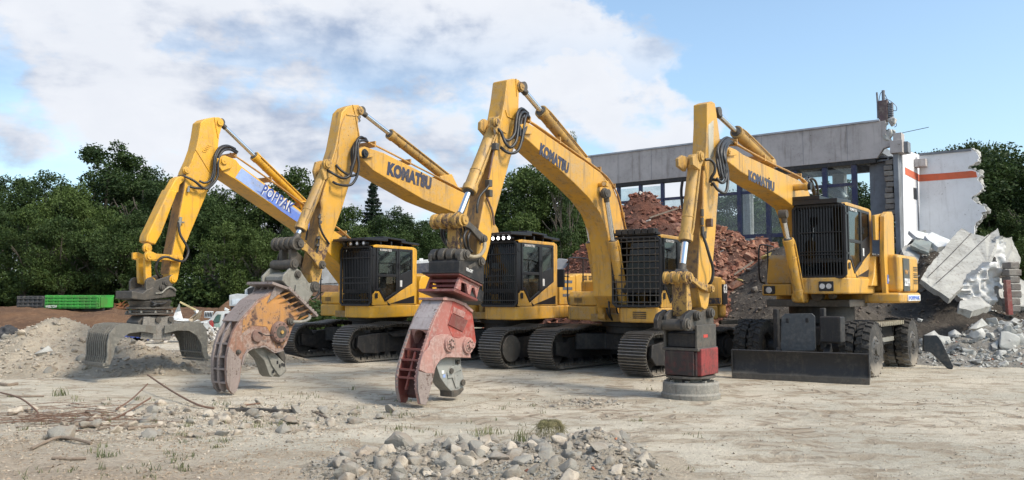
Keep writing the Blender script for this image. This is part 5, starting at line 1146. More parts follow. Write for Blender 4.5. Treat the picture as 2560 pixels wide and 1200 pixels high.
# central rock pile
SL_R = with_mat([detailed_rock(700 + i, R.choice([(1, .7, .5), (1, .85, .42), (.9, .8, .7)])) for i in range(6)], ROCKM)
HP = Heap([(-.55, 8.15, .20, 1.2, .75), (.25, 8.2, .16, 1.2, .7), (.85, 8.35, .29, .60, .64), (.3, 7.5, .15, 1.2, .6), (.95, 7.7, .25, .5, .6), (-1.2, 7.9, .14, .8, .7)], .05, 3, 71)
ep = heap('rock_pile', HP, (-2.4, 2.2, 6.6, 9.3), .04, SAND, 'pile of broken grey concrete rocks in the front centre')
def big(px, py, Yd, s, k, sq=1.0):
    q = at(px, py, Yd); place((ROCKS if k % 3 else SL_R)[k % 6], 'rock', q - ep.location, s, ep, sq, .5)
for a in [(922, 1133, 8.3, .34, 0), (1000, 1118, 8.4, .44, 1, 1.1), (1044, 1130, 8.3, .28, 2), (905, 1140, 8.1, .25, 3), (868, 1142, 8.0, .26, 5), (1250, 1150, 7.8, .34, 4, .8), (1190, 1158, 7.7, .30, 6, .7), (1455, 1100, 8.9, .34, 7, .8), (1520, 1120, 8.6, .40, 8, 1.25), (1490, 1146, 8.1, .34, 9), (1540, 1158, 7.9, .30, 10, .8), (1400, 1150, 8.0, .30, 11, .6), (1610, 1146, 8.1, .22, 2), (1590, 1120, 8.6, .20, 5), (1570, 1182, 7.4, .36, 6, .7), (1440, 1125, 8.5, .22, 0), (1340, 1150, 7.9, .26, 1, .7), (1560, 1100, 8.9, .26, 3, 1.3), (870, 1180, 7.4, .28, 7), (1395, 1185, 7.3, .30, 8, .6), (1320, 1125, 8.4, .2, 4), (1230, 1100, 8.8, .2, 9), (1365, 1105, 8.8, .22, 10)]: big(*a)
scatter_on(ep, HP, ROCKS + SL_R, 'rock', 265, (-1.65, 1.28, 6.9, 9.0), .05, .32, .01, .9, pw=2.2, sink=.22)
scatter_small(ep, HP, ROCKM, 8000, (-2.0, 1.4, 6.7, 9.2), .010, .085, -.03)
scatter_on(ep, HP, with_mat(ROCKS[:4], BRICKM), 'brick_lump', 7, (-1.6, 1.3, 6.9, 8.8), .05, .10, .01, .9)
# boulders set apart
o = place(detailed_rock(901, (1, .55, .5)), 'boulder', G(172, 1100) + Vector((0, 0, .08)), .52, None, .8, .1); o.data.materials.append(ROCKM); o.rotation_euler = (0, .1, .2); tag(o, 'long pointed pale boulder at the left front below the rusty wires', 'boulder')
# gravel bed on the left with larger stones
def ghz(x, y): return gz(x, y)
class Flat:
    def z(s, x, y): return gz(x, y)
gv = empty('gravel_patch', (-4.2, 11.0, 0)); tag(gv, 'grey stones and gravel spread among rusty rods at the left', 'gravel')
def gpatch(x, y): return math.exp(-(((x + 4.3) / 2.2) ** 2 + ((y - 11.0) / 1.3) ** 2))
k = 0
while k < 240:
    x = R.uniform(-8, -1.6); y = R.uniform(9.2, 13); 
    if R.random() > gpatch(x, y): continue
    s = .05 + .24 * R.random() ** 2.2; place(R.choice(ROCKS), 'stone', Vector((x, y, gz(x, y) + s * .12)) - gv.location, s, gv, .8, .6); k += 1
pts = []
while len(pts) < 7000:
    x = R.uniform(-8.5, -1.2); y = R.uniform(9, 13.4)
    if R.random() < gpatch(x, y): s = .012 + .05 * R.random() ** 2; pts.append((x - gv.location.x, y - gv.location.y, gz(x, y) + s * .1, s))
stones_mesh('gravel', pts, ROCKM, gv)
# scattered pebbles everywhere
pts = []
for _ in range(12000):
    px = R.uniform(-60, 2620); py = 870 + 340 * R.random() ** .8; q = G(px, py); cl = fbm(q.x * .9, q.y * .9, 40, 3)
    if cl < .0 and R.random() < .75: continue
    s = (.010 + .035 * R.random() ** 4) * (1.4 if q.y > 11 else 1); pts.append((q.x, q.y, gz(q.x, q.y) + s * .15, s))
o = stones_mesh('pebbles', pts, ROCKM)
o['label'] = 'loose pebbles scattered over the dusty yard'; o['category'] = 'pebbles'
# clods of trampled earth in the left foreground
pts = []
for _ in range(9000):
    px = R.uniform(-80, 900); py = 1070 + 150 * R.random(); q = G(px, py)
    if R.random() > (.25 + .75 * sm(fbm(q.x * .8, q.y * .8, 12, 3), -.1, .25)): continue
    s = .010 + .035 * R.random() ** 2.5; pts.append((q.x, q.y, gz(q.x, q.y) + s * .1, s))
o = stones_mesh('earth_clods', pts, soil('clod_earth', ((.36, .285, .21, 1), (.28, .22, .16, 1), (.42, .35, .27, 1), (.20, .155, .115, 1)), 3, .8, .02)); o['label'] = 'crumbly brown earth clods in the left foreground'; o['category'] = 'earth'
# small rubble patches
for (px, py, rx, ry, n, lab) in ((1452, 1008, .75, .45, 60, 'small patch of grey rubble between the red crusher and the magnet'), (2390, 866, 1.4, .5, 90, 'fringe of small grey stones in front of the right rubble')):
    c0 = G(px, py); e = empty('rubble_patch', c0); tag(e, lab, 'rubble'); 
    for _ in range(n): x, y = R.gauss(0, rx * .5), R.gauss(0, ry * .5); s = .04 + .13 * R.random() ** 2.5; place(R.choice(ROCKS), 'stone', Vector((x, y, gz(c0.x + x, c0.y + y) + s * .1)), s, e, .6, .5)
    stones_mesh('gravel', [(R.gauss(0, rx * .6), R.gauss(0, ry * .6), .005, R.uniform(.012, .04)) for _ in range(n * 6)], ROCKM, e)
# rods, planks, roots
RUST = paint('rusty_rod', (.16, .085, .055), dust=(.30, .24, .19, 1), dirt=.5, rust=.4, rough=.8, scale=6)
WOOD = paint('weathered_wood', (.20, .15, .11), dust=(.36, .30, .24, 1), dirt=.6, rough=.85, scale=5)
def rod(pts, r, mat, name, label, cat, group=None, lift=.02):
    P_ = [G(a, c_) + Vector((0, 0, gz(*G(a, c_).xy) + lift + (z_[0] if z_ else 0))) for a, c_, *z_ in pts]; c0 = P_[0].copy(); b = MB(); b.tube([p_ - c0 for p_ in P_], r, 7, 4); o = b.build(name, mat); o.location = c0; tag(o, label, cat, group); return o
rod([(368, 975, .25), (430, 1000, .12), (495, 1020, .03), (535, 1023)], .015, RUST, 'rusty_rod', 'thick rusty rod sticking up at its left end above the gravel', 'rod')
rod([(290, 1030, .02), (330, 1015, .08), (368, 992, .2)], .012, RUST, 'rusty_rod', 'rusty rod rising to the right beside the thick one', 'rod')
rod([(235, 1062), (300, 1040), (375, 1013, .08)], .014, RUST, 'rusty_rod', 'thin rod slanting over the gravel left of centre', 'rod')
rod([(0, 1010, .15), (50, 1022, .12), (90, 1036, .04), (96, 1042)], .013, RUST, 'rusty_rod', 'curved rusty rod reaching in from the left edge', 'rod')
rod([(245, 1080), (300, 1062), (355, 1050)], .013, WOOD, 'root', 'thin root lying below the rusty wires', 'root')
rod([(78, 1125), (110, 1115), (150, 1108, .03), (200, 1112, .02), (228, 1115)], .018, WOOD, 'root', 'bent root lying in front of the pointed boulder', 'root')
rod([(318, 1077), (360, 1072), (395, 1068)], .02, WOOD, 'stick', 'short brown stick lying right of the pointed boulder', 'stick')
rod([(130, 1149), (175, 1149), (215, 1147)], .016, WOOD, 'stick', 'straight brown stick in the front left earth', 'stick')
rod([(0, 963), (20, 965), (42, 962)], .035, WOOD, 'stick', 'dark driftwood piece at the left edge on the pale track', 'stick')
rod([(18, 994), (60, 996), (110, 994)], .014, WOOD, 'stick', 'thin stick at the upper left of the gravel', 'stick')
rod([(780, 1030), (800, 1038), (822, 1050)], .014, WOOD, 'stick', 'small dark twig on the pale dirt left of the red crusher', 'stick')
rod([(572, 1028), (640, 1027), (700, 1030), (733, 1029)], .035, paint('charred_wood', (.03, .027, .025), dirt=.3, rough=.8), 'charred_beam', 'charred black timber lying right of the gravel', 'timber')
rod([(612, 1016), (650, 1013)], .012, RUST, 'rusty_rod', 'short reddish rod behind the charred timber', 'rod')
b = MB()
for _ in range(70):
    x0_, y0_ = R.uniform(-60, 230), 1052 + R.gauss(0, 15); a = G(x0_, y0_); L = R.uniform(.3, 1.4); an = R.gauss(.12, .28); d = Vector((math.cos(an), math.sin(an), 0)); z_ = gz(a.x, a.y) + R.uniform(.005, .10)
    b.tube([a + Vector((0, 0, z_)), a + d * L * .5 + Vector((0, R.uniform(-.05, .05), z_ + R.uniform(-.02, .05))), a + d * L + Vector((0, 0, z_ + R.uniform(-.03, .02)))], R.uniform(.0025, .005), 4, 3)
o = b.build('wire_tangle', RUST, smooth=60); tag(o, 'dark rusty tangle of thin reinforcing wires at the left', 'wires', kind='stuff')
# grass tufts and weeds
GRS = leafmat('dry_grass', (.30, .27, .14, 1), (.36, .30, .17, 1), (.20, .20, .09, 1)); GRN = leafmat('green_weed', (.12, .14, .06, 1), (.20, .20, .10, 1), (.08, .10, .045, 1))
def tuft(b, c, n, h, sp):
    for _ in range(n):
        a = R.uniform(0, 6.28); o_ = Vector((R.gauss(0, sp), R.gauss(0, sp), 0)); d = Vector((math.cos(a), math.sin(a), 0)); hh = h * R.uniform(.5, 1.2); w_ = .004 + hh * .012; s_ = Vector((-d.y, d.x, 0)) * w_
        p0 = c + o_; p1 = p0 + d * hh * .25 + Vector((0, 0, hh * .6)); p2 = p0 + d * hh * .7 + Vector((0, 0, hh))
        b.add([p0 - s_, p0 + s_, p1 + s_ * .7, p1 - s_ * .7, p2], [(0, 1, 2, 3), (3, 2, 4)])
b = MB()
for _ in range(430):
    px = R.uniform(0, 1750); py = 975 + 225 * R.random(); q = G(px, py)
    if fbm(q.x * .7, q.y * .7, 50, 3) < .02: continue
    q.z = gz(q.x, q.y); tuft(b, q, R.randint(4, 12), R.uniform(.03, .08), .035)
for (px, py, n, h, sp) in ((150, 990, 40, .14, .06), (1000, 1075, 30, .08, .1), (700, 1065, 60, .06, .2), (1215, 1088, 60, .10, .10), (1330, 1125, 50, .12, .10), (1300, 1105, 30, .14, .05), (1495, 975, 0, .1, .1), (880, 975, 10, .1, .05), (745, 990, 30, .06, .25), (990, 1040, 26, .08, .12)):
    q = G(px, py); q.z = max(gz(q.x, q.y), HP.z(q.x, q.y) if HP.z(q.x, q.y) > 0 else -1); tuft(b, q, n, h, sp)
me = b.mesh('weeds', GRN, 0); o = link('weeds', me); tag(o, 'sparse green weeds growing in the dirt', 'weeds', kind='stuff')
b = MB(); q = at(1376, 1098, 8.9); c0 = Vector((q.x, q.y, 0))
for _ in range(420):
    a = R.uniform(0, 6.28); r_ = .02 + .12 * R.random(); p0 = Vector((math.cos(a) * r_ * .4, math.sin(a) * r_ * .4, .25)); o_ = Vector((math.cos(a), math.sin(a), 0)); rr = R.uniform(.8, 1.15)
    b.tube([p0, p0 + o_ * .05 * rr + Vector((0, 0, .06 * rr)), o_ * .12 * rr + Vector((0, 0, .27)), o_ * R.uniform(.10, .19) * rr + Vector((R.uniform(-.06, .06), R.uniform(-.06, .06), R.uniform(.08, .30)))], .0014, 3, 2)
o = b.build('dry_grass_clump', GRS, smooth=0); o.location = c0; tag(o, 'rounded clump of dry grass on top of the front rock pile', 'grass')
BRN = paint('mud_brown_yellow', (.30, .165, .05), dust=(.12, .085, .055, 1), dirt=.9, rust=.3, rough=.65, streak=1.0, bump=.2, scale=1.3)
# ================= machine 1 (far left, with the sorting grapple) =================
def excavator1():
    m = Mach('excavator', (-3.7, 22.2), 33, 'bright yellow crawler excavator with a pale blue panel on its boom, leftmost in the row')
    undercarriage(m, 42); make_house(m, YELB, tail=None, cwtext='KOMATSU', top=2.25)
    make_cab(m, .05, 1.72, .36, 1.38, 1.42, 2.93, 'bars', False, 3, YELB)
    w = .56; o = w / 2
    slab2(m, 'boom', [(547, 394), (562, 388), (590, 399), (600, 412), (763, 533), (850, 586), (893, 625), (925, 700), (935, 730), (915, 745), (893, 722), (850, 664), (763, 570), (590, 450), (557, 430), (546, 412)], w, o, YELB, .02)
    slab2(m, 'boom_lug', [(544, 396), (560, 389), (584, 396), (580, 420), (556, 428), (544, 412)], .06, o + .06, YELB, .02)
    ws = .30; os_ = ws / 2
    z = Zc(200, 240, 3)
    slab2(m, 'stick', [(533, 293), (550, 293), (556, 302), (557, 312), (549, 338), (546, 368), (552, 395), (547, 440), (521, 475), (467, 606), (452, 660), (445, 700), (436, 708), (425, 704), (424, 684), (432, 629), (449, 540), (462, 470), (466, 430), (480, 400), (490, 372), (497, 340), (502, 306), (512, 298)], ws, os_, YELB, .02)
    b = MB()
    for a_, c_ in (((490, 374), (526, 432)), ((536, 294), (546, 345)), ((481, 402), (466, 428))): b.beam(m.P(*a_, os_ + .006), m.P(*c_, os_ + .006), .02, .02)
    for q in range(5): b.beam(m.P(506 + q * 3.4, 378 - q * 3.8 + 0, os_ + .006), m.P(515 + q * 3.4, 375 - q * 3.8 + 5, os_ + .006), .012, .02)
    b.build('weld_bead', YELB, m.root)
    # dark worn front plate of the stick
    b = MB(); pl = [Vector((p.x, 0, p.z)) for p in m.path([(467, 436), (462, 470), (449, 540), (432, 629), (424, 684)], os_)]
    for i in range(len(pl) - 1): b.beam(pl[i] + Vector((.012, 0, 0)), pl[i + 1] + Vector((.012, 0, 0)), ws - .02, .02)
    b.build('wear_plate', BRN, m.root)
    cylinder(m, 'arm_cylinder', (765, 515), (549, 306), (633, 396), .105, .05, YELB, 0)
    for s_ in (-.16, .10): slab2(m, 'cylinder_lug', [(750, 505), (775, 500), (790, 540), (760, 540)], .05, s_ + .05, YELB)
    for s_ in (-.20, .20): cylinder(m, 'boom_cylinder', (915 + 40 * 0, 765), (858, 600), (880, 680) if s_ > 0 else (880, 680), .09, .05, YELB, s_ * 2.0)
    pin(m, (549, 306), os_, .075, mat=YELB); pin(m, (559, 402), o + .06, .08, mat=YELB); pin(m, (466, 426), os_, .06, mat=YELB)
    # bucket cylinder inside its box-shaped guard
    A = m.path([(447, 462), (470, 470), (462, 440), (445, 445)], 0)
    b = MB(); b.prism(m.poly([(424, 472), (445, 478), (404, 585), (389, 612), (376, 608), (366, 604), (368, 590)], .13), .13, -.15); g = b.build('cylinder_guard', YELB, m.root, bevel=.03)
    b = MB(); b.prism(m.poly([(424, 474), (440, 446), (452, 440), (462, 442), (462, 452), (450, 462), (446, 482)], .11), .11, -.11); b.build('guard_lug', YELB, g, bevel=.02)
    pin(m, (369, 620), .15, .07, mat=YELB)
    for y_ in (.26, -.20): slab2(m, 'rocker_link', [(366, 630), (380, 629), (392, 634), (450, 639), (456, 646), (452, 655), (392, 648), (378, 650), (366, 646)], .06, y_, YELB, .01, ref=.26)
    slab2(m, 'h_link', [(363, 644), (378, 644), (379, 695), (384, 703), (376, 712), (366, 708), (364, 690)], .08, .16, YELB, .01); slab2(m, 'h_link', [(363, 644), (378, 644), (379, 695), (384, 703), (376, 712), (366, 708), (364, 690)], .08, -.08, YELB, .01, ref=.16)
    pin(m, (374, 640), .27, .075, mat=YELB); pin(m, (450, 645), .27, .05, mat=YELB); pin(m, (380, 704), .22, .06, mat=YELB); pin(m, (433, 698), .30, .065, mat=YELB)
    # decals
    b = MB(); b.prism(m.poly([(604, 420), (763, 540), (763, 566), (700, 522), (660, 496), (588, 444)], o), o + .002, o + .005); b.build('pale_decal', DECALL, m.root, smooth=0)
    b = MB(); b.prism(m.poly([(640, 476), (655, 480), (700, 500), (763, 546), (800, 573), (796, 592), (763, 569), (700, 526)], o), o + .006, o + .009); b.build('blue_decal', DECALB, m.root, smooth=0)
    p0 = m.P(651, 484, o + .012); p1 = m.P(728, 534, o + .012)
    text('POPPAK', m.root, p0 , p1 - p0, m.P(657, 460, o + .012) - p0, (p1 - p0).length, .27, WHT, bold=.075, ext=.001, shear=.15)
    text('POPPAK', m.root, p0 + Vector((0, .006, 0)), p1 - p0, m.P(657, 460, o + .012) - p0, (p1 - p0).length * 1.0, .27, DECALT, bold=.02, ext=.001, shear=.15)
    pipes(m, [(585, 392), (605, 404), (700, 470), (763, 516), (850, 576), (890, 612)], 0, [.24, .17, .10, -.12, -.2], lift=.05)
    H = [[(590, 377, .2), (572, 366, .22), (552, 372, .25), (540, 395, .28), (537, 430, .3), (530, 455, .3), (515, 470, .28), (490, 470, .26), (474, 466, .22)],
         [(592, 383, .26), (575, 374, .28), (557, 378, .3), (546, 400, .32), (544, 440, .34), (530, 462, .34), (512, 472, .3), (485, 452, .25), (460, 440, .18)],
         [(588, 372, .1), (568, 364, .14), (548, 370, .2), (537, 392, .26), (533, 430, .28), (526, 450, .28), (512, 457, .25), (498, 452, .2)],
         [(594, 380, -.1), (575, 368, -.05), (552, 378, .1), (542, 400, .2)],
         [(447, 556, .2), (450, 585, .24), (464, 610, .28), (471, 630, .3), (460, 652, .34), (440, 650, .38), (415, 642, .36), (397, 650, .3), (390, 672, .25), (398, 692, .2), (405, 690, .1)]]
    hoses(m, H, .026)
    b = MB(); b.cyl(m.P(452, 543, .2), m.P(447, 567, .2), .035); b.cyl(m.P(445, 555, .2), m.P(460, 556, .2), .018); b.cyl(m.P(473, 466, .2), m.P(470, 480, .2), .03); b.build('hose_fitting', GRY, m.root)
    # ---- quick coupler with rotator and sorting grapple: a tool of its own, hung on the stick ----
    t = empty('sorting_grapple', m.O, m.rz); tag(t, 'dark grey sorting grapple with two ribbed tine shells hanging over the grey sand', 'grapple')
    t_root = m.root; m.root = t
    c5 = Zc(330, 540, 4.285)
    for y_ in (.30, -.24):
        slab2(m, 'hanger_plate', c5([(150, 760), (150, 700), (175, 665), (205, 655), (240, 670), (252, 690), (400, 640), (440, 626), (470, 650), (472, 690), (432, 750), (340, 790), (150, 800)]), .06, y_, GUN, .012, ref=.30)
    slab2(m, 'coupler_body', c5([(0, 800), (60, 812), (115, 828), (160, 790), (230, 760), (300, 800), (350, 790), (400, 760), (440, 765), (470, 800), (475, 862), (380, 875), (130, 905), (0, 888)]), .58, .32, GUN, .02)
    b = MB(); b.beam(m.P(330 + 250 / 4.285, 540 + 828 / 4.285, .34), m.P(330 + 320 / 4.285, 540 + 822 / 4.285, .34), .02, .03); b.tube(m.path(c5([(320, 824), (360, 785), (400, 762), (440, 772), (468, 800)]), .345), .02, 6, 5); b.build('reinforcing_rib', GRY, t)
    for q in ((362, 716), (326, 766)): pin(m, (330 + q[0] / 4.285, 540 + q[1] / 4.285), .33, .045, mat=GUN)
    cx = m.P(374, 780, 0); X0 = cx.x
    zz = lambda y_: m.P(374, y_, 0).z
    b = MB(); b.cyl((X0, 0, zz(770)), (X0, 0, zz(752)), .36, .42, n=30); b.bb((X0 - .30, -.25, zz(770)), (X0 + .25, .25, zz(748))); b.build('rotator_housing', GUN, t, bevel=.01)
    for a_, r_ in ((772, .44), (779, .40), (786, .46)):
        b = MB(); b.cyl((X0, 0, zz(a_)), (X0, 0, zz(a_ - 5)), r_, n=36); b.build('rotator_flange', GUN, t, bevel=.006)
    for q in range(10):
        a_ = q * PI / 5; b = MB(); b.cyl((X0 + .42 * math.cos(a_), .42 * math.sin(a_), zz(783)), (X0 + .42 * math.cos(a_), .42 * math.sin(a_), zz(776)), .022, n=8); b.build('bolt', GRY, t)
    hoses(m, [c5([(190, 900, .3), (240, 935, .42), (330, 940, .42), (395, 900, .3)]), c5([(200, 985, .1), (220, 960, .4), (280, 955, .4), (310, 990, .2)])], .022)
    # grapple frame turned about the rotator: opening axis a, width axis wv (towards camera right)
    g = rad(50); aW = Vector((-math.cos(g), -math.sin(g), 0)); wW = Vector((math.sin(g), -math.cos(g), 0))
    aL = Vector((aW.dot(m.f), aW.dot(m.l), 0)); wL = Vector((wW.dot(m.f), wW.dot(m.l), 0)); C = Vector((X0, 0, 0))
    def gp(a, wv, z): return C + aL * (a * .88) + wL * wv + Vector((0, 0, z))
    def gprism(b, poly, w0, w1): b.loft2([gp(a, w0, z_) for a, z_ in poly], [gp(a, w1, z_) for a, z_ in poly])
    zt = zz(788); zb = zz(903)
    b = MB(); gprism(b, [(-.30, zt), (.30, zt), (.42, zt - .12), (.40, zt - .42), (-.40, zt - .42), (-.42, zt - .12)], -.22, .30); b.build('grapple_frame', GUN, t, bevel=.015)
    b = MB(); gprism(b, [(-.36, zt - .02), (.34, zt - .02), (.40, zt - .46), (-.30, zt - .50)], .36, .385)
    EXP = paint('checker_plate', (.20, .19, .175), dust=(.34, .31, .27, 1), dirt=.8, rust=.2, rough=.7, scale=3, bump=.8)
    cov = b.build('checker_cover', EXP, t, bevel=.01)
    for a_, z_ in ((-.28, zt - .08), (.02, zt - .08)):
        b = MB(); b.cyl(gp(a_, .38, z_), gp(a_, .43, z_), .055, n=16); b.build('pin', GUN, t)
    for sg in (1, -1):
        sh = empty('tine_shell', (0, 0, 0), 0, t)
        # shell profile: arm leaves the frame, arches over and curls down to the cutting edge
        outer = [(.10, zt - .20), (.45, zt - .17), (.80, zt - .14), (1.00, zt - .17), (1.13, zt - .30), (1.17, zt - .50), (1.16, zt - .75), (1.21, zt - .92), (1.27, zb)]
        inner = [(.10, zt - .36), (.42, zt - .31), (.70, zt - .33), (.88, zt - .43), (1.0, zt - .60), (1.04, zt - .78), (1.10, zt - .92), (1.20, zb + .01)]
        side = outer + inner[::-1]; side = [(a_ * sg, z_) for a_, z_ in side]
        side_ = [(.62, zt - .14), (.80, zt - .135), (1.00, zt - .165), (1.13, zt - .30), (1.17, zt - .50), (1.16, zt - .75), (1.21, zt - .92), (1.27, zb)] + [(1.20, zb + .02), (1.13, zt - .88), (1.08, zt - .72), (1.09, zt - .50), (1.05, zt - .33), (.94, zt - .24), (.7, zt - .22)]
        narrow = [(a_ * sg, z_) for a_, z_ in side_]
        for w0, w1 in ((.44, .48), (-.48, -.44)):
            b = MB(); gprism(b, side if w0 > 0 else side, w0, w1); b.build('side_plate', GRAP, sh, bevel=.008)
        for k in range(9):
            wv = -.40 + k * .0875 + .05; b = MB(); gprism(b, narrow, wv - .011, wv + .011); b.build('rib', GRAP, sh)
        for u in range(4):
            i_ = [2, 4, 6, 7][u]; a_, z_ = outer[i_]; b = MB(); p_, q_ = gp((a_ - .06) * sg, -.45, z_ - .04), gp((a_ - .06) * sg, .45, z_ - .04); b.beam(p_, q_, .09, .03, side=aL); b.build('cross_bar', GRAP, sh)
        a_, z_ = outer[-1]; b = MB(); b.beam(gp((a_ - .06) * sg, -.48, z_ + .03), gp((a_ - .06) * sg, .48, z_ + .03), .07, .05, side=aL); b.build('cutting_edge', GRAP, sh)
        b = MB(); gprism(b, [(.25 * sg, zt - .18), (.62 * sg, zt - .15), (.66 * sg, zt - .32), (.25 * sg, zt - .34)], -.30, .30); b.build('arm_box', GRAP, sh, bevel=.01)
    m.root = t_root

# ================= machine 2 (orange crusher, lit lamps) =================
def excavator2():
    m = Mach('excavator', (0.0, 20.6), 35, 'yellow crawler excavator with four lit lamps above its barred cab, second from the left')
    undercarriage(m, 42, cap=True); make_house(m, YEL, tail='61', vents=2, top=2.2)
    make_cab(m, .05, 1.72, .36, 1.38, 1.42, 2.95, 'bars', True, 4, YEL)
    w = .56; o = w / 2
    slab2(m, 'boom', [(898, 372), (912, 366), (960, 382), (1160, 482), (1205, 512), (1245, 570), (1262, 640), (1265, 700), (1245, 710), (1222, 650), (1190, 572), (1140, 533), (1060, 500), (933, 426), (902, 395)], w, o, YEL, .02)
    slab2(m, 'boom_lug', [(896, 374), (912, 366), (935, 374), (934, 392), (915, 396), (900, 390)], .06, o + .06, YEL, .015)
    ws = .28; os_ = ws / 2
    slab2(m, 'stick', [(882, 262), (897, 262), (905, 270), (906, 282), (898, 292), (895, 312), (900, 345), (886, 400), (880, 440), (855, 524), (826, 606), (812, 648), (800, 700), (790, 722), (780, 718), (776, 680), (788, 632), (806, 520), (804, 500), (812, 470), (822, 440), (826, 410), (838, 372), (846, 330), (855, 280), (866, 268)], ws, os_, YEL, .02)
    b = MB(); pl = [Vector((p.x, 0, p.z)) for p in m.path([(821, 442), (812, 470), (804, 505), (806, 520), (788, 632), (777, 685)], os_)]
    for i in range(len(pl) - 1): b.beam(pl[i] + Vector((.012, 0, 0)), pl[i + 1] + Vector((.012, 0, 0)), ws - .02, .02)
    b.build('wear_plate', BRN, m.root)
    slab2(m, 'worn_stick_end', [(826, 606), (812, 648), (800, 700), (790, 721), (781, 716), (778, 680), (786, 636), (800, 600)], .02, os_ + .012, YELW, .003)
    b = MB()
    for a_, c_ in (((882, 262), (889, 288)), ((866, 286), (895, 290)), ((889, 288), (898, 340)), ((824, 435), (846, 360))): b.beam(m.P(*a_, os_ + .006), m.P(*c_, os_ + .006), .02, .02)
    b.build('weld_bead', YEL, m.root)
    b = MB(); b.tube(m.path([(864, 288), (852, 320), (846, 368), (845, 392), (841, 408), (843, 425), (858, 442)], os_ + .012), .006, 6, 4); b.build('grease_line', PIPE, m.root)
    cylinder(m, 'arm_cylinder', (1120, 448), (900, 277), (972, 345), .105, .05, YELD, 0)
    slab2(m, 'cylinder_lug', [(1100, 440), (1130, 435), (1150, 476), (1105, 455)], .28, .14, YEL)
    for s_ in (-.40, .40): cylinder(m, 'boom_cylinder', (1248, 790), (1180, 560), (1205, 660), .095, .05, YEL, s_)
    cylinder(m, 'bucket_cylinder', (818, 415), (737, 606), (748, 570), .105, .055, YELD, 0)
    grease(m, [(820, 425), (796, 660), (900, 290)], os_); pin(m, (900, 277), os_, .07); pin(m, (912, 384), o + .06, .07, mat=BLK); pin(m, (818, 410), os_ + .04, .07)
    for y_ in (.15, -.09): slab2(m, 'cylinder_lug', [(806, 425), (812, 402), (826, 398), (836, 412), (832, 440), (812, 450)], .06, y_, YELD, .01, ref=.15)
    for y_ in (.27, -.21): slab2(m, 'rocker_link', [(738, 604), (748, 597), (760, 602), (800, 640), (814, 658), (810, 672), (798, 670), (786, 652), (765, 628), (742, 618)], .06, y_, GUN if y_ < 0 else YELW, .01, ref=.27)
    for y_ in (.17, -.09): slab2(m, 'h_link', [(728, 614), (742, 612), (744, 655), (742, 668), (731, 668), (727, 655)], .08, y_, GUN, .01, ref=.17)
    b = MB(); b.cyl(m.Q(745, 608, .30, -.34), m.Q(745, 608, .30, .30), .10, n=20)
    for q in range(5): b.cyl(m.Q(745, 608, .30, -.32 + q * .14), m.Q(745, 608, .30, -.26 + q * .14), .125, n=20)
    b.build('link_pin', GUN, m.root, bevel=.006)
    pin(m, (750, 609), .29, .07, mat=GUN); pin(m, (806, 662), .28, .06, mat=GUN)
    p0 = m.P(967, 437, o + .004); p1 = m.P(1077, 476, o + .004)
    text("KOMATSU", m.root, p0, p1 - p0, m.P(970, 405, o + .004) - p0, (p1 - p0).length, .29, TXT, bold=.075, ext=.003)
    b = MB(); b.cyl(m.P(1053, 433, o), m.P(1053, 433, o + .006), .028, n=12); b.build('lettering', TXT, m.root)
    pipes(m, [(925, 362), (960, 378), (1050, 424), (1160, 480), (1205, 508)], 0, [.24, .17, .10, -.12, -.2], lift=.055)
    c = Zc(680, 240, 4)
    hoses(m, [c(h) for h in ([(945, 440, .1), (890, 410, .25), (850, 450, .3), (838, 520, .32), (830, 620, .34), (800, 720, .34), (770, 800, .32), (700, 820, .3), (600, 770, .25), (540, 735, .1)],
                             [(955, 455, .2), (900, 445, .3), (862, 480, .34), (860, 600, .36), (868, 700, .38), (850, 800, .38), (800, 880, .36), (730, 895, .33), (650, 880, .3), (610, 860, .22)],
                             [(940, 430, 0), (880, 415, .15), (840, 460, .25), (815, 540, .28), (815, 640, .3), (790, 720, .3), (790, 790, .25)],
                             [(935, 425, -.1), (880, 420, .1), (845, 450, .2), (826, 530, .26), (825, 640, .28), (812, 700, .28), (790, 770, .25)],
                             [(930, 425, -.1), (870, 420, .05), (825, 480, .15), (795, 560, .2), (800, 680, .22), (788, 760, .22)],
                             [(640, 690, .15), (700, 750, .25), (780, 795, .3), (830, 790, .32), (860, 770, .34)])], .026)
    hoses(m, [[(800, 535, .17), (799, 560, .2), (806, 583, .2), (823, 610, .18)], [(797, 590, .18), (796, 615, .18), (790, 635, .17)], [(708, 620, -.3), (697, 640, -.35), (696, 655, -.35), (706, 665, -.2)],
              [(770, 530, -.16), (768, 575, -.18), (765, 600, -.17)]], .02)
    for q in ((799, 540), (801, 552), (797, 592), (795, 610)): b = MB(); b.cyl(m.P(q[0], q[1], .18), m.P(q[0] - 1, q[1] + 6, .18), .036, n=12); b.build('hose_fitting', GUN, m.root)
    # ---- grey quick coupler + crusher ----
    t = empty('concrete_crusher', m.O, m.rz); tag(t, 'rusty orange concrete crusher jaw standing on the ground with its grey coupler on top', 'crusher')
    rt = m.root; m.root = t
    c = Zc(640, 520, 5)
    near = c([(335, 850), (430, 748), (500, 742), (560, 785), (600, 850), (670, 945), (735, 925), (780, 960), (780, 1010), (720, 1060), (700, 1095), (645, 1180), (600, 1190), (330, 910)])
    for y_ in (.30, -.26): slab2(m, 'coupler_plate', near, .05, y_, GRY, .012, ref=.30)
    slab2(m, 'coupler_housing', c([(340, 855), (440, 800), (560, 850), (640, 960), (700, 1000), (690, 1080), (620, 1160), (335, 905)]), .5, .25, GRY, .015)
    slab2(m, 'coupler_bumper', c([(490, 1060), (500, 960), (560, 960), (690, 1070), (640, 1170), (600, 1180)]), .03, .335, GRY, .01)
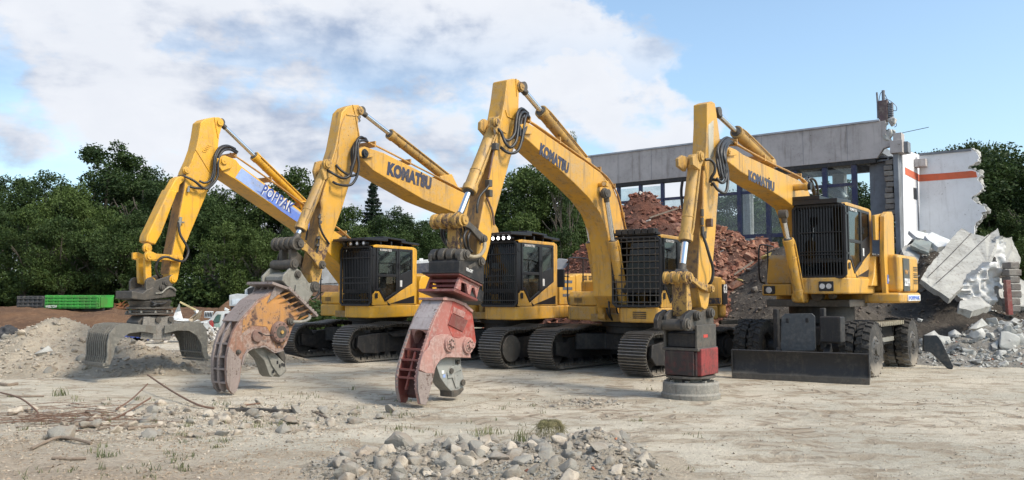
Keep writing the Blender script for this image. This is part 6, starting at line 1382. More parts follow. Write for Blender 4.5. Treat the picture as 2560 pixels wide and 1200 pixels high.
    for y_ in (-.26, -.10): slab2(m, 'coupler_hook', c([(335, 860), (330, 815), (370, 800), (440, 790), (480, 800), (380, 850), (350, 905)]), .05, y_ - .0, WHITEP, .01)
    for q, r_ in (((740, 985), .075), ((525, 828), .05), ((480, 700), .07)): pin(m, (640 + q[0] / 5, 520 + q[1] / 5), .32, r_, mat=GUN)
    b = MB(); b.cyl(m.Q(736, 661, .3, -.28), m.Q(736, 661, .3, .3), .09, n=18); b.cyl(m.Q(788, 716, .32, -.28), m.Q(788, 716, .32, .32), .075, n=18); b.build('coupler_pin', GUN, t)
    hoses(m, [c([(780, 1000, .3), (785, 1060, .32), (750, 1110, .3), (700, 1140, .28)])], .022)
    c = Zc(200, 600, 3)
    # near and far outline plates of the body
    front_edge = [(1470, 372), (1340, 450), (1200, 608), (1150, 690), (1120, 790), (1102, 880), (1100, 960), (1103, 1060), (1122, 1125), (1150, 1158)]
    back_edge = [(1178, 1130), (1200, 1060), (1208, 980), (1214, 930), (1228, 872), (1256, 826), (1290, 806), (1390, 792), (1462, 838), (1520, 826), (1550, 780), (1600, 650), (1660, 552)]
    near = c(front_edge + back_edge)
    slab2(m, 'side_plate', near, .07, .25, CRUB, .012)
    slab2(m, 'orange_cheek', c([(1466, 385), (1345, 462), (1225, 600), (1215, 700), (1300, 640), (1400, 650), (1440, 720), (1470, 812), (1518, 812), (1592, 650), (1652, 558)]), .012, .256, CRUR, .004)
    slab2(m, 'side_plate', near, .07, -.13, CRUG, .012, ref=.25)
    upper = c([(1470, 375), (1340, 455), (1205, 612), (1195, 800), (1290, 802), (1390, 788), (1460, 834), (1518, 820), (1598, 650), (1655, 555)])
    slab2(m, 'body_box', upper, .40, .20, CRUB, .012)
    # grey lower jaw edge plate proud of the side, reinforcing
    slab2(m, 'wear_lip', c([(1120, 800), (1102, 880), (1100, 960), (1103, 1060), (1122, 1125), (1150, 1158), (1178, 1130), (1196, 1060), (1204, 980), (1212, 900), (1170, 860)]), .02, .272, CRUG, .006)
    slab2(m, 'arc_lip', c([(1214, 935), (1228, 872), (1256, 826), (1290, 806), (1390, 790), (1462, 838), (1530, 822), (1530, 832), (1462, 850), (1390, 802), (1296, 818), (1266, 836), (1240, 876), (1224, 935)]), .10, .28, CRUG, .004)
    # sloping front plate, middle rib, shelves between the jaw plates
    fp = [Vector((v.x, 0, v.z)) for v in m.path(c([(1470, 376), (1340, 455), (1203, 612)]), .25)]; b = MB()
    for i in range(2): b.beam(fp[i] + Vector((.02, 0, 0)), fp[i + 1] + Vector((.02, 0, 0)), .44, .03)
    b.build('front_plate', CRUG, t)
    b = MB(); b.prism(m.poly(c([(1200, 612), (1150, 690), (1120, 790), (1102, 880), (1100, 960), (1103, 1060), (1122, 1125), (1150, 1150), (1172, 1100), (1170, 980), (1185, 850), (1210, 760)]), .25), .03, -.03); b.build('middle_rib', CRUG, t, bevel=.008)
    for q in ((1203, 612), (1122, 780), (1102, 880), (1100, 972), (1104, 1075)):
        a_ = m.P(200 + q[0] / 3, 600 + q[1] / 3, .25); b = MB(); b.bb((a_.x - .24, -.20, a_.z - .016), (a_.x - .012, .20, a_.z + .016)); b.build('shelf', CRUG, t)
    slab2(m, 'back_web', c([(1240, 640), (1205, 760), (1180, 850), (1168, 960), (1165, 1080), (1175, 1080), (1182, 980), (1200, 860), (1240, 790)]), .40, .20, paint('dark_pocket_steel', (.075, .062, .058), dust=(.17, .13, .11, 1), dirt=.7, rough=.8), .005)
    for y_ in (.20, 0, -.20):
        b = MB(); a_ = m.P(200 + 1150 / 3, 600 + 1150 / 3, y_); b.loft2([a_ + Vector(v) for v in ((-.02, -.04, .22), (.10, -.04, .16), (.10, .04, .16), (-.02, .04, .22))], [a_ + Vector(v) for v in ((.02, -.015, -.0), (.04, -.015, 0), (.04, .015, 0), (.02, .015, 0))]); b.build('tooth', CRUG, t, bevel=.01)
    # bolted top flange with its gussets
    for a0, a1, nb in (((1468, 372), (1668, 556), 9), ((1290, 358), (1470, 352), 6)):
        pass
    A = m.P(200 + 1468 / 3, 600 + 366 / 3, 0); Bp = m.P(200 + 1680 / 3, 600 + 568 / 3, 0); d = (Bp - A).normalized(); up = Vector((-d.z, 0, d.x)); up = up if up.z > 0 else -up
    b = MB(); b.beam(A - d * .03, Bp, .78, .045); fl = b.build('top_flange', CRUG, t, bevel=.008)
    n_ = 11
    for i in range(n_):
        for y_ in (.33, -.33):
            q = A.lerp(Bp, (i + .3) / n_) + Vector((0, y_, 0)); b = MB(); b.cyl(q, q + up * .055, .026, n=6); b.build('bolt', CRUG, fl, smooth=0)
    for i in range(6):
        q = A.lerp(Bp, (i + .6) / 6.3); dn = -up
        b = MB(); b.loft2([q + Vector((0, .25, 0)) + d * e for e in (-.012, .012)] + [q + Vector((0, .25, 0)) + d * e + dn * .30 + d * -.16 for e in (.012, -.012)],
                          [q + Vector((0, .36, 0)) + d * e for e in (-.012, .012)] + [q + Vector((0, .26, 0)) + d * e + dn * .28 + d * -.15 for e in (.012, -.012)]); b.build('gusset', CRUR, t)
    for i in range(4):
        y_ = -.27 + i * .18; q = A + Vector((.0, y_, 0)); b = MB(); b.loft2([q + Vector((0, -.012, 0)), q + Vector((.22, -.012, .06)), m.P(200 + 1330 / 3, 600 + 470 / 3, 0) + Vector((0, y_ - .012, 0))], [q + Vector((0, .012, 0)), q + Vector((.22, .012, .06)), m.P(200 + 1330 / 3, 600 + 470 / 3, 0) + Vector((0, y_ + .012, 0))]); b.build('gusset', CRUG, t)
    b = MB(); b.beam(A + Vector((.0, 0, 0)), A + Vector((.36, 0, .10)), .72, .05); b.build('front_flange', CRUG, t, bevel=.008)
    b = MB(); b.cyl((A + Bp) / 2 + up * .02, (A + Bp) / 2 + up * .16, .30, n=30); b.build('swivel', GUN, t)
    # bosses, hose
    HUB = paint('hub_steel', (.20, .115, .095), dust=(.32, .26, .22, 1), dirt=.6, rust=.3, rough=.6)
    for q, r_ in (((1322, 718), .105), ((1490, 690), .19)):
        p_ = m.P(200 + q[0] / 3, 600 + q[1] / 3, .25); b = MB(); b.cyl(p_, p_ + Vector((0, .05, 0)), r_, n=34)
        if r_ > .15: b.cyl(p_ + Vector((0, .05, 0)), p_ + Vector((0, .08, 0)), r_ * .96, r_ * .9, n=34)
        h = b.build('hub', HUB, t, bevel=.008)
        if r_ > .15:
            b = MB(); b.cyl(p_ + Vector((0, .081, 0)), p_ + Vector((0, .084, 0)), r_ * .58, n=28); b.build('hub_recess', GUN, h)
            b = MB(); b.cyl(p_ + Vector((0, .084, 0)), p_ + Vector((0, .11, 0)), .03, n=14); b.build('grease_nipple', YELD, h)
            for k in range(10):
                a_ = k * PI / 5; v = p_ + Vector((math.cos(a_) * r_ * .78, .08, math.sin(a_) * r_ * .78)); b = MB(); b.cyl(v, v + Vector((0, .012, 0)), .013, n=6); b.build('bolt', GUN, h, smooth=0)
    hoses(m, [c([(1340, 690, .31), (1370, 705, .32), (1400, 716, .34), (1450, 712, .35)])], .008)
    b = MB(); b.tube(m.path(c([(1580, 612, .3), (1640, 614, .34), (1690, 606, .36), (1722, 585, .36), (1718, 562, .3), (1700, 556, .2)])), .028, 10, 6); b.build('protected_hose', GRY, t)
    pin(m, (200 + 1580 / 3, 600 + 612 / 3), .29, .05, mat=GUN); pin(m, (200 + 1190 / 3, 600 + 840 / 3), .27, .03, mat=GUN)
    # moving jaw
    j = empty('moving_jaw', (0, 0, 0), 0, t)
    rj = m.root
    b = MB(); b.prism(m.poly(c([(1290, 810), (1340, 800), (1410, 800), (1545, 930), (1550, 985), (1500, 1030), (1465, 1010), (1440, 1030), (1420, 1010), (1380, 900)]), .14), .14, -.14); b.build('jaw_body', GRY, j, bevel=.015)
    b = MB(); b.prism(m.poly(c([(1405, 850), (1540, 940), (1546, 985), (1500, 1025), (1440, 940)]), .17), .17, .14); b.build('blade_block', GRY, j, bevel=.012)
    b = MB(); b.prism(m.poly(c([(1480, 850), (1530, 830), (1545, 880), (1540, 930)]), .08), .08, -.08); b.build('blade_block', GUN, j, bevel=.01)
    for q in ((1480, 918), (1515, 935), (1498, 945), (1530, 938), (1450, 985)):
        p_ = m.P(200 + q[0] / 3, 600 + q[1] / 3, .17); b = MB(); b.box(p_ + Vector((0, .002, 0)), (.035, .006, .06)); b.build('bolt_hole', BLK, j, smooth=0)
    m.root = rt

# ================= machine 3 (red crusher) =================
def excavator3():
    m = Mach('excavator', (2.9, 18.7), 34, 'yellow crawler excavator with a square grid cab guard and the tallest boom')
    undercarriage(m, 41); make_house(m, YEL, rear=-2.7, tail='63', cwtext='KOMATSU', top=2.08)
    make_cab(m, .05, 1.70, .30, 1.36, 1.42, 2.93, 'grid', False, 0, YEL, roofguard=False, low=False)
    b = MB()
    for q in range(6): b.bb((1.62, .40 + q * .15, 2.95), (1.86, .53 + q * .15, 3.06))
    b.bb((1.60, .34, 2.93), (1.8, 1.32, 2.99)); b.build('visor', BLKD, m.root, bevel=.012)
    b = MB(); b.cyl((1.3, .75, 2.98), (1.3, .75, 3.03), .035, n=12); b.build('beacon', paint('orange_plastic', (.7, .12, .03), dirt=.1), m.root)
    w = .56; o = w / 2
    slab2(m, 'boom', [(1300, 318), (1312, 306), (1337, 316), (1500, 430), (1528, 462), (1547, 507), (1561, 577), (1568, 640), (1566, 740), (1548, 770), (1530, 740), (1527, 640), (1518, 580), (1500, 533), (1474, 497), (1440, 462), (1327, 357), (1304, 338)], .46, o, YEL, .02)
    slab2(m, 'boom_lug', [(1301, 312), (1318, 306), (1338, 318), (1330, 336), (1310, 335)], .06, o + .06, YEL, .015)
    ws = .32; os_ = ws / 2
    slab2(m, 'stick', [(1268, 200), (1285, 196), (1298, 199), (1305, 210), (1304, 222), (1298, 233), (1297, 280), (1290, 330), (1287, 367), (1277, 395), (1233, 557), (1226, 610), (1216, 650), (1208, 664), (1198, 662), (1192, 640), (1196, 580), (1228, 413), (1247, 322), (1255, 290), (1262, 250)], ws, os_, YEL, .02)
    slab2(m, 'stick_web', [(1262, 250), (1255, 290), (1247, 322), (1240, 350), (1228, 370), (1238, 312), (1244, 260), (1254, 205), (1268, 200)], ws, os_ - .0, YEL, .02) if 0 else None
    b = MB(); pl = [Vector((p.x, 0, p.z)) for p in m.path([(1240, 352), (1228, 413), (1196, 580), (1193, 638)], os_)]
    for i in range(len(pl) - 1): b.beam(pl[i] + Vector((.004, 0, 0)), pl[i + 1] + Vector((.004, 0, 0)), ws - .02, .02)
    b.build('wear_plate', BRN, m.root)
    b = MB()
    for a_, c_ in (((1290, 197), (1292, 240)), ((1264, 275), (1268, 290)), ((1268, 290), (1290, 300)), ((1256, 328), (1265, 332))): b.beam(m.P(*a_, os_ + .006), m.P(*c_, os_ + .006), .02, .02)
    b.build('weld_bead', YEL, m.root)
    cylinder(m, 'arm_cylinder', (1462, 408), (1302, 218), (1350, 290), .115, .055, YELD, 0)
    slab2(m, 'cylinder_lug', [(1445, 398), (1470, 395), (1485, 425), (1450, 405)], .28, .14, YEL)
    for s_, a_ in ((.40, ((1560, 775), (1514, 484), (1535, 603))), (-.30, ((1507, 790), (1462, 520), (1479, 606)))):
        cylinder(m, 'boom_cylinder', a_[0], a_[1], a_[2], .10, .052, YEL, s_)
    cylinder(m, 'bucket_cylinder', (1240, 306), (1142, 556), (1170, 474), .115, .055, YELD, 0)
    for y_ in (.17, -.09): slab2(m, 'cylinder_lug', [(1232, 318), (1233, 300), (1242, 292), (1252, 298), (1254, 312), (1246, 335)], .07, y_, YELD, .01, ref=.17)
    grease(m, [(1240, 312), (1205, 600), (1160, 565)], os_); pin(m, (1302, 217), os_ + .02, .07); pin(m, (1240, 305), os_ + .04, .06); pin(m, (1514, 483), .52, .08, mat=GUN)
    for y_ in (.27, -.21): slab2(m, 'rocker_link', [(1150, 544), (1160, 540), (1168, 548), (1206, 582), (1216, 592), (1214, 604), (1204, 604), (1176, 572), (1154, 562)], .06, y_, GUN, .01, ref=.27)
    slab2(m, 'h_link', [(1145, 552), (1158, 552), (1158, 628), (1150, 634), (1144, 628)], .22, .12, YELW, .012)
    b = MB()
    for k in range(9): q = m.P(1151 + R.uniform(-3, 4), 575 + k * 5.5, .125); b.cyl(q, q + Vector((0, .006, 0)), .02, n=8)
    b.build('grease_spot', GUN, m.root)
    b = MB(); b.cyl(m.Q(1157, 550, .30, -.30), m.Q(1157, 550, .30, .30), .095, n=20)
    for q in range(4): b.cyl(m.Q(1157, 550, .30, -.29 + q * .15), m.Q(1157, 550, .30, -.22 + q * .15), .125, n=20)
    b.build('link_pin', YELW, m.root, bevel=.006)
    pin(m, (1160, 550), .29, .075, mat=YELW); pin(m, (1210, 597), .28, .055, mat=GUN)
    p0 = m.P(1348, 386, o + .004); p1 = m.P(1420, 436, o + .004)
    text("KOMATSU", m.root, p0, p1 - p0, m.P(1352, 352, o + .004) - p0, (p1 - p0).length, .24, TXT, bold=.075, ext=.003)
    b = MB(); b.cyl(m.P(1407, 399, o), m.P(1407, 399, o + .006), .024, n=12); b.build('lettering', TXT, m.root)
    pipes(m, [(1318, 305), (1340, 316), (1420, 372), (1500, 430), (1530, 462), (1550, 507), (1565, 577), (1575, 600)], 0, [.25, .18, .11, -.12, -.2], lift=.05)
    q = m.P(1497, 462, o); b = MB(); b.cyl(q, q + Vector((0, .12, 0)), .05, n=14); b.box(q + Vector((.02, .16, 0)), (.10, .12, .12)); lm = b.build('boom_lamp', YEL, m.root, bevel=.01)
    b = MB(); b.cyl(q + Vector((.07, .16, 0)), q + Vector((.085, .16, 0)), .045, n=14); b.build('lens', HEAD, lm)
    c = Zc(900, 180, 3)
    hoses(m, [c(h) for h in ([(1260, 310, .1), (1215, 275, .2), (1185, 300, .28), (1170, 380, .3), (1160, 460, .32), (1120, 510, .3), (1080, 500, .25), (1050, 440, .2), (1010, 420, .1)],
                             [(1265, 330, .2), (1225, 300, .28), (1195, 340, .32), (1185, 430, .34), (1170, 520, .36), (1130, 565, .34), (1090, 530, .3), (1060, 450, .2)],
                             [(1270, 340, .25), (1245, 330, .3), (1230, 400, .34), (1215, 500, .36), (1190, 580, .38), (1150, 608, .36), (1100, 600, .3), (1055, 565, .2)],
                             [(1255, 305, 0), (1205, 285, .1), (1175, 340, .24), (1160, 430, .28), (1150, 500, .26)],
                             [(1260, 320, .1), (1230, 310, .2), (1205, 390, .3), (1200, 480, .32)],
                             [(1250, 400, .3), (1240, 430, .34), (1222, 480, .35), (1218, 520, .35)])], .027)
    hoses(m, [c([(1415, 355, -.05), (1450, 360, -.05), (1468, 380, -.05), (1464, 405, -.05)])], .012)
    hoses(m, [c([(965, 830, .2), (960, 860, .24), (900, 930, .2), (880, 1000, .2), (880, 1060, .2)])], .02)
    BR = paint('brown_pipe', (.13, .06, .04), dirt=.4, rough=.5)
    for h in ([(1005, 580, .18), (985, 680, .18), (975, 740, .18), (962, 800, .18)], [(950, 940, .2), (975, 1000, .2), (995, 1060, .2), (1005, 1150, .2)]):
        b = MB(); b.tube(m.path(c([h_ for h_ in h])), .018, 8, 4); b.build('oil_pipe', BR, m.root)
    for q in ((1015, 560), (965, 835), (968, 910)): p_ = m.P(900 + q[0] / 3, 180 + q[1] / 3, .2); b = MB(); b.box(p_, (.09, .1, .12)); b.build('valve', GUN, m.root, bevel=.01)
    for k in range(4): hoses(m, [[(1545 + k * 3 - (k % 2) * 28, 728, .1 * k - .2), (1541 + k * 3 - (k % 2) * 28, 742, .1 * k - .2), (1543 + k * 3 - (k % 2) * 28, 780, .1 * k - .15), (1556 - (k % 2) * 26, 800, 0)]], .022)
    hoses(m, [[(1495, 620, -.3), (1498, 680, -.25), (1510, 720, -.2), (1525, 705, -.1)], [(1500, 620, -.2), (1508, 690, -.2), (1518, 715, -.1)]], .02)
    # front vent on the skirt
    front_louvre('skirt_grille', .75, 1.05, 1.18, 1.34, 1.775, 4, m.root)
    # ---- coupler, rotator and red crusher ----
    t = empty('concrete_crusher', m.O, m.rz); tag(t, 'red concrete crusher with black coupler, its tall slotted jaw standing on the dirt', 'crusher')
    rt = m.root; m.root = t
    c = Zc(1000, 540, 5)
    slab2(m, 'coupler_body', c([(745, 560), (780, 535), (985, 522), (1040, 530), (1052, 560), (1052, 848), (742, 705)]), .64, .34, BLKD, .02)
    b = MB(); q0 = m.P(1148, 682, .34); b.prism(m.poly(c([(738, 690), (1052, 838), (1052, 856), (738, 710)]), .37), .37, -.40); b.build('coupler_base', BLKD, t, bevel=.006)
    for y_, r_ in ((.28, .10), (.10, .11), (-.06, .12), (-.24, .11)):
        b = MB(); b.cyl(m.Q(1162, 637, .34, y_ - .07), m.Q(1162, 637, .34, y_ + .05), r_, n=20); b.build('coupler_knuckle', GUN, t, bevel=.012)
    for y_ in (.33, -.27):
        slab2(m, 'coupler_ear', c([(745, 560), (742, 470), (770, 430), (820, 422), (865, 450), (880, 490), (985, 530), (1000, 560)]), .07, y_ + .02, GUN, .015, ref=.33)
    pin(m, (1000 + 835 / 5, 540 + 482 / 5), .36, .06, mat=GUN); pin(m, (1000 + 1018 / 5, 540 + 568 / 5), .36, .06, mat=GUN)
    p0 = m.P(1000 + 822 / 5, 540 + 682 / 5, .345); p1 = m.P(1000 + 905 / 5, 540 + 718 / 5, .345); text('VERACHT', t, p0, p1 - p0, (0, 0, 1), (p1 - p0).length, .055, WHT)
    q = m.P(1180, 664, .345); b = MB(); b.box(q, (.2, .012, .06), Matrix.Rotation(.4, 3, 'Y')); b.build('scuffed_plate', GUN, t)
    b = MB(); b.tube(m.path(c([(840, 490, .36), (920, 510, .42), (1000, 490, .42), (1050, 420, .38), (1062, 340, .3)])), .03, 10, 6); b.build('protected_hose', paint('dusty_hose', (.30, .25, .17), dirt=.5, rough=.7), t)
    hoses(m, [[(1118, 552, -.3), (1104, 575, -.4), (1108, 600, -.4), (1122, 618, -.3)], [(1122, 552, -.3), (1110, 580, -.36), (1118, 612, -.3)], [(1170, 570, .2), (1160, 590, .25), (1163, 615, .25), (1172, 630, .2)], [(1178, 575, .2), (1170, 595, .25), (1172, 620, .2), (1180, 630, .2)]], .022)
    # red adapter frame
    for poly_, ww, oo in ((([(742, 712), (1030, 860), (1028, 880), (742, 738)]), .70, .36), (([(690, 905), (972, 1035), (972, 1068), (672, 940)]), .74, .38)):
        b = MB(); b.prism(m.poly(c(poly_), oo), oo, oo - ww); b.build('adapter_flange', REDD, t, bevel=.008)
    for y_ in (.31, -.27): slab2(m, 'adapter_web', c([(760, 735), (700, 905), (760, 935), (770, 830), (830, 850), (850, 975), (880, 990), (900, 900), (930, 900), (960, 1030), (1000, 870)]), .05, y_, RED if y_ > 0 else REDD, .008, ref=.31)
    slab2(m, 'adapter_core', c([(770, 740), (720, 900), (940, 1010), (985, 860)]), .36, .18, REDD, .01)
    for k in range(2): slab2(m, 'adapter_bar', c([(735, 790 + k * 65), (755, 790 + k * 65), (740, 830 + k * 60), (722, 825 + k * 60)]), .60, .30, REDD, .008)
    mid = m.P(1000 + 810 / 5, 540 + 1010 / 5, 0); A = m.P(1000 + 690 / 5, 540 + 905 / 5, 0); Bp = m.P(1000 + 972 / 5, 540 + 1035 / 5, 0); d = (Bp - A).normalized(); up = Vector((-d.z, 0, d.x)); up = up if up.z > 0 else -up
    b = MB(); b.cyl(mid - up * .06, mid + up * .12, .30, n=34); b.build('swivel', BLKD, t)
    # crusher body
    c4 = Zc(980, 760, 4.615); c3 = Zc(700, 540, 3)
    toppts = c3([(1240, 622), (1300, 630), (1392, 668), (1440, 720)])
    near = toppts + c4([(940, 200), (972, 430), (960, 500), (905, 560), (912, 622), (790, 620), (620, 618), (562, 648), (512, 716), (482, 830), (458, 935), (412, 1125), (392, 1165), (332, 1160), (300, 1000), (298, 860), (325, 710), (365, 560), (405, 440), (450, 300), (505, 160)])
    slab2(m, 'side_plate', near, .05, .22, RED, .010)
    slab2(m, 'rear_cheek', toppts[1:] + c4([(940, 200), (968, 430), (930, 470), (820, 400), (700, 380), (640, 240), (690, 20)]), .006, .226, REDB, .003)
    slab2(m, 'side_plate', near, .05, -.17, REDD, .010, ref=.22)
    slab2(m, 'body_box', toppts + c4([(930, 200), (960, 430), (900, 560), (900, 600), (620, 600), (600, 440), (560, 340), (475, 290), (520, 160)]), .36, .18, RED, .01)
    slab2(m, 'cheek_plate', c4([(430, 500), (450, 420), (500, 368), (580, 346), (660, 352), (720, 392), (780, 400), (850, 374), (900, 400), (915, 460), (900, 540), (880, 590), (912, 622), (790, 618), (620, 616), (560, 646), (512, 716), (484, 800), (400, 800), (316, 760), (335, 660), (370, 560)]), .03, .25, PINK, .008)
    slab2(m, 'wear_lip', c4([(314, 775), (400, 800), (484, 800), (480, 840), (458, 935), (412, 1125), (392, 1165), (334, 1158), (303, 1000), (301, 860), (308, 800)]), .025, .248, CRUG, .006)
    slab2(m, 'box_cover', c4([(700, 115), (880, 190), (820, 322), (655, 240)]), .03, .245, REDD, .008)
    slab2(m, 'box_cover', c4([(715, 30), (850, 95), (835, 165), (705, 105)]), .02, .24, RED, .006)
    # pale front plate above an arched slot, frame strips and cross bars below
    pf = [Vector((v.x, 0, v.z)) for v in m.path(c4([(505, 160), (450, 300)]), .22)]
    tp = m.Q(*toppts[0], .22, 0); b = MB(); b.beam(tp + Vector((.01, 0, 0)), pf[0] + Vector((.012, 0, 0)), .38, .03); b.beam(pf[0] + Vector((.012, 0, 0)), pf[1] + Vector((.014, 0, 0)), .38, .03); fpz = b.build('front_plate', paint('pale_dusty_plate', (.36, .31, .31), dust=(.46, .42, .41, 1), dirt=.8, rust=.2, rough=.7, bump=.3), t)
    fr = [Vector((v.x, 0, v.z)) for v in m.path([toppts[0]] + c4([(505, 160), (450, 300), (405, 440), (365, 560), (325, 710), (298, 860), (300, 1000), (332, 1150)]), .22)]
    for y_ in (.195, -.195):
        b = MB()
        for i in range(len(fr) - 1): b.beam(fr[i] + Vector((.0, y_, 0)), fr[i + 1] + Vector((.0, y_, 0)), .045, .035)
        b.build('edge_strip', PINK if y_ > 0 else CRUG, t, bevel=.004)
        for i in range(len(fr) - 2):
            for k in range(3 if i > 1 else 6):
                q = fr[i].lerp(fr[i + 1], (k + .5) / (3 if i > 1 else 6)) + Vector((.016, y_ * .93, 0)); b = MB(); b.cyl(q, q + Vector((.012, 0, .003)), .013, n=6); b.build('bolt', PINK, t, smooth=0)
    arch = []
    z0 = fr[2].z; x_ = fr[2].x; b = MB()
    for i in range(8):
        t0 = PI * i / 8; t1 = PI * (i + 1) / 8; r_ = .17
        p_ = [Vector((x_ + .02 - .3 * (1 - math.sin(t0)) * .35, math.cos(t0) * r_, z0 - .22 + math.sin(t0) * .22)), Vector((x_ + .02 - .3 * (1 - math.sin(t1)) * .35, math.cos(t1) * r_, z0 - .22 + math.sin(t1) * .22))]
        b.add([p_[0], p_[1], Vector((x_ + .02, p_[1].y, z0 + .02)), Vector((x_ + .02, p_[0].y, z0 + .02)), p_[0] - Vector((.2, 0, 0)), p_[1] - Vector((.2, 0, 0))], [(0, 1, 2, 3), (0, 1, 5, 4)])
    b.build('slot_arch', PINK, t)
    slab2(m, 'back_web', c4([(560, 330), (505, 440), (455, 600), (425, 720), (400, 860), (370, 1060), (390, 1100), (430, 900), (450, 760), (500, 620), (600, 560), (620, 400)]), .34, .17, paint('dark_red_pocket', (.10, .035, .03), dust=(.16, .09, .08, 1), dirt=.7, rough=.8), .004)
    for q in (530, 650, 760, 850):
        i_ = min(range(len(fr)), key=lambda k: abs(fr[k].z - m.P(1070, 760 + q / 4.615, 0).z)); zq = m.P(1062, 760 + q / 4.615, .22).z
        for k in range(len(fr) - 1):
            if fr[k].z >= zq >= fr[k + 1].z: xq = fr[k].x + (fr[k + 1].x - fr[k].x) * (fr[k].z - zq) / (fr[k].z - fr[k + 1].z)
        b = MB(); b.bb((xq - .06, -.18, zq - .014), (xq + .01, .18, zq + .014)); b.build('cross_bar', REDD, t)
    b = MB(); qa = fr[4] - Vector((.03, 0, 0)); qb = fr[6] - Vector((.03, 0, 0)); b.beam(qa + Vector((0, .04, 0)), qb + Vector((0, .02, 0)), .03, .04); b.beam(qb + Vector((0, .02, 0)), fr[7] + Vector((-.03, -.04, 0)), .03, .04); b.build('mid_bar', REDD, t)
    for q, r_ in (((655, 462), .125), ((868, 478), .135)):
        p_ = m.P(980 + q[0] / 4.615, 760 + q[1] / 4.615, .25); b = MB(); b.cyl(p_, p_ + Vector((0, .04, 0)), r_, r_ * .95, n=34); b.cyl(p_ + Vector((0, .04, 0)), p_ + Vector((0, .055, 0)), r_ * .72, n=30); h = b.build('hub', PINK, t, bevel=.008)
        b = MB(); b.cyl(p_ + Vector((0, .055, 0)), p_ + Vector((0, .085, 0)), r_ * .28, n=18); b.build('hub_cap', PINK, h, bevel=.005)
        for k in range(8):
            a_ = k * PI / 4; v = p_ + Vector((math.cos(a_) * r_ * .52, .055, math.sin(a_) * r_ * .52)); b = MB(); b.cyl(v, v + Vector((0, .012, 0)), .013, n=6); b.build('bolt', GUN, h, smooth=0)
    for i in range(16):                                     # bolts along the top edge
        q = m.P(*toppts[0], .2).lerp(m.P(*toppts[2], .2), i / 15); b = MB(); b.cyl(q, q + Vector((0, 0, .035)), .018, n=6); b.build('bolt', PINK, t, smooth=0)
    slab2(m, 'top_flange', [(1108, 744), (1134, 746), (1165, 758), (1184, 776), (1182, 782), (1162, 765), (1133, 752), (1108, 750)], .50, .25, PINK, .006)
    # moving jaw
    j = empty('moving_jaw', (0, 0, 0), 0, t); JG = paint('pale_grey_jaw', (.27, .28, .265), dust=(.38, .36, .33, 1), dirt=.6, rough=.6)
    b = MB(); b.prism(m.poly(c4([(515, 716), (560, 640), (620, 612), (795, 612), (800, 700), (832, 860), (830, 990), (790, 1040), (740, 1072), (692, 1075), (684, 1010), (620, 940), (560, 850)]), .12), .12, -.12); b.build('jaw_body', JG, j, bevel=.012)
    b = MB(); b.prism(m.poly(c4([(640, 790), (690, 720), (790, 690), (800, 760), (720, 800), (780, 960), (740, 970), (700, 850), (650, 860)]), .14), .14, .12); b.build('jaw_rib', JG, j, bevel=.006)
    b = MB(); b.prism(m.poly(c4([(690, 1000), (770, 990), (830, 960), (830, 990), (790, 1040), (740, 1072), (692, 1075)]), .145), .145, -.10); b.build('jaw_tip', GUN, j, bevel=.01)
    b = MB(); b.prism(m.poly(c4([(560, 900), (630, 930), (684, 1010), (660, 1058), (636, 1052), (612, 960), (560, 950)]), -.02), -.02, -.14); b.build('jaw_tip', GUN, j, bevel=.008)
    for q in ((585, 785), (600, 830)): p_ = m.P(980 + q[0] / 4.615, 760 + q[1] / 4.615, .12); b = MB(); b.box(p_ + Vector((0, .003, 0)), (.06, .006, .05)); b.build('blade_patch', WHITEP if q[1] < 800 else DECALL, j, smooth=0)
    for q, r_ in (((680, 772), .045), ((815, 905), .05), ((760, 670), .03)):
        p_ = m.P(980 + q[0] / 4.615, 760 + q[1] / 4.615, .14); b = MB(); b.cyl(p_, p_ + Vector((0, .025, 0)), r_, n=8); b.build('jaw_bolt', GUN, j, smooth=0)
    for k in range(3):
        for row in ((735, 665), (745, 740)):
            p_ = m.P(980 + (row[0] + k * 22) / 4.615, 760 + (row[1] + k * 2) / 4.615, .122); b = MB(); b.box(p_, (.018, .008, .07)); b.build('vent_slot', BLK, j, smooth=0)
    m.root = rt

# ================= machine 4 (wheeled, with the magnet) =================
def tyre_set():
    b = MB(); n = 44; prof = [(.28, -.12), (.46, -.14), (.535, -.13), (.555, -.08), (.555, .08), (.535, .13), (.46, .14), (.28, .12)]
    vs = []; k = len(prof)
    for i in range(n):
        a = 2 * PI * i / n; vs += [(r_ * math.cos(a), y_, r_ * math.sin(a)) for r_, y_ in prof]
    b.add(vs, [(i * k + j, i * k + (j + 1) % k, ((i + 1) % n) * k + (j + 1) % k, ((i + 1) % n) * k + j) for i in range(n) for j in range(k)])
    ty = b.mesh('tyre', RUB, 30)
    b = MB(); b.loft2([Vector((-.045, -.0, .0)), Vector((.045, .0, 0)), Vector((.075, .135, -.01)), Vector((-.01, .145, -.01)), Vector((-.02, .145, -.10)), Vector((.06, .145, -.10))][:4], [Vector((-.035, .0, .045)), Vector((.03, .0, .045)), Vector((.055, .135, .03)), Vector((0, .145, .03))]); lug = b.mesh('tread_lug', RUB, 0)
    b = MB(); b.cyl((0, .02, 0), (0, .11, 0), .30, .30, 30); b.cyl((0, .11, 0), (0, .13, 0), .285, .25, 30); rim = b.mesh('rim', paint('dark_rim', (.05, .05, .052), dirt=.5, rough=.6), 30)
    b = MB(); b.cyl((0, .11, 0), (0, .17, 0), .13, .11, 20); 
    for q in range(10): a = q * PI / 5; b.cyl((.19 * math.cos(a), .125, .19 * math.sin(a)), (.19 * math.cos(a), .15, .19 * math.sin(a)), .016, n=6)
    hub = b.mesh('hub', GUN, 30)
    return ty, lug, rim, hub
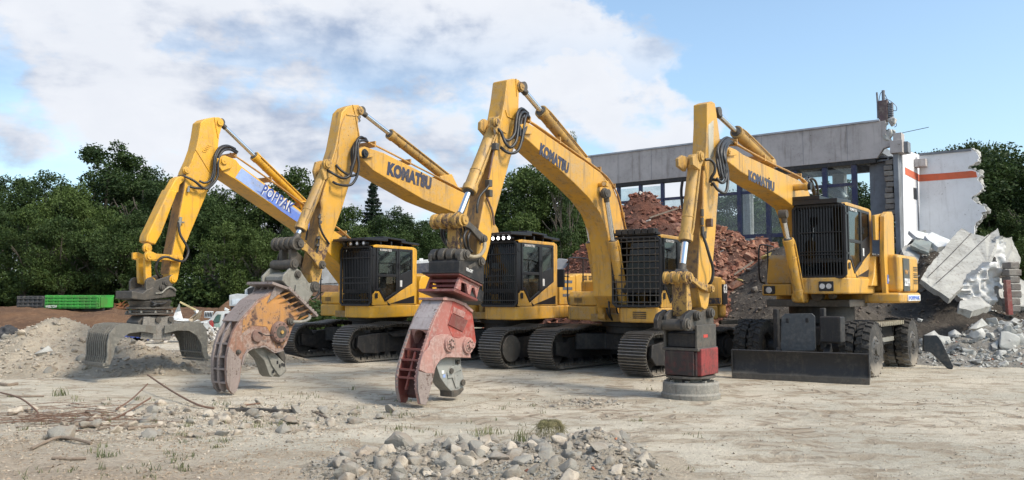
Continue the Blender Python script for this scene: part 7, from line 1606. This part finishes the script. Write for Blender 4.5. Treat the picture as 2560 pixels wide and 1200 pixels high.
def excavator4():
    m = Mach('wheeled_excavator', (7.05, 18.3), 38, 'yellow wheeled excavator with a barred black cab and a dozer blade, rightmost in the row', cat='excavator')
    r = m.root
    # chassis in its own heading
    ca = 39; dz = -rad(ca - m.alpha)
    ch = empty('chassis', (0, 0, 0), dz, r)
    ty, lug, rim, hub = tyre_set()
    for ax in (1.05, -2.10):
        for y_ in (-1.30, -.98, .98, 1.30):
            wl = empty('wheel', (0, 0, 0), dz, r); wl.location = Matrix.Rotation(dz, 4, 'Z') @ Vector((ax, y_, .555)); wl.rotation_euler = (0, R.uniform(0, 3), dz)
            link('tyre', ty, wl)
            out = 1 if y_ > 0 else -1
            rm = link('rim', rim, wl); 
            if out < 0: rm.rotation_euler = (0, 0, PI)
            if abs(y_) > 1.1:
                hb = link('hub', hub, wl)
                if out < 0: hb.rotation_euler = (0, 0, PI)
            for k in range(20):
                for s_ in (1, -1):
                    o_ = bpy.data.objects.new('tread_lug', lug); COL.objects.link(o_); o_.parent = wl
                    a = 2 * PI * (k + (.5 if s_ < 0 else 0)) / 20
                    M_ = Matrix.Rotation(-a, 4, 'Y') @ Matrix.Translation((0, 0, .545)) @ (Matrix.Scale(-1, 4, (0, 1, 0)) if s_ < 0 else Matrix.Identity(4))
                    o_.matrix_local = M_
    b = MB(); b.bb((-2.4, -.45, .62), (1.4, .45, 1.0)); b.bb((-2.2, -.8, .95), (.6, .8, 1.06)); b.cyl((1.05, -.8, .555), (1.05, .8, .555), .14, n=18); b.cyl((-2.1, -.8, .555), (-2.1, .8, .555), .14, n=18); b.bb((.85, -.3, .3), (1.25, .3, .7)); b.bb((-1.6, .5, .55), (-.2, 1.1, 1.0)); b.bb((-1.6, -1.1, .55), (-.2, -.5, 1.0)); b.cyl((0, 0, 1.05), (0, 0, 1.5), .70, n=36)
    b.build('chassis_frame', BLKD, ch, bevel=.02)
    b = MB(); b.bb((-1.75, .85, 1.02), (.35, 1.32, 1.09)); st = b.build('step_plate', paint('worn_step', (.30, .27, .20), dirt=.7, rust=.2, rough=.7), ch, bevel=.01)
    for q in range(12): b = MB(); b.bb((-1.7 + q * .17, 1.315, 1.0), (-1.62 + q * .17, 1.335, 1.09)); b.build('step_tooth', paint('worn_step', (.3, .27, .2)), st)
    b = MB(); b.bb((-1.5, 1.1, .62), (-.1, 1.16, .72)); b.build('side_step', GRY, ch, bevel=.01)
    b = MB(); b.bb((-1.4, 1.0, .70), (-.3, 1.10, 1.0)); b.build('battery_box', BLKD, ch, bevel=.02)
    # dozer blade at the front
    w2l = lambda P_: Vector(((P_ - m.O).dot(m.f), (P_ - m.O).dot(m.l), P_.z))
    A = w2l(G(1832, 945)); B = w2l(G(2174, 962)); fd = Vector((B - A).cross(Vector((0, 0, 1)))).normalized(); fd = fd if fd.x > 0 else -fd
    fd = Vector((fd.x, fd.y, 0)).normalized()
    prof = [(0.02, .02), (0.03, .10), (-.03, .22), (-.04, .36), (.0, .50), (.05, .57), (.02, .585), (-.05, .5), (-.09, .36), (-.08, .2), (-.03, .02)]
    b = MB(); b.loft2([A + fd * a + Vector((0, 0, z)) for a, z in prof], [B + fd * a + Vector((0, 0, z)) for a, z in prof]); bl = b.build('dozer_blade', BLKD, r, bevel=.004)
    b = MB(); b.loft2([A + fd * .035 + Vector((0, 0, z)) + fd * x_ for x_, z in ((0, 0), (.02, 0), (.02, .11), (0, .12))], [B + fd * .035 + Vector((0, 0, z)) + fd * x_ for x_, z in ((0, 0), (.02, 0), (.02, .11), (0, .12))]); b.build('cutting_edge', GUN, bl, bevel=.003)
    for P_ in (A, B):
        b = MB(); dl = (B - A).normalized() * .012; pr = [(.03, 0), (.07, .58), (-.16, .5), (-.16, .06)]
        b.loft2([P_ - dl + fd * a + Vector((0, 0, z)) for a, z in pr], [P_ + dl + fd * a + Vector((0, 0, z)) for a, z in pr]); b.build('end_plate', BLKD, bl, bevel=.003)
    C_ = (A + B) / 2
    for u in (.32, .68):
        q = A.lerp(B, u); b = MB(); b.beam(q + Vector((0, 0, .25)) - fd * .08, q - fd * .9 + Vector((0, 0, .62)), .12, .18); b.build('blade_arm', BLKD, r, bevel=.01)
    D1 = w2l(at(1952, 877, 16.45)); D2 = w2l(at(2040, 877, 16.15)); up = Vector((0, 0, .75)); dd = (D2 - D1).normalized(); nf = fd * .03
    pts = [D1 + up * .06, D1 + dd * .04, D2 - dd * .04, D2 + up * .06, D2 + up * .92 + dd * .0, D2 + up - dd * .06, D1 + up + dd * .10, D1 + up * .92 + dd * .03]
    b = MB(); b.loft2([p_ - nf for p_ in pts], [p_ + nf for p_ in pts]); fp = b.build('front_shield', paint('slate_plate', (.045, .052, .062), dust=(.16, .16, .16, 1), dirt=.4, rough=.45), r, bevel=.01)
    for u in (.22, .78): b = MB(); b.box(D1.lerp(D2, u) + up * .82 + nf * 1.05, (.03, .06, .09)); b.build('slot', BLK, fp, bevel=.01)
    for u in (-.16, 1.18):
        q = D1.lerp(D2, u) - fd * .2; b = MB(); b.beam(q, q + Vector((0, 0, .85)), .10, .14); b.build('blade_bracket', BLKD, r, bevel=.02)
    b = MB(); q = D1.lerp(D2, 1.45) - fd * .1; b.box(q + Vector((0, 0, .42)), (.3, .42, .52)); b.build('axle_box', BLKD, r, bevel=.03)
    # rear outrigger reaching the ground at the right
    O0 = w2l(G(2375, 922)); 
    b = MB(); Yd = G(2375, 922).y; poly_ = [(2306, 838), (2340, 838), (2351, 852), (2380, 915), (2378, 922), (2366, 920), (2325, 880), (2306, 877)]
    vs = [w2l(at(a, b_, Yd + (2378 - a) * .004)) for a, b_ in poly_]; nn = Vector((.14, .05, 0))
    b.loft2(vs, [v + nn for v in vs]); b.build('outrigger', paint('blue_black_steel', (.02, .026, .035), dirt=.25, rough=.4), r, bevel=.01)
    # upper structure
    def side(name, pts, off, wd, mat, bev=.03, par=None): b = MB(); b.prism(m.poly(pts, off), off, off - wd); return b.build(name, mat, par or r, bevel=bev, seg=3)
    c = Zc(1800, 460, 2.3077)
    y1 = 1.05
    zs0, zs1 = 1.62, 1.98
    b = MB(); b.prismz([(1.72, .04), (1.84, .16), (1.84, .85), (1.70, y1 + .04), (-.3, y1 + .05), (-.3, .04)], 1.70, 2.04); sk = b.build('cab_skirt', YEL, r, bevel=.04, seg=3)
    b = MB(); b.bb((1.835, .52, 1.76), (1.86, .82, 1.96)); hl = b.build('headlamp', BLK, r, bevel=.02)
    for k in (0, 1): b = MB(); b.cyl((1.86, .60 + k * .13, 1.86), (1.872, .60 + k * .13, 1.86), .055, n=16); b.build('lens', HEAD, hl)
    b = MB(); b.prismz([(.85, -1.05), (.92, -.95), (.92, -.35), (-.6, -.35), (-.6, -1.08)], 1.66, 1.92); b.build('right_skirt', YEL, r, bevel=.03)
    b = MB(); b.bb((.915, -.98, 1.70), (.945, -.72, 1.88)); hl = b.build('headlamp', BLK, r, bevel=.02)
    b = MB(); b.cyl((.945, -.85, 1.79), (.96, -.85, 1.79), .07, n=16); b.build('lens', HEAD, hl)
    b = MB(); b.prism([(.55, 1.925), (.5, 2.5), (.35, 2.6), (-.5, 2.6), (-.5, 1.925)], -1.05, -.36); b.build('toolbox', YEL, r, bevel=.04, seg=3)
    b = MB(); b.tube([(.80, -1.0, 1.95), (.98, -1.05, 2.05), (.98, -1.05, 2.72), (.85, -1.0, 2.82), (.2, -1.0, 2.80)], .02, 8, 3); b.tube([(.5, -1.03, 1.95), (.5, -1.03, 2.8)], .018, 8, 0); b.build('handrail', BLK, r)
    b = MB(); b.prismz([(1.0, -.35), (1.1, .05), (-.3, .05), (-.1, 1.2), (-.2, 1.64), (-2.1, 1.66), (-2.4, 1.35), (-2.55, 0), (-2.4, -1.15), (-2.1, -1.35), (-.3, -1.15), (-.2, -.35)], 1.50, 1.73); b.build('revolving_frame', YEL, r, bevel=.06, seg=3)
    b = MB(); b.bb((-.4, -.9, 1.42), (1.0, .9, 1.58)); b.cyl((.9, .25, 1.66), (1.12, .25, 1.66), .12, n=18); b.cyl((.9, .55, 1.66), (1.1, .55, 1.66), .07, n=18); b.build('frame_underside', GUN, r, bevel=.02)
    rear = m.P(2300, 700, 1.2).x
    b = MB(); b.prismz([(-.35, 1.60), (-.35, -1.1), (-2.1, -1.25), (-2.35, -1.0), (-2.5, 0), (-2.38, 1.25), (-2.1, 1.62)], 1.735, 2.58); ho = b.build('engine_hood', YEL, r, bevel=.09, seg=4)
    b = MB(); b.prism([(-.60, 1.76), (-.60, 2.50), (-1.20, 2.50), (-1.20, 1.76)], 1.60, 1.622); bp = b.build('number_panel', paint('dark_grey_stripe', (.05, .055, .05), dirt=.3), ho, smooth=0)
    text('22H', ho, (-.66, 1.626, 1.88), (-1, 0, 0), (0, 0, 1), .50, .17, WHT, bold=.05); text('W', ho, (-.70, 1.626, 2.14), (-1, 0, 0), (0, 0, 1), .35, .10, paint('orange_lettering', (.6, .28, .04)), bold=.03)
    for k in range(3): louvre(m, 'vent', -2.0, -1.62, 1.92 + k * .15, 2.04 + k * .15, 1.618, 3, ho)
    b = MB(); b.bb((-2.05, 1.176, 1.70), (-1.35, 1.18, 1.83)); 
    b = MB(); b.prism([(-.75, 1.545), (-.75, 1.68), (-2.0, 1.68), (-2.0, 1.545)], 1.60, 1.672); b.build('sticker', WHT, r, smooth=0); text('POPPAK', r, (-.80, 1.676, 1.57), (-1, 0, 0), (0, 0, 1), 1.1, .085, DECALB, bold=.04)
    make_cab(m, -.27, 1.72, .02, 1.05, 2.04, 3.58, 'fine', False, 0, YEL, roofguard=False)
    b = MB(); b.prism([(1.9, 3.56), (1.9, 3.66), (.9, 3.70), (.9, 3.6)], -.05, .95); b.bb((1.1, .0, 3.66), (1.9, .6, 3.74)); b.build('roof_guard', BLK, r, bevel=.01)
    # tall boom-side support behind the cab
    side('rear_mast', [(2211, 540), (2219, 529), (2230, 529), (2234, 540), (2236, 620), (2240, 738), (2217, 738), (2211, 640)], 1.36, .10, YEL, .015)
    side('mast_bracket', [(2187, 538), (2215, 532), (2216, 540), (2200, 560), (2197, 600), (2190, 600)], 1.24, .06, YEL, .01)
    for a_, b_ in (((2195, 575), (2212, 560)), ((2199, 660), (2214, 580)), ((2205, 690), (2217, 600)), ((2190, 545), (2190, 600))):
        b = MB(); b.beam(m.P(*a_, 1.2), m.P(*b_, 1.2), .05, .05); b.build('mast_strut', YEL, r, bevel=.006)
    side('side_box', [(2190, 640), (2209, 640), (2210, 715), (2180, 715), (2186, 690)], 1.18, .35, YEL, .02)
    b = MB(); b.prism(m.poly([(2219, 687), (2241, 687), (2241, 709), (2219, 709)], 1.37), 1.362, 1.368); b.build('blue_sticker', DECALB, r, smooth=0)
    p0 = m.P(2221, 706, 1.372); text('POP', r, p0, (-1, 0, 0), (0, 0, 1), .2, .09, WHT)
    # boom, stick
    w = .44; o = .04
    slab2(m, 'boom', [(1816, 372), (1825, 367), (1842, 374), (1858, 386), (2001, 452), (2019, 470), (2026, 490), (2060, 560), (2066, 640), (2050, 690), (2030, 690), (2012, 600), (1996, 540), (1988, 520), (1962, 499), (1850, 428), (1834, 415), (1819, 404)], w, o, YEL, .02)
    slab2(m, 'boom_lug', [(1815, 373), (1825, 368), (1842, 376), (1842, 388), (1825, 390), (1817, 386)], .05, o + .05, YEL, .012)
    ws = .26; os_ = -.05
    slab2(m, 'stick', [(1768, 258), (1780, 253), (1788, 258), (1791, 278), (1800, 345), (1802, 385), (1797, 470), (1788, 600), (1780, 687), (1771, 765), (1764, 776), (1754, 768), (1745, 720), (1751, 580), (1763, 430), (1768, 310)], ws, os_, YEL, .015)
    b = MB(); pl = [Vector((p.x, os_ - ws / 2, p.z)) for p in m.path([(1764, 415), (1763, 430), (1751, 580), (1745, 720)], os_)]
    for i in range(len(pl) - 1): b.beam(pl[i] + Vector((.014, 0, 0)), pl[i + 1] + Vector((.014, 0, 0)), ws - .02, .02)
    b.build('wear_plate', BRN, r)
    slab2(m, 'stick_decal', [(1771, 312), (1784, 300), (1784, 390), (1772, 400)], .003, os_ + .003, paint('pale_sticker', (.50, .46, .36), dirt=.5), 0)
    cylinder(m, 'arm_cylinder', (1925, 410), (1789, 280), (1841, 333), .11, .05, YELD, os_ - .13)
    cylinder(m, 'bucket_cylinder', (1737, 400), (1704, 686), (1713, 600), .105, .055, YELD, os_ - .13)
    for y_ in (os_ + .04, os_ - .22): slab2(m, 'cylinder_lug', [(1733, 412), (1732, 392), (1742, 384), (1755, 388), (1758, 405), (1750, 425)], .06, y_, YELD, .01, ref=os_ + .04)
    pin(m, (1752, 391), os_ + .05, .07); pin(m, (1821, 379), o + .05, .045, mat=YEL)
    for y_ in (.10, -.62): cylinder(m, 'boom_cylinder', (1998, 745), (1958, 535), (1973, 596), .10, .05, YEL, y_)
    q = m.P(1985, 469, o); b = MB(); b.cyl(q, q + Vector((0, .22, 0)), .07, n=18); b.cyl(q + Vector((0, .22, 0)), q + Vector((0, .30, 0)), .085, n=18); lm = b.build('boom_lamp', YEL, r, bevel=.01)
    b = MB(); b.cyl(q + Vector((0, .30, 0)), q + Vector((0, .36, 0)), .075, n=18); b.build('lens', BLK, lm)
    p0 = m.P(1871, 450, o + .004); p1 = m.P(1936, 480, o + .004)
    text("KOMATSU", r, p0, p1 - p0, m.P(1873, 417, o + .004) - p0, (p1 - p0).length, .20, TXT, bold=.075, ext=.003)
    b = MB(); b.cyl(m.P(1922, 446, o), m.P(1922, 446, o + .006), .02, n=12); b.build('lettering', TXT, r)
    pipes(m, [(1835, 358), (1856, 372), (1930, 412), (2001, 446), (2022, 466)], o - .2, [o - .04, o - .10, o - .16, o - .34, o - .40], lift=.05)
    c = Zc(1640, 230, 3.2435)
    hoses(m, [c(h) for h in ([(640, 410, -.3), (580, 370, -.2), (530, 400, 0), (500, 470, .08), (515, 560, .12), (530, 650, .16), (540, 700, .18), (500, 715, .1), (450, 705, 0)],
                             [(650, 400, -.2), (600, 380, -.1), (550, 410, .05), (525, 480, .12), (540, 580, .15), (570, 660, .18), (560, 720, .2), (530, 735, .18), (490, 700, .1)],
                             [(655, 430, -.1), (600, 400, 0), (560, 440, .1), (550, 520, .15), (575, 610, .18), (583, 700, .2), (575, 790, .22), (550, 820, .2), (500, 790, .12), (465, 745, .05), (450, 755, 0)],
                             [(630, 385, -.3), (570, 375, -.2), (520, 420, -.05), (495, 500, .05), (500, 590, .1), (520, 680, .14)],
                             [(645, 420, -.1), (590, 395, 0), (545, 430, .08), (530, 520, .12), (545, 610, .16), (556, 690, .18)],
                             [(640, 430, -.1), (600, 415, 0), (572, 450, .1), (560, 530, .15), (570, 640, .18)],
                             [(400, 550, 0), (440, 550, .05), (475, 590, .1), (475, 650, .1), (450, 690, .05), (440, 730, 0)],
                             [(215, 720, -.5), (205, 800, -.5), (210, 900, -.45), (220, 960, -.4)],
                             [(1215, 740, -.1), (1250, 700, -.05), (1290, 720, 0), (1310, 780, 0), (1315, 830, 0)], [(1220, 760, -.1), (1240, 730, -.05), (1270, 760, 0), (1290, 830, 0)], [(1210, 720, -.2), (1230, 690, -.2), (1260, 720, -.1), (1300, 830, -.1)], [(1200, 740, -.2), (1250, 760, -.1), (1285, 840, -.1)])], .026)
    hoses(m, [Zc(1600, 560, 2.6075)(h) for h in ([(405, 60, 0), (430, 130, .05), (450, 200, .08), (475, 290, .08), (470, 360, .06), (450, 395, 0)],)], .026)
    for q in ((373, 950), (373, 1020), (378, 1090), (395, 1130)): p_ = m.P(1640 + q[0] / 3.2435, 230 + q[1] / 3.2435, os_ + .03); b = MB(); b.cyl(p_, p_ + Vector((0, 0, -.12)), .03, n=10); b.build('hose_fitting', GUN, r)
    b = MB(); p_ = m.P(1640 + 435 / 3.2435, 230 + 1060 / 3.2435, os_ + .06); b.box(p_, (.08, .1, .14)); b.build('valve', paint('brown_valve', (.12, .07, .05)), r, bevel=.01)
    b = MB(); b.tube(m.path(c([(385, 640, -.02), (380, 800, -.02), (378, 950, -.02), (380, 1180, -.02)])), .02, 8, 3); b.build('oil_pipe', PIPE, r)
    c = Zc(1600, 560, 2.6075)
    for y_ in (os_ + .09, os_ - .29): slab2(m, 'rocker_link', c([(310, 340), (330, 328), (348, 340), (400, 378), (455, 400), (482, 415), (482, 440), (462, 450), (400, 420), (345, 375), (315, 368)]), .06, y_, YELW, .01, ref=os_ + .09)
    b = MB(); b.cyl(m.Q(1722, 694, os_ + .12, os_ - .30), m.Q(1722, 694, os_ + .12, os_ + .12), .08, n=20)
    for q in range(4): b.cyl(m.Q(1722, 694, os_ + .12, os_ - .30 + q * .12), m.Q(1722, 694, os_ + .12, os_ - .25 + q * .12), .105, n=20)
    b.build('link_pin', YELW, r, bevel=.006); pin(m, (1724, 694), os_ + .12, .07, mat=YELW); pin(m, (1778, 722), os_ + .11, .055, mat=YELW)
    slab2(m, 'h_link', c([(306, 370), (325, 395), (342, 540), (330, 596), (312, 604), (306, 560)]), .27, os_ - .0, YELW, .015)
    # ---- lifting magnet ----
    t = empty('lifting_magnet', m.O, m.rz); tag(t, 'round dusty lifting magnet under a red and black drive box hanging from the wheeled excavator', 'magnet')
    m.root = t
    yo = os_ - .13
    for y_ in (yo + .20, yo - .14): slab2(m, 'hanger_plate', c([(330, 700), (300, 650), (300, 600), (330, 562), (370, 560), (400, 580), (450, 550), (480, 570), (482, 640), (480, 700)]), .06, y_, GUN, .012, ref=yo + .20)
    b = MB(); b.cyl(m.Q(1719, 812, yo + .2, yo - .24), m.Q(1719, 812, yo + .2, yo + .20), .09, n=18); b.build('hanger_pin', GUN, t)
    for y_ in (yo + .24, yo - .22): slab2(m, 'hook_arm', c([(290, 690), (285, 630), (300, 590), (340, 560), (360, 570), (330, 610), (335, 660), (350, 700)]), .08, y_, BLKD, .015, ref=yo + .24)
    for q, r_ in (((310, 655), .075), ((380, 598), .06), ((465, 580), .065)): pin(m, (1600 + q[0] / 2.6075, 560 + q[1] / 2.6075), yo + .26, r_, mat=GUN)
    cc = m.P(1727, 980, yo); X0 = cc.x
    def zz(py): return m.P(1727, py, yo).z
    def bx(name, y0, y1, hx, hy, mat, bev=.015, par=None, ox=0): b = MB(); b.bb((X0 - hx + ox, yo - hy, zz(y1)), (X0 + hx + ox, yo + hy, zz(y0))); return b.build(name, mat, par or t, bevel=bev)
    hx, hy = .37, .30
    b = MB(); b.bb((X0 - hx, yo + hy - .04, zz(868)), (X0 + hx, yo + hy, zz(810))); b.bb((X0 - hx, yo - hy, zz(868)), (X0 + hx, yo - hy + .04, zz(810))); b.build('upper_cheek', GUN, t, bevel=.012)
    b = MB(); b.bb((X0 - hx + .02, yo - hy + .04, zz(866)), (X0 + hx - .06, yo + hy - .04, zz(830))); b.build('upper_box', BLKD, t, bevel=.02)
    q = m.P(1764, 840, yo + hy + .002); b = MB(); b.box(q, (.16, .004, .05)); b.build('red_mark', paint('signal_red', (.55, .03, .02), dirt=.3), t, smooth=0)
    bx('collar', 866, 874, hx + .01, hy + .02, GUN)
    REDBOX = paint('scraped_red_box', (.25, .035, .033), dust=(.035, .028, .028, 1), dirt=1.0, rust=.35, rough=.5, scale=1.5, bump=.3)
    BLKRED = paint('black_box_red_top', (.025, .02, .02), dust=(.20, .03, .03, 1), dirt=.55, rough=.5, scale=1.2)
    bx('drive_box', 874, 936, hx - .02, hy - .02, BLKRED, .03)
    oc = [(hx + .03, -hy * .2), (hx + .03, hy * .85), (hx - .06, hy + .05), (-hx + .06, hy + .05), (-hx - .0, hy - .05), (-hx, -hy * .2)]
    b = MB(); b.prismz([(X0 + a, yo + b_) for a, b_ in [(hx - .05, hy * .5), (hx - .05, hy + .05), (-hx + .04, hy + .05), (-hx + .04, hy * .5)]], zz(934), zz(868)); b.build('red_side_panel', REDBOX, t, bevel=.02)
    b = MB(); b.bb((X0 + hx - .02, yo - hy + .03, zz(934)), (X0 + hx + .02, yo + hy - .06, zz(874))); b.build('front_panel', BLKRED, t, bevel=.015)
    b = MB(); b.prismz([(X0 + (hx + .06) * math.cos(a), yo + (hy + .10) * math.sin(a)) for a in [2 * PI * k / 28 for k in range(28)]], zz(942), zz(936)); b.build('lower_flange', GUN, t, bevel=.006)
    for a in (0.2, 1.4, 2.3, 3.6, 4.9):
        b = MB(); p_ = Vector((X0 + .24 * math.cos(a), yo + .24 * math.sin(a), 0)); b.bb((p_.x - .07, p_.y - .06, zz(972)), (p_.x + .07, p_.y + .06, zz(941))); b.build('leg', BLKD, t, bevel=.02)
    b = MB(); b.cyl((X0, yo, zz(970)), (X0, yo, zz(941)), .15, n=24); b.build('swivel', GUN, t)
    zb = .0
    MAG = paint('dusty_magnet', (.23, .22, .195), dust=(.36, .33, .28, 1), dirt=.9, rust=.1, rough=.8, scale=2, bump=.5)
    z9 = zz(955) - .02
    b = MB(); b.cyl((X0, yo, .0), (X0, yo, .07), .475, .482, n=64); b.cyl((X0, yo, .07), (X0, yo, .10), .482, .458, n=64); b.cyl((X0, yo, .10), (X0, yo, .24), .458, .455, n=64); b.cyl((X0, yo, .24), (X0, yo, .27), .455, .43, n=64); b.cyl((X0, yo, .27), (X0, yo, .33), .30, .26, n=40)
    b.build('magnet_disc', MAG, t, bevel=0)
    for k in range(8):
        a = k * PI / 4 + .3; b = MB(); b.bb((X0 + .36 * math.cos(a) - .03, yo + .36 * math.sin(a) - .03, .26), (X0 + .36 * math.cos(a) + .03, yo + .36 * math.sin(a) + .03, .30)); b.build('bolt', MAG, t)
    m.root = r
excavator1(); excavator2(); excavator3(); excavator4()
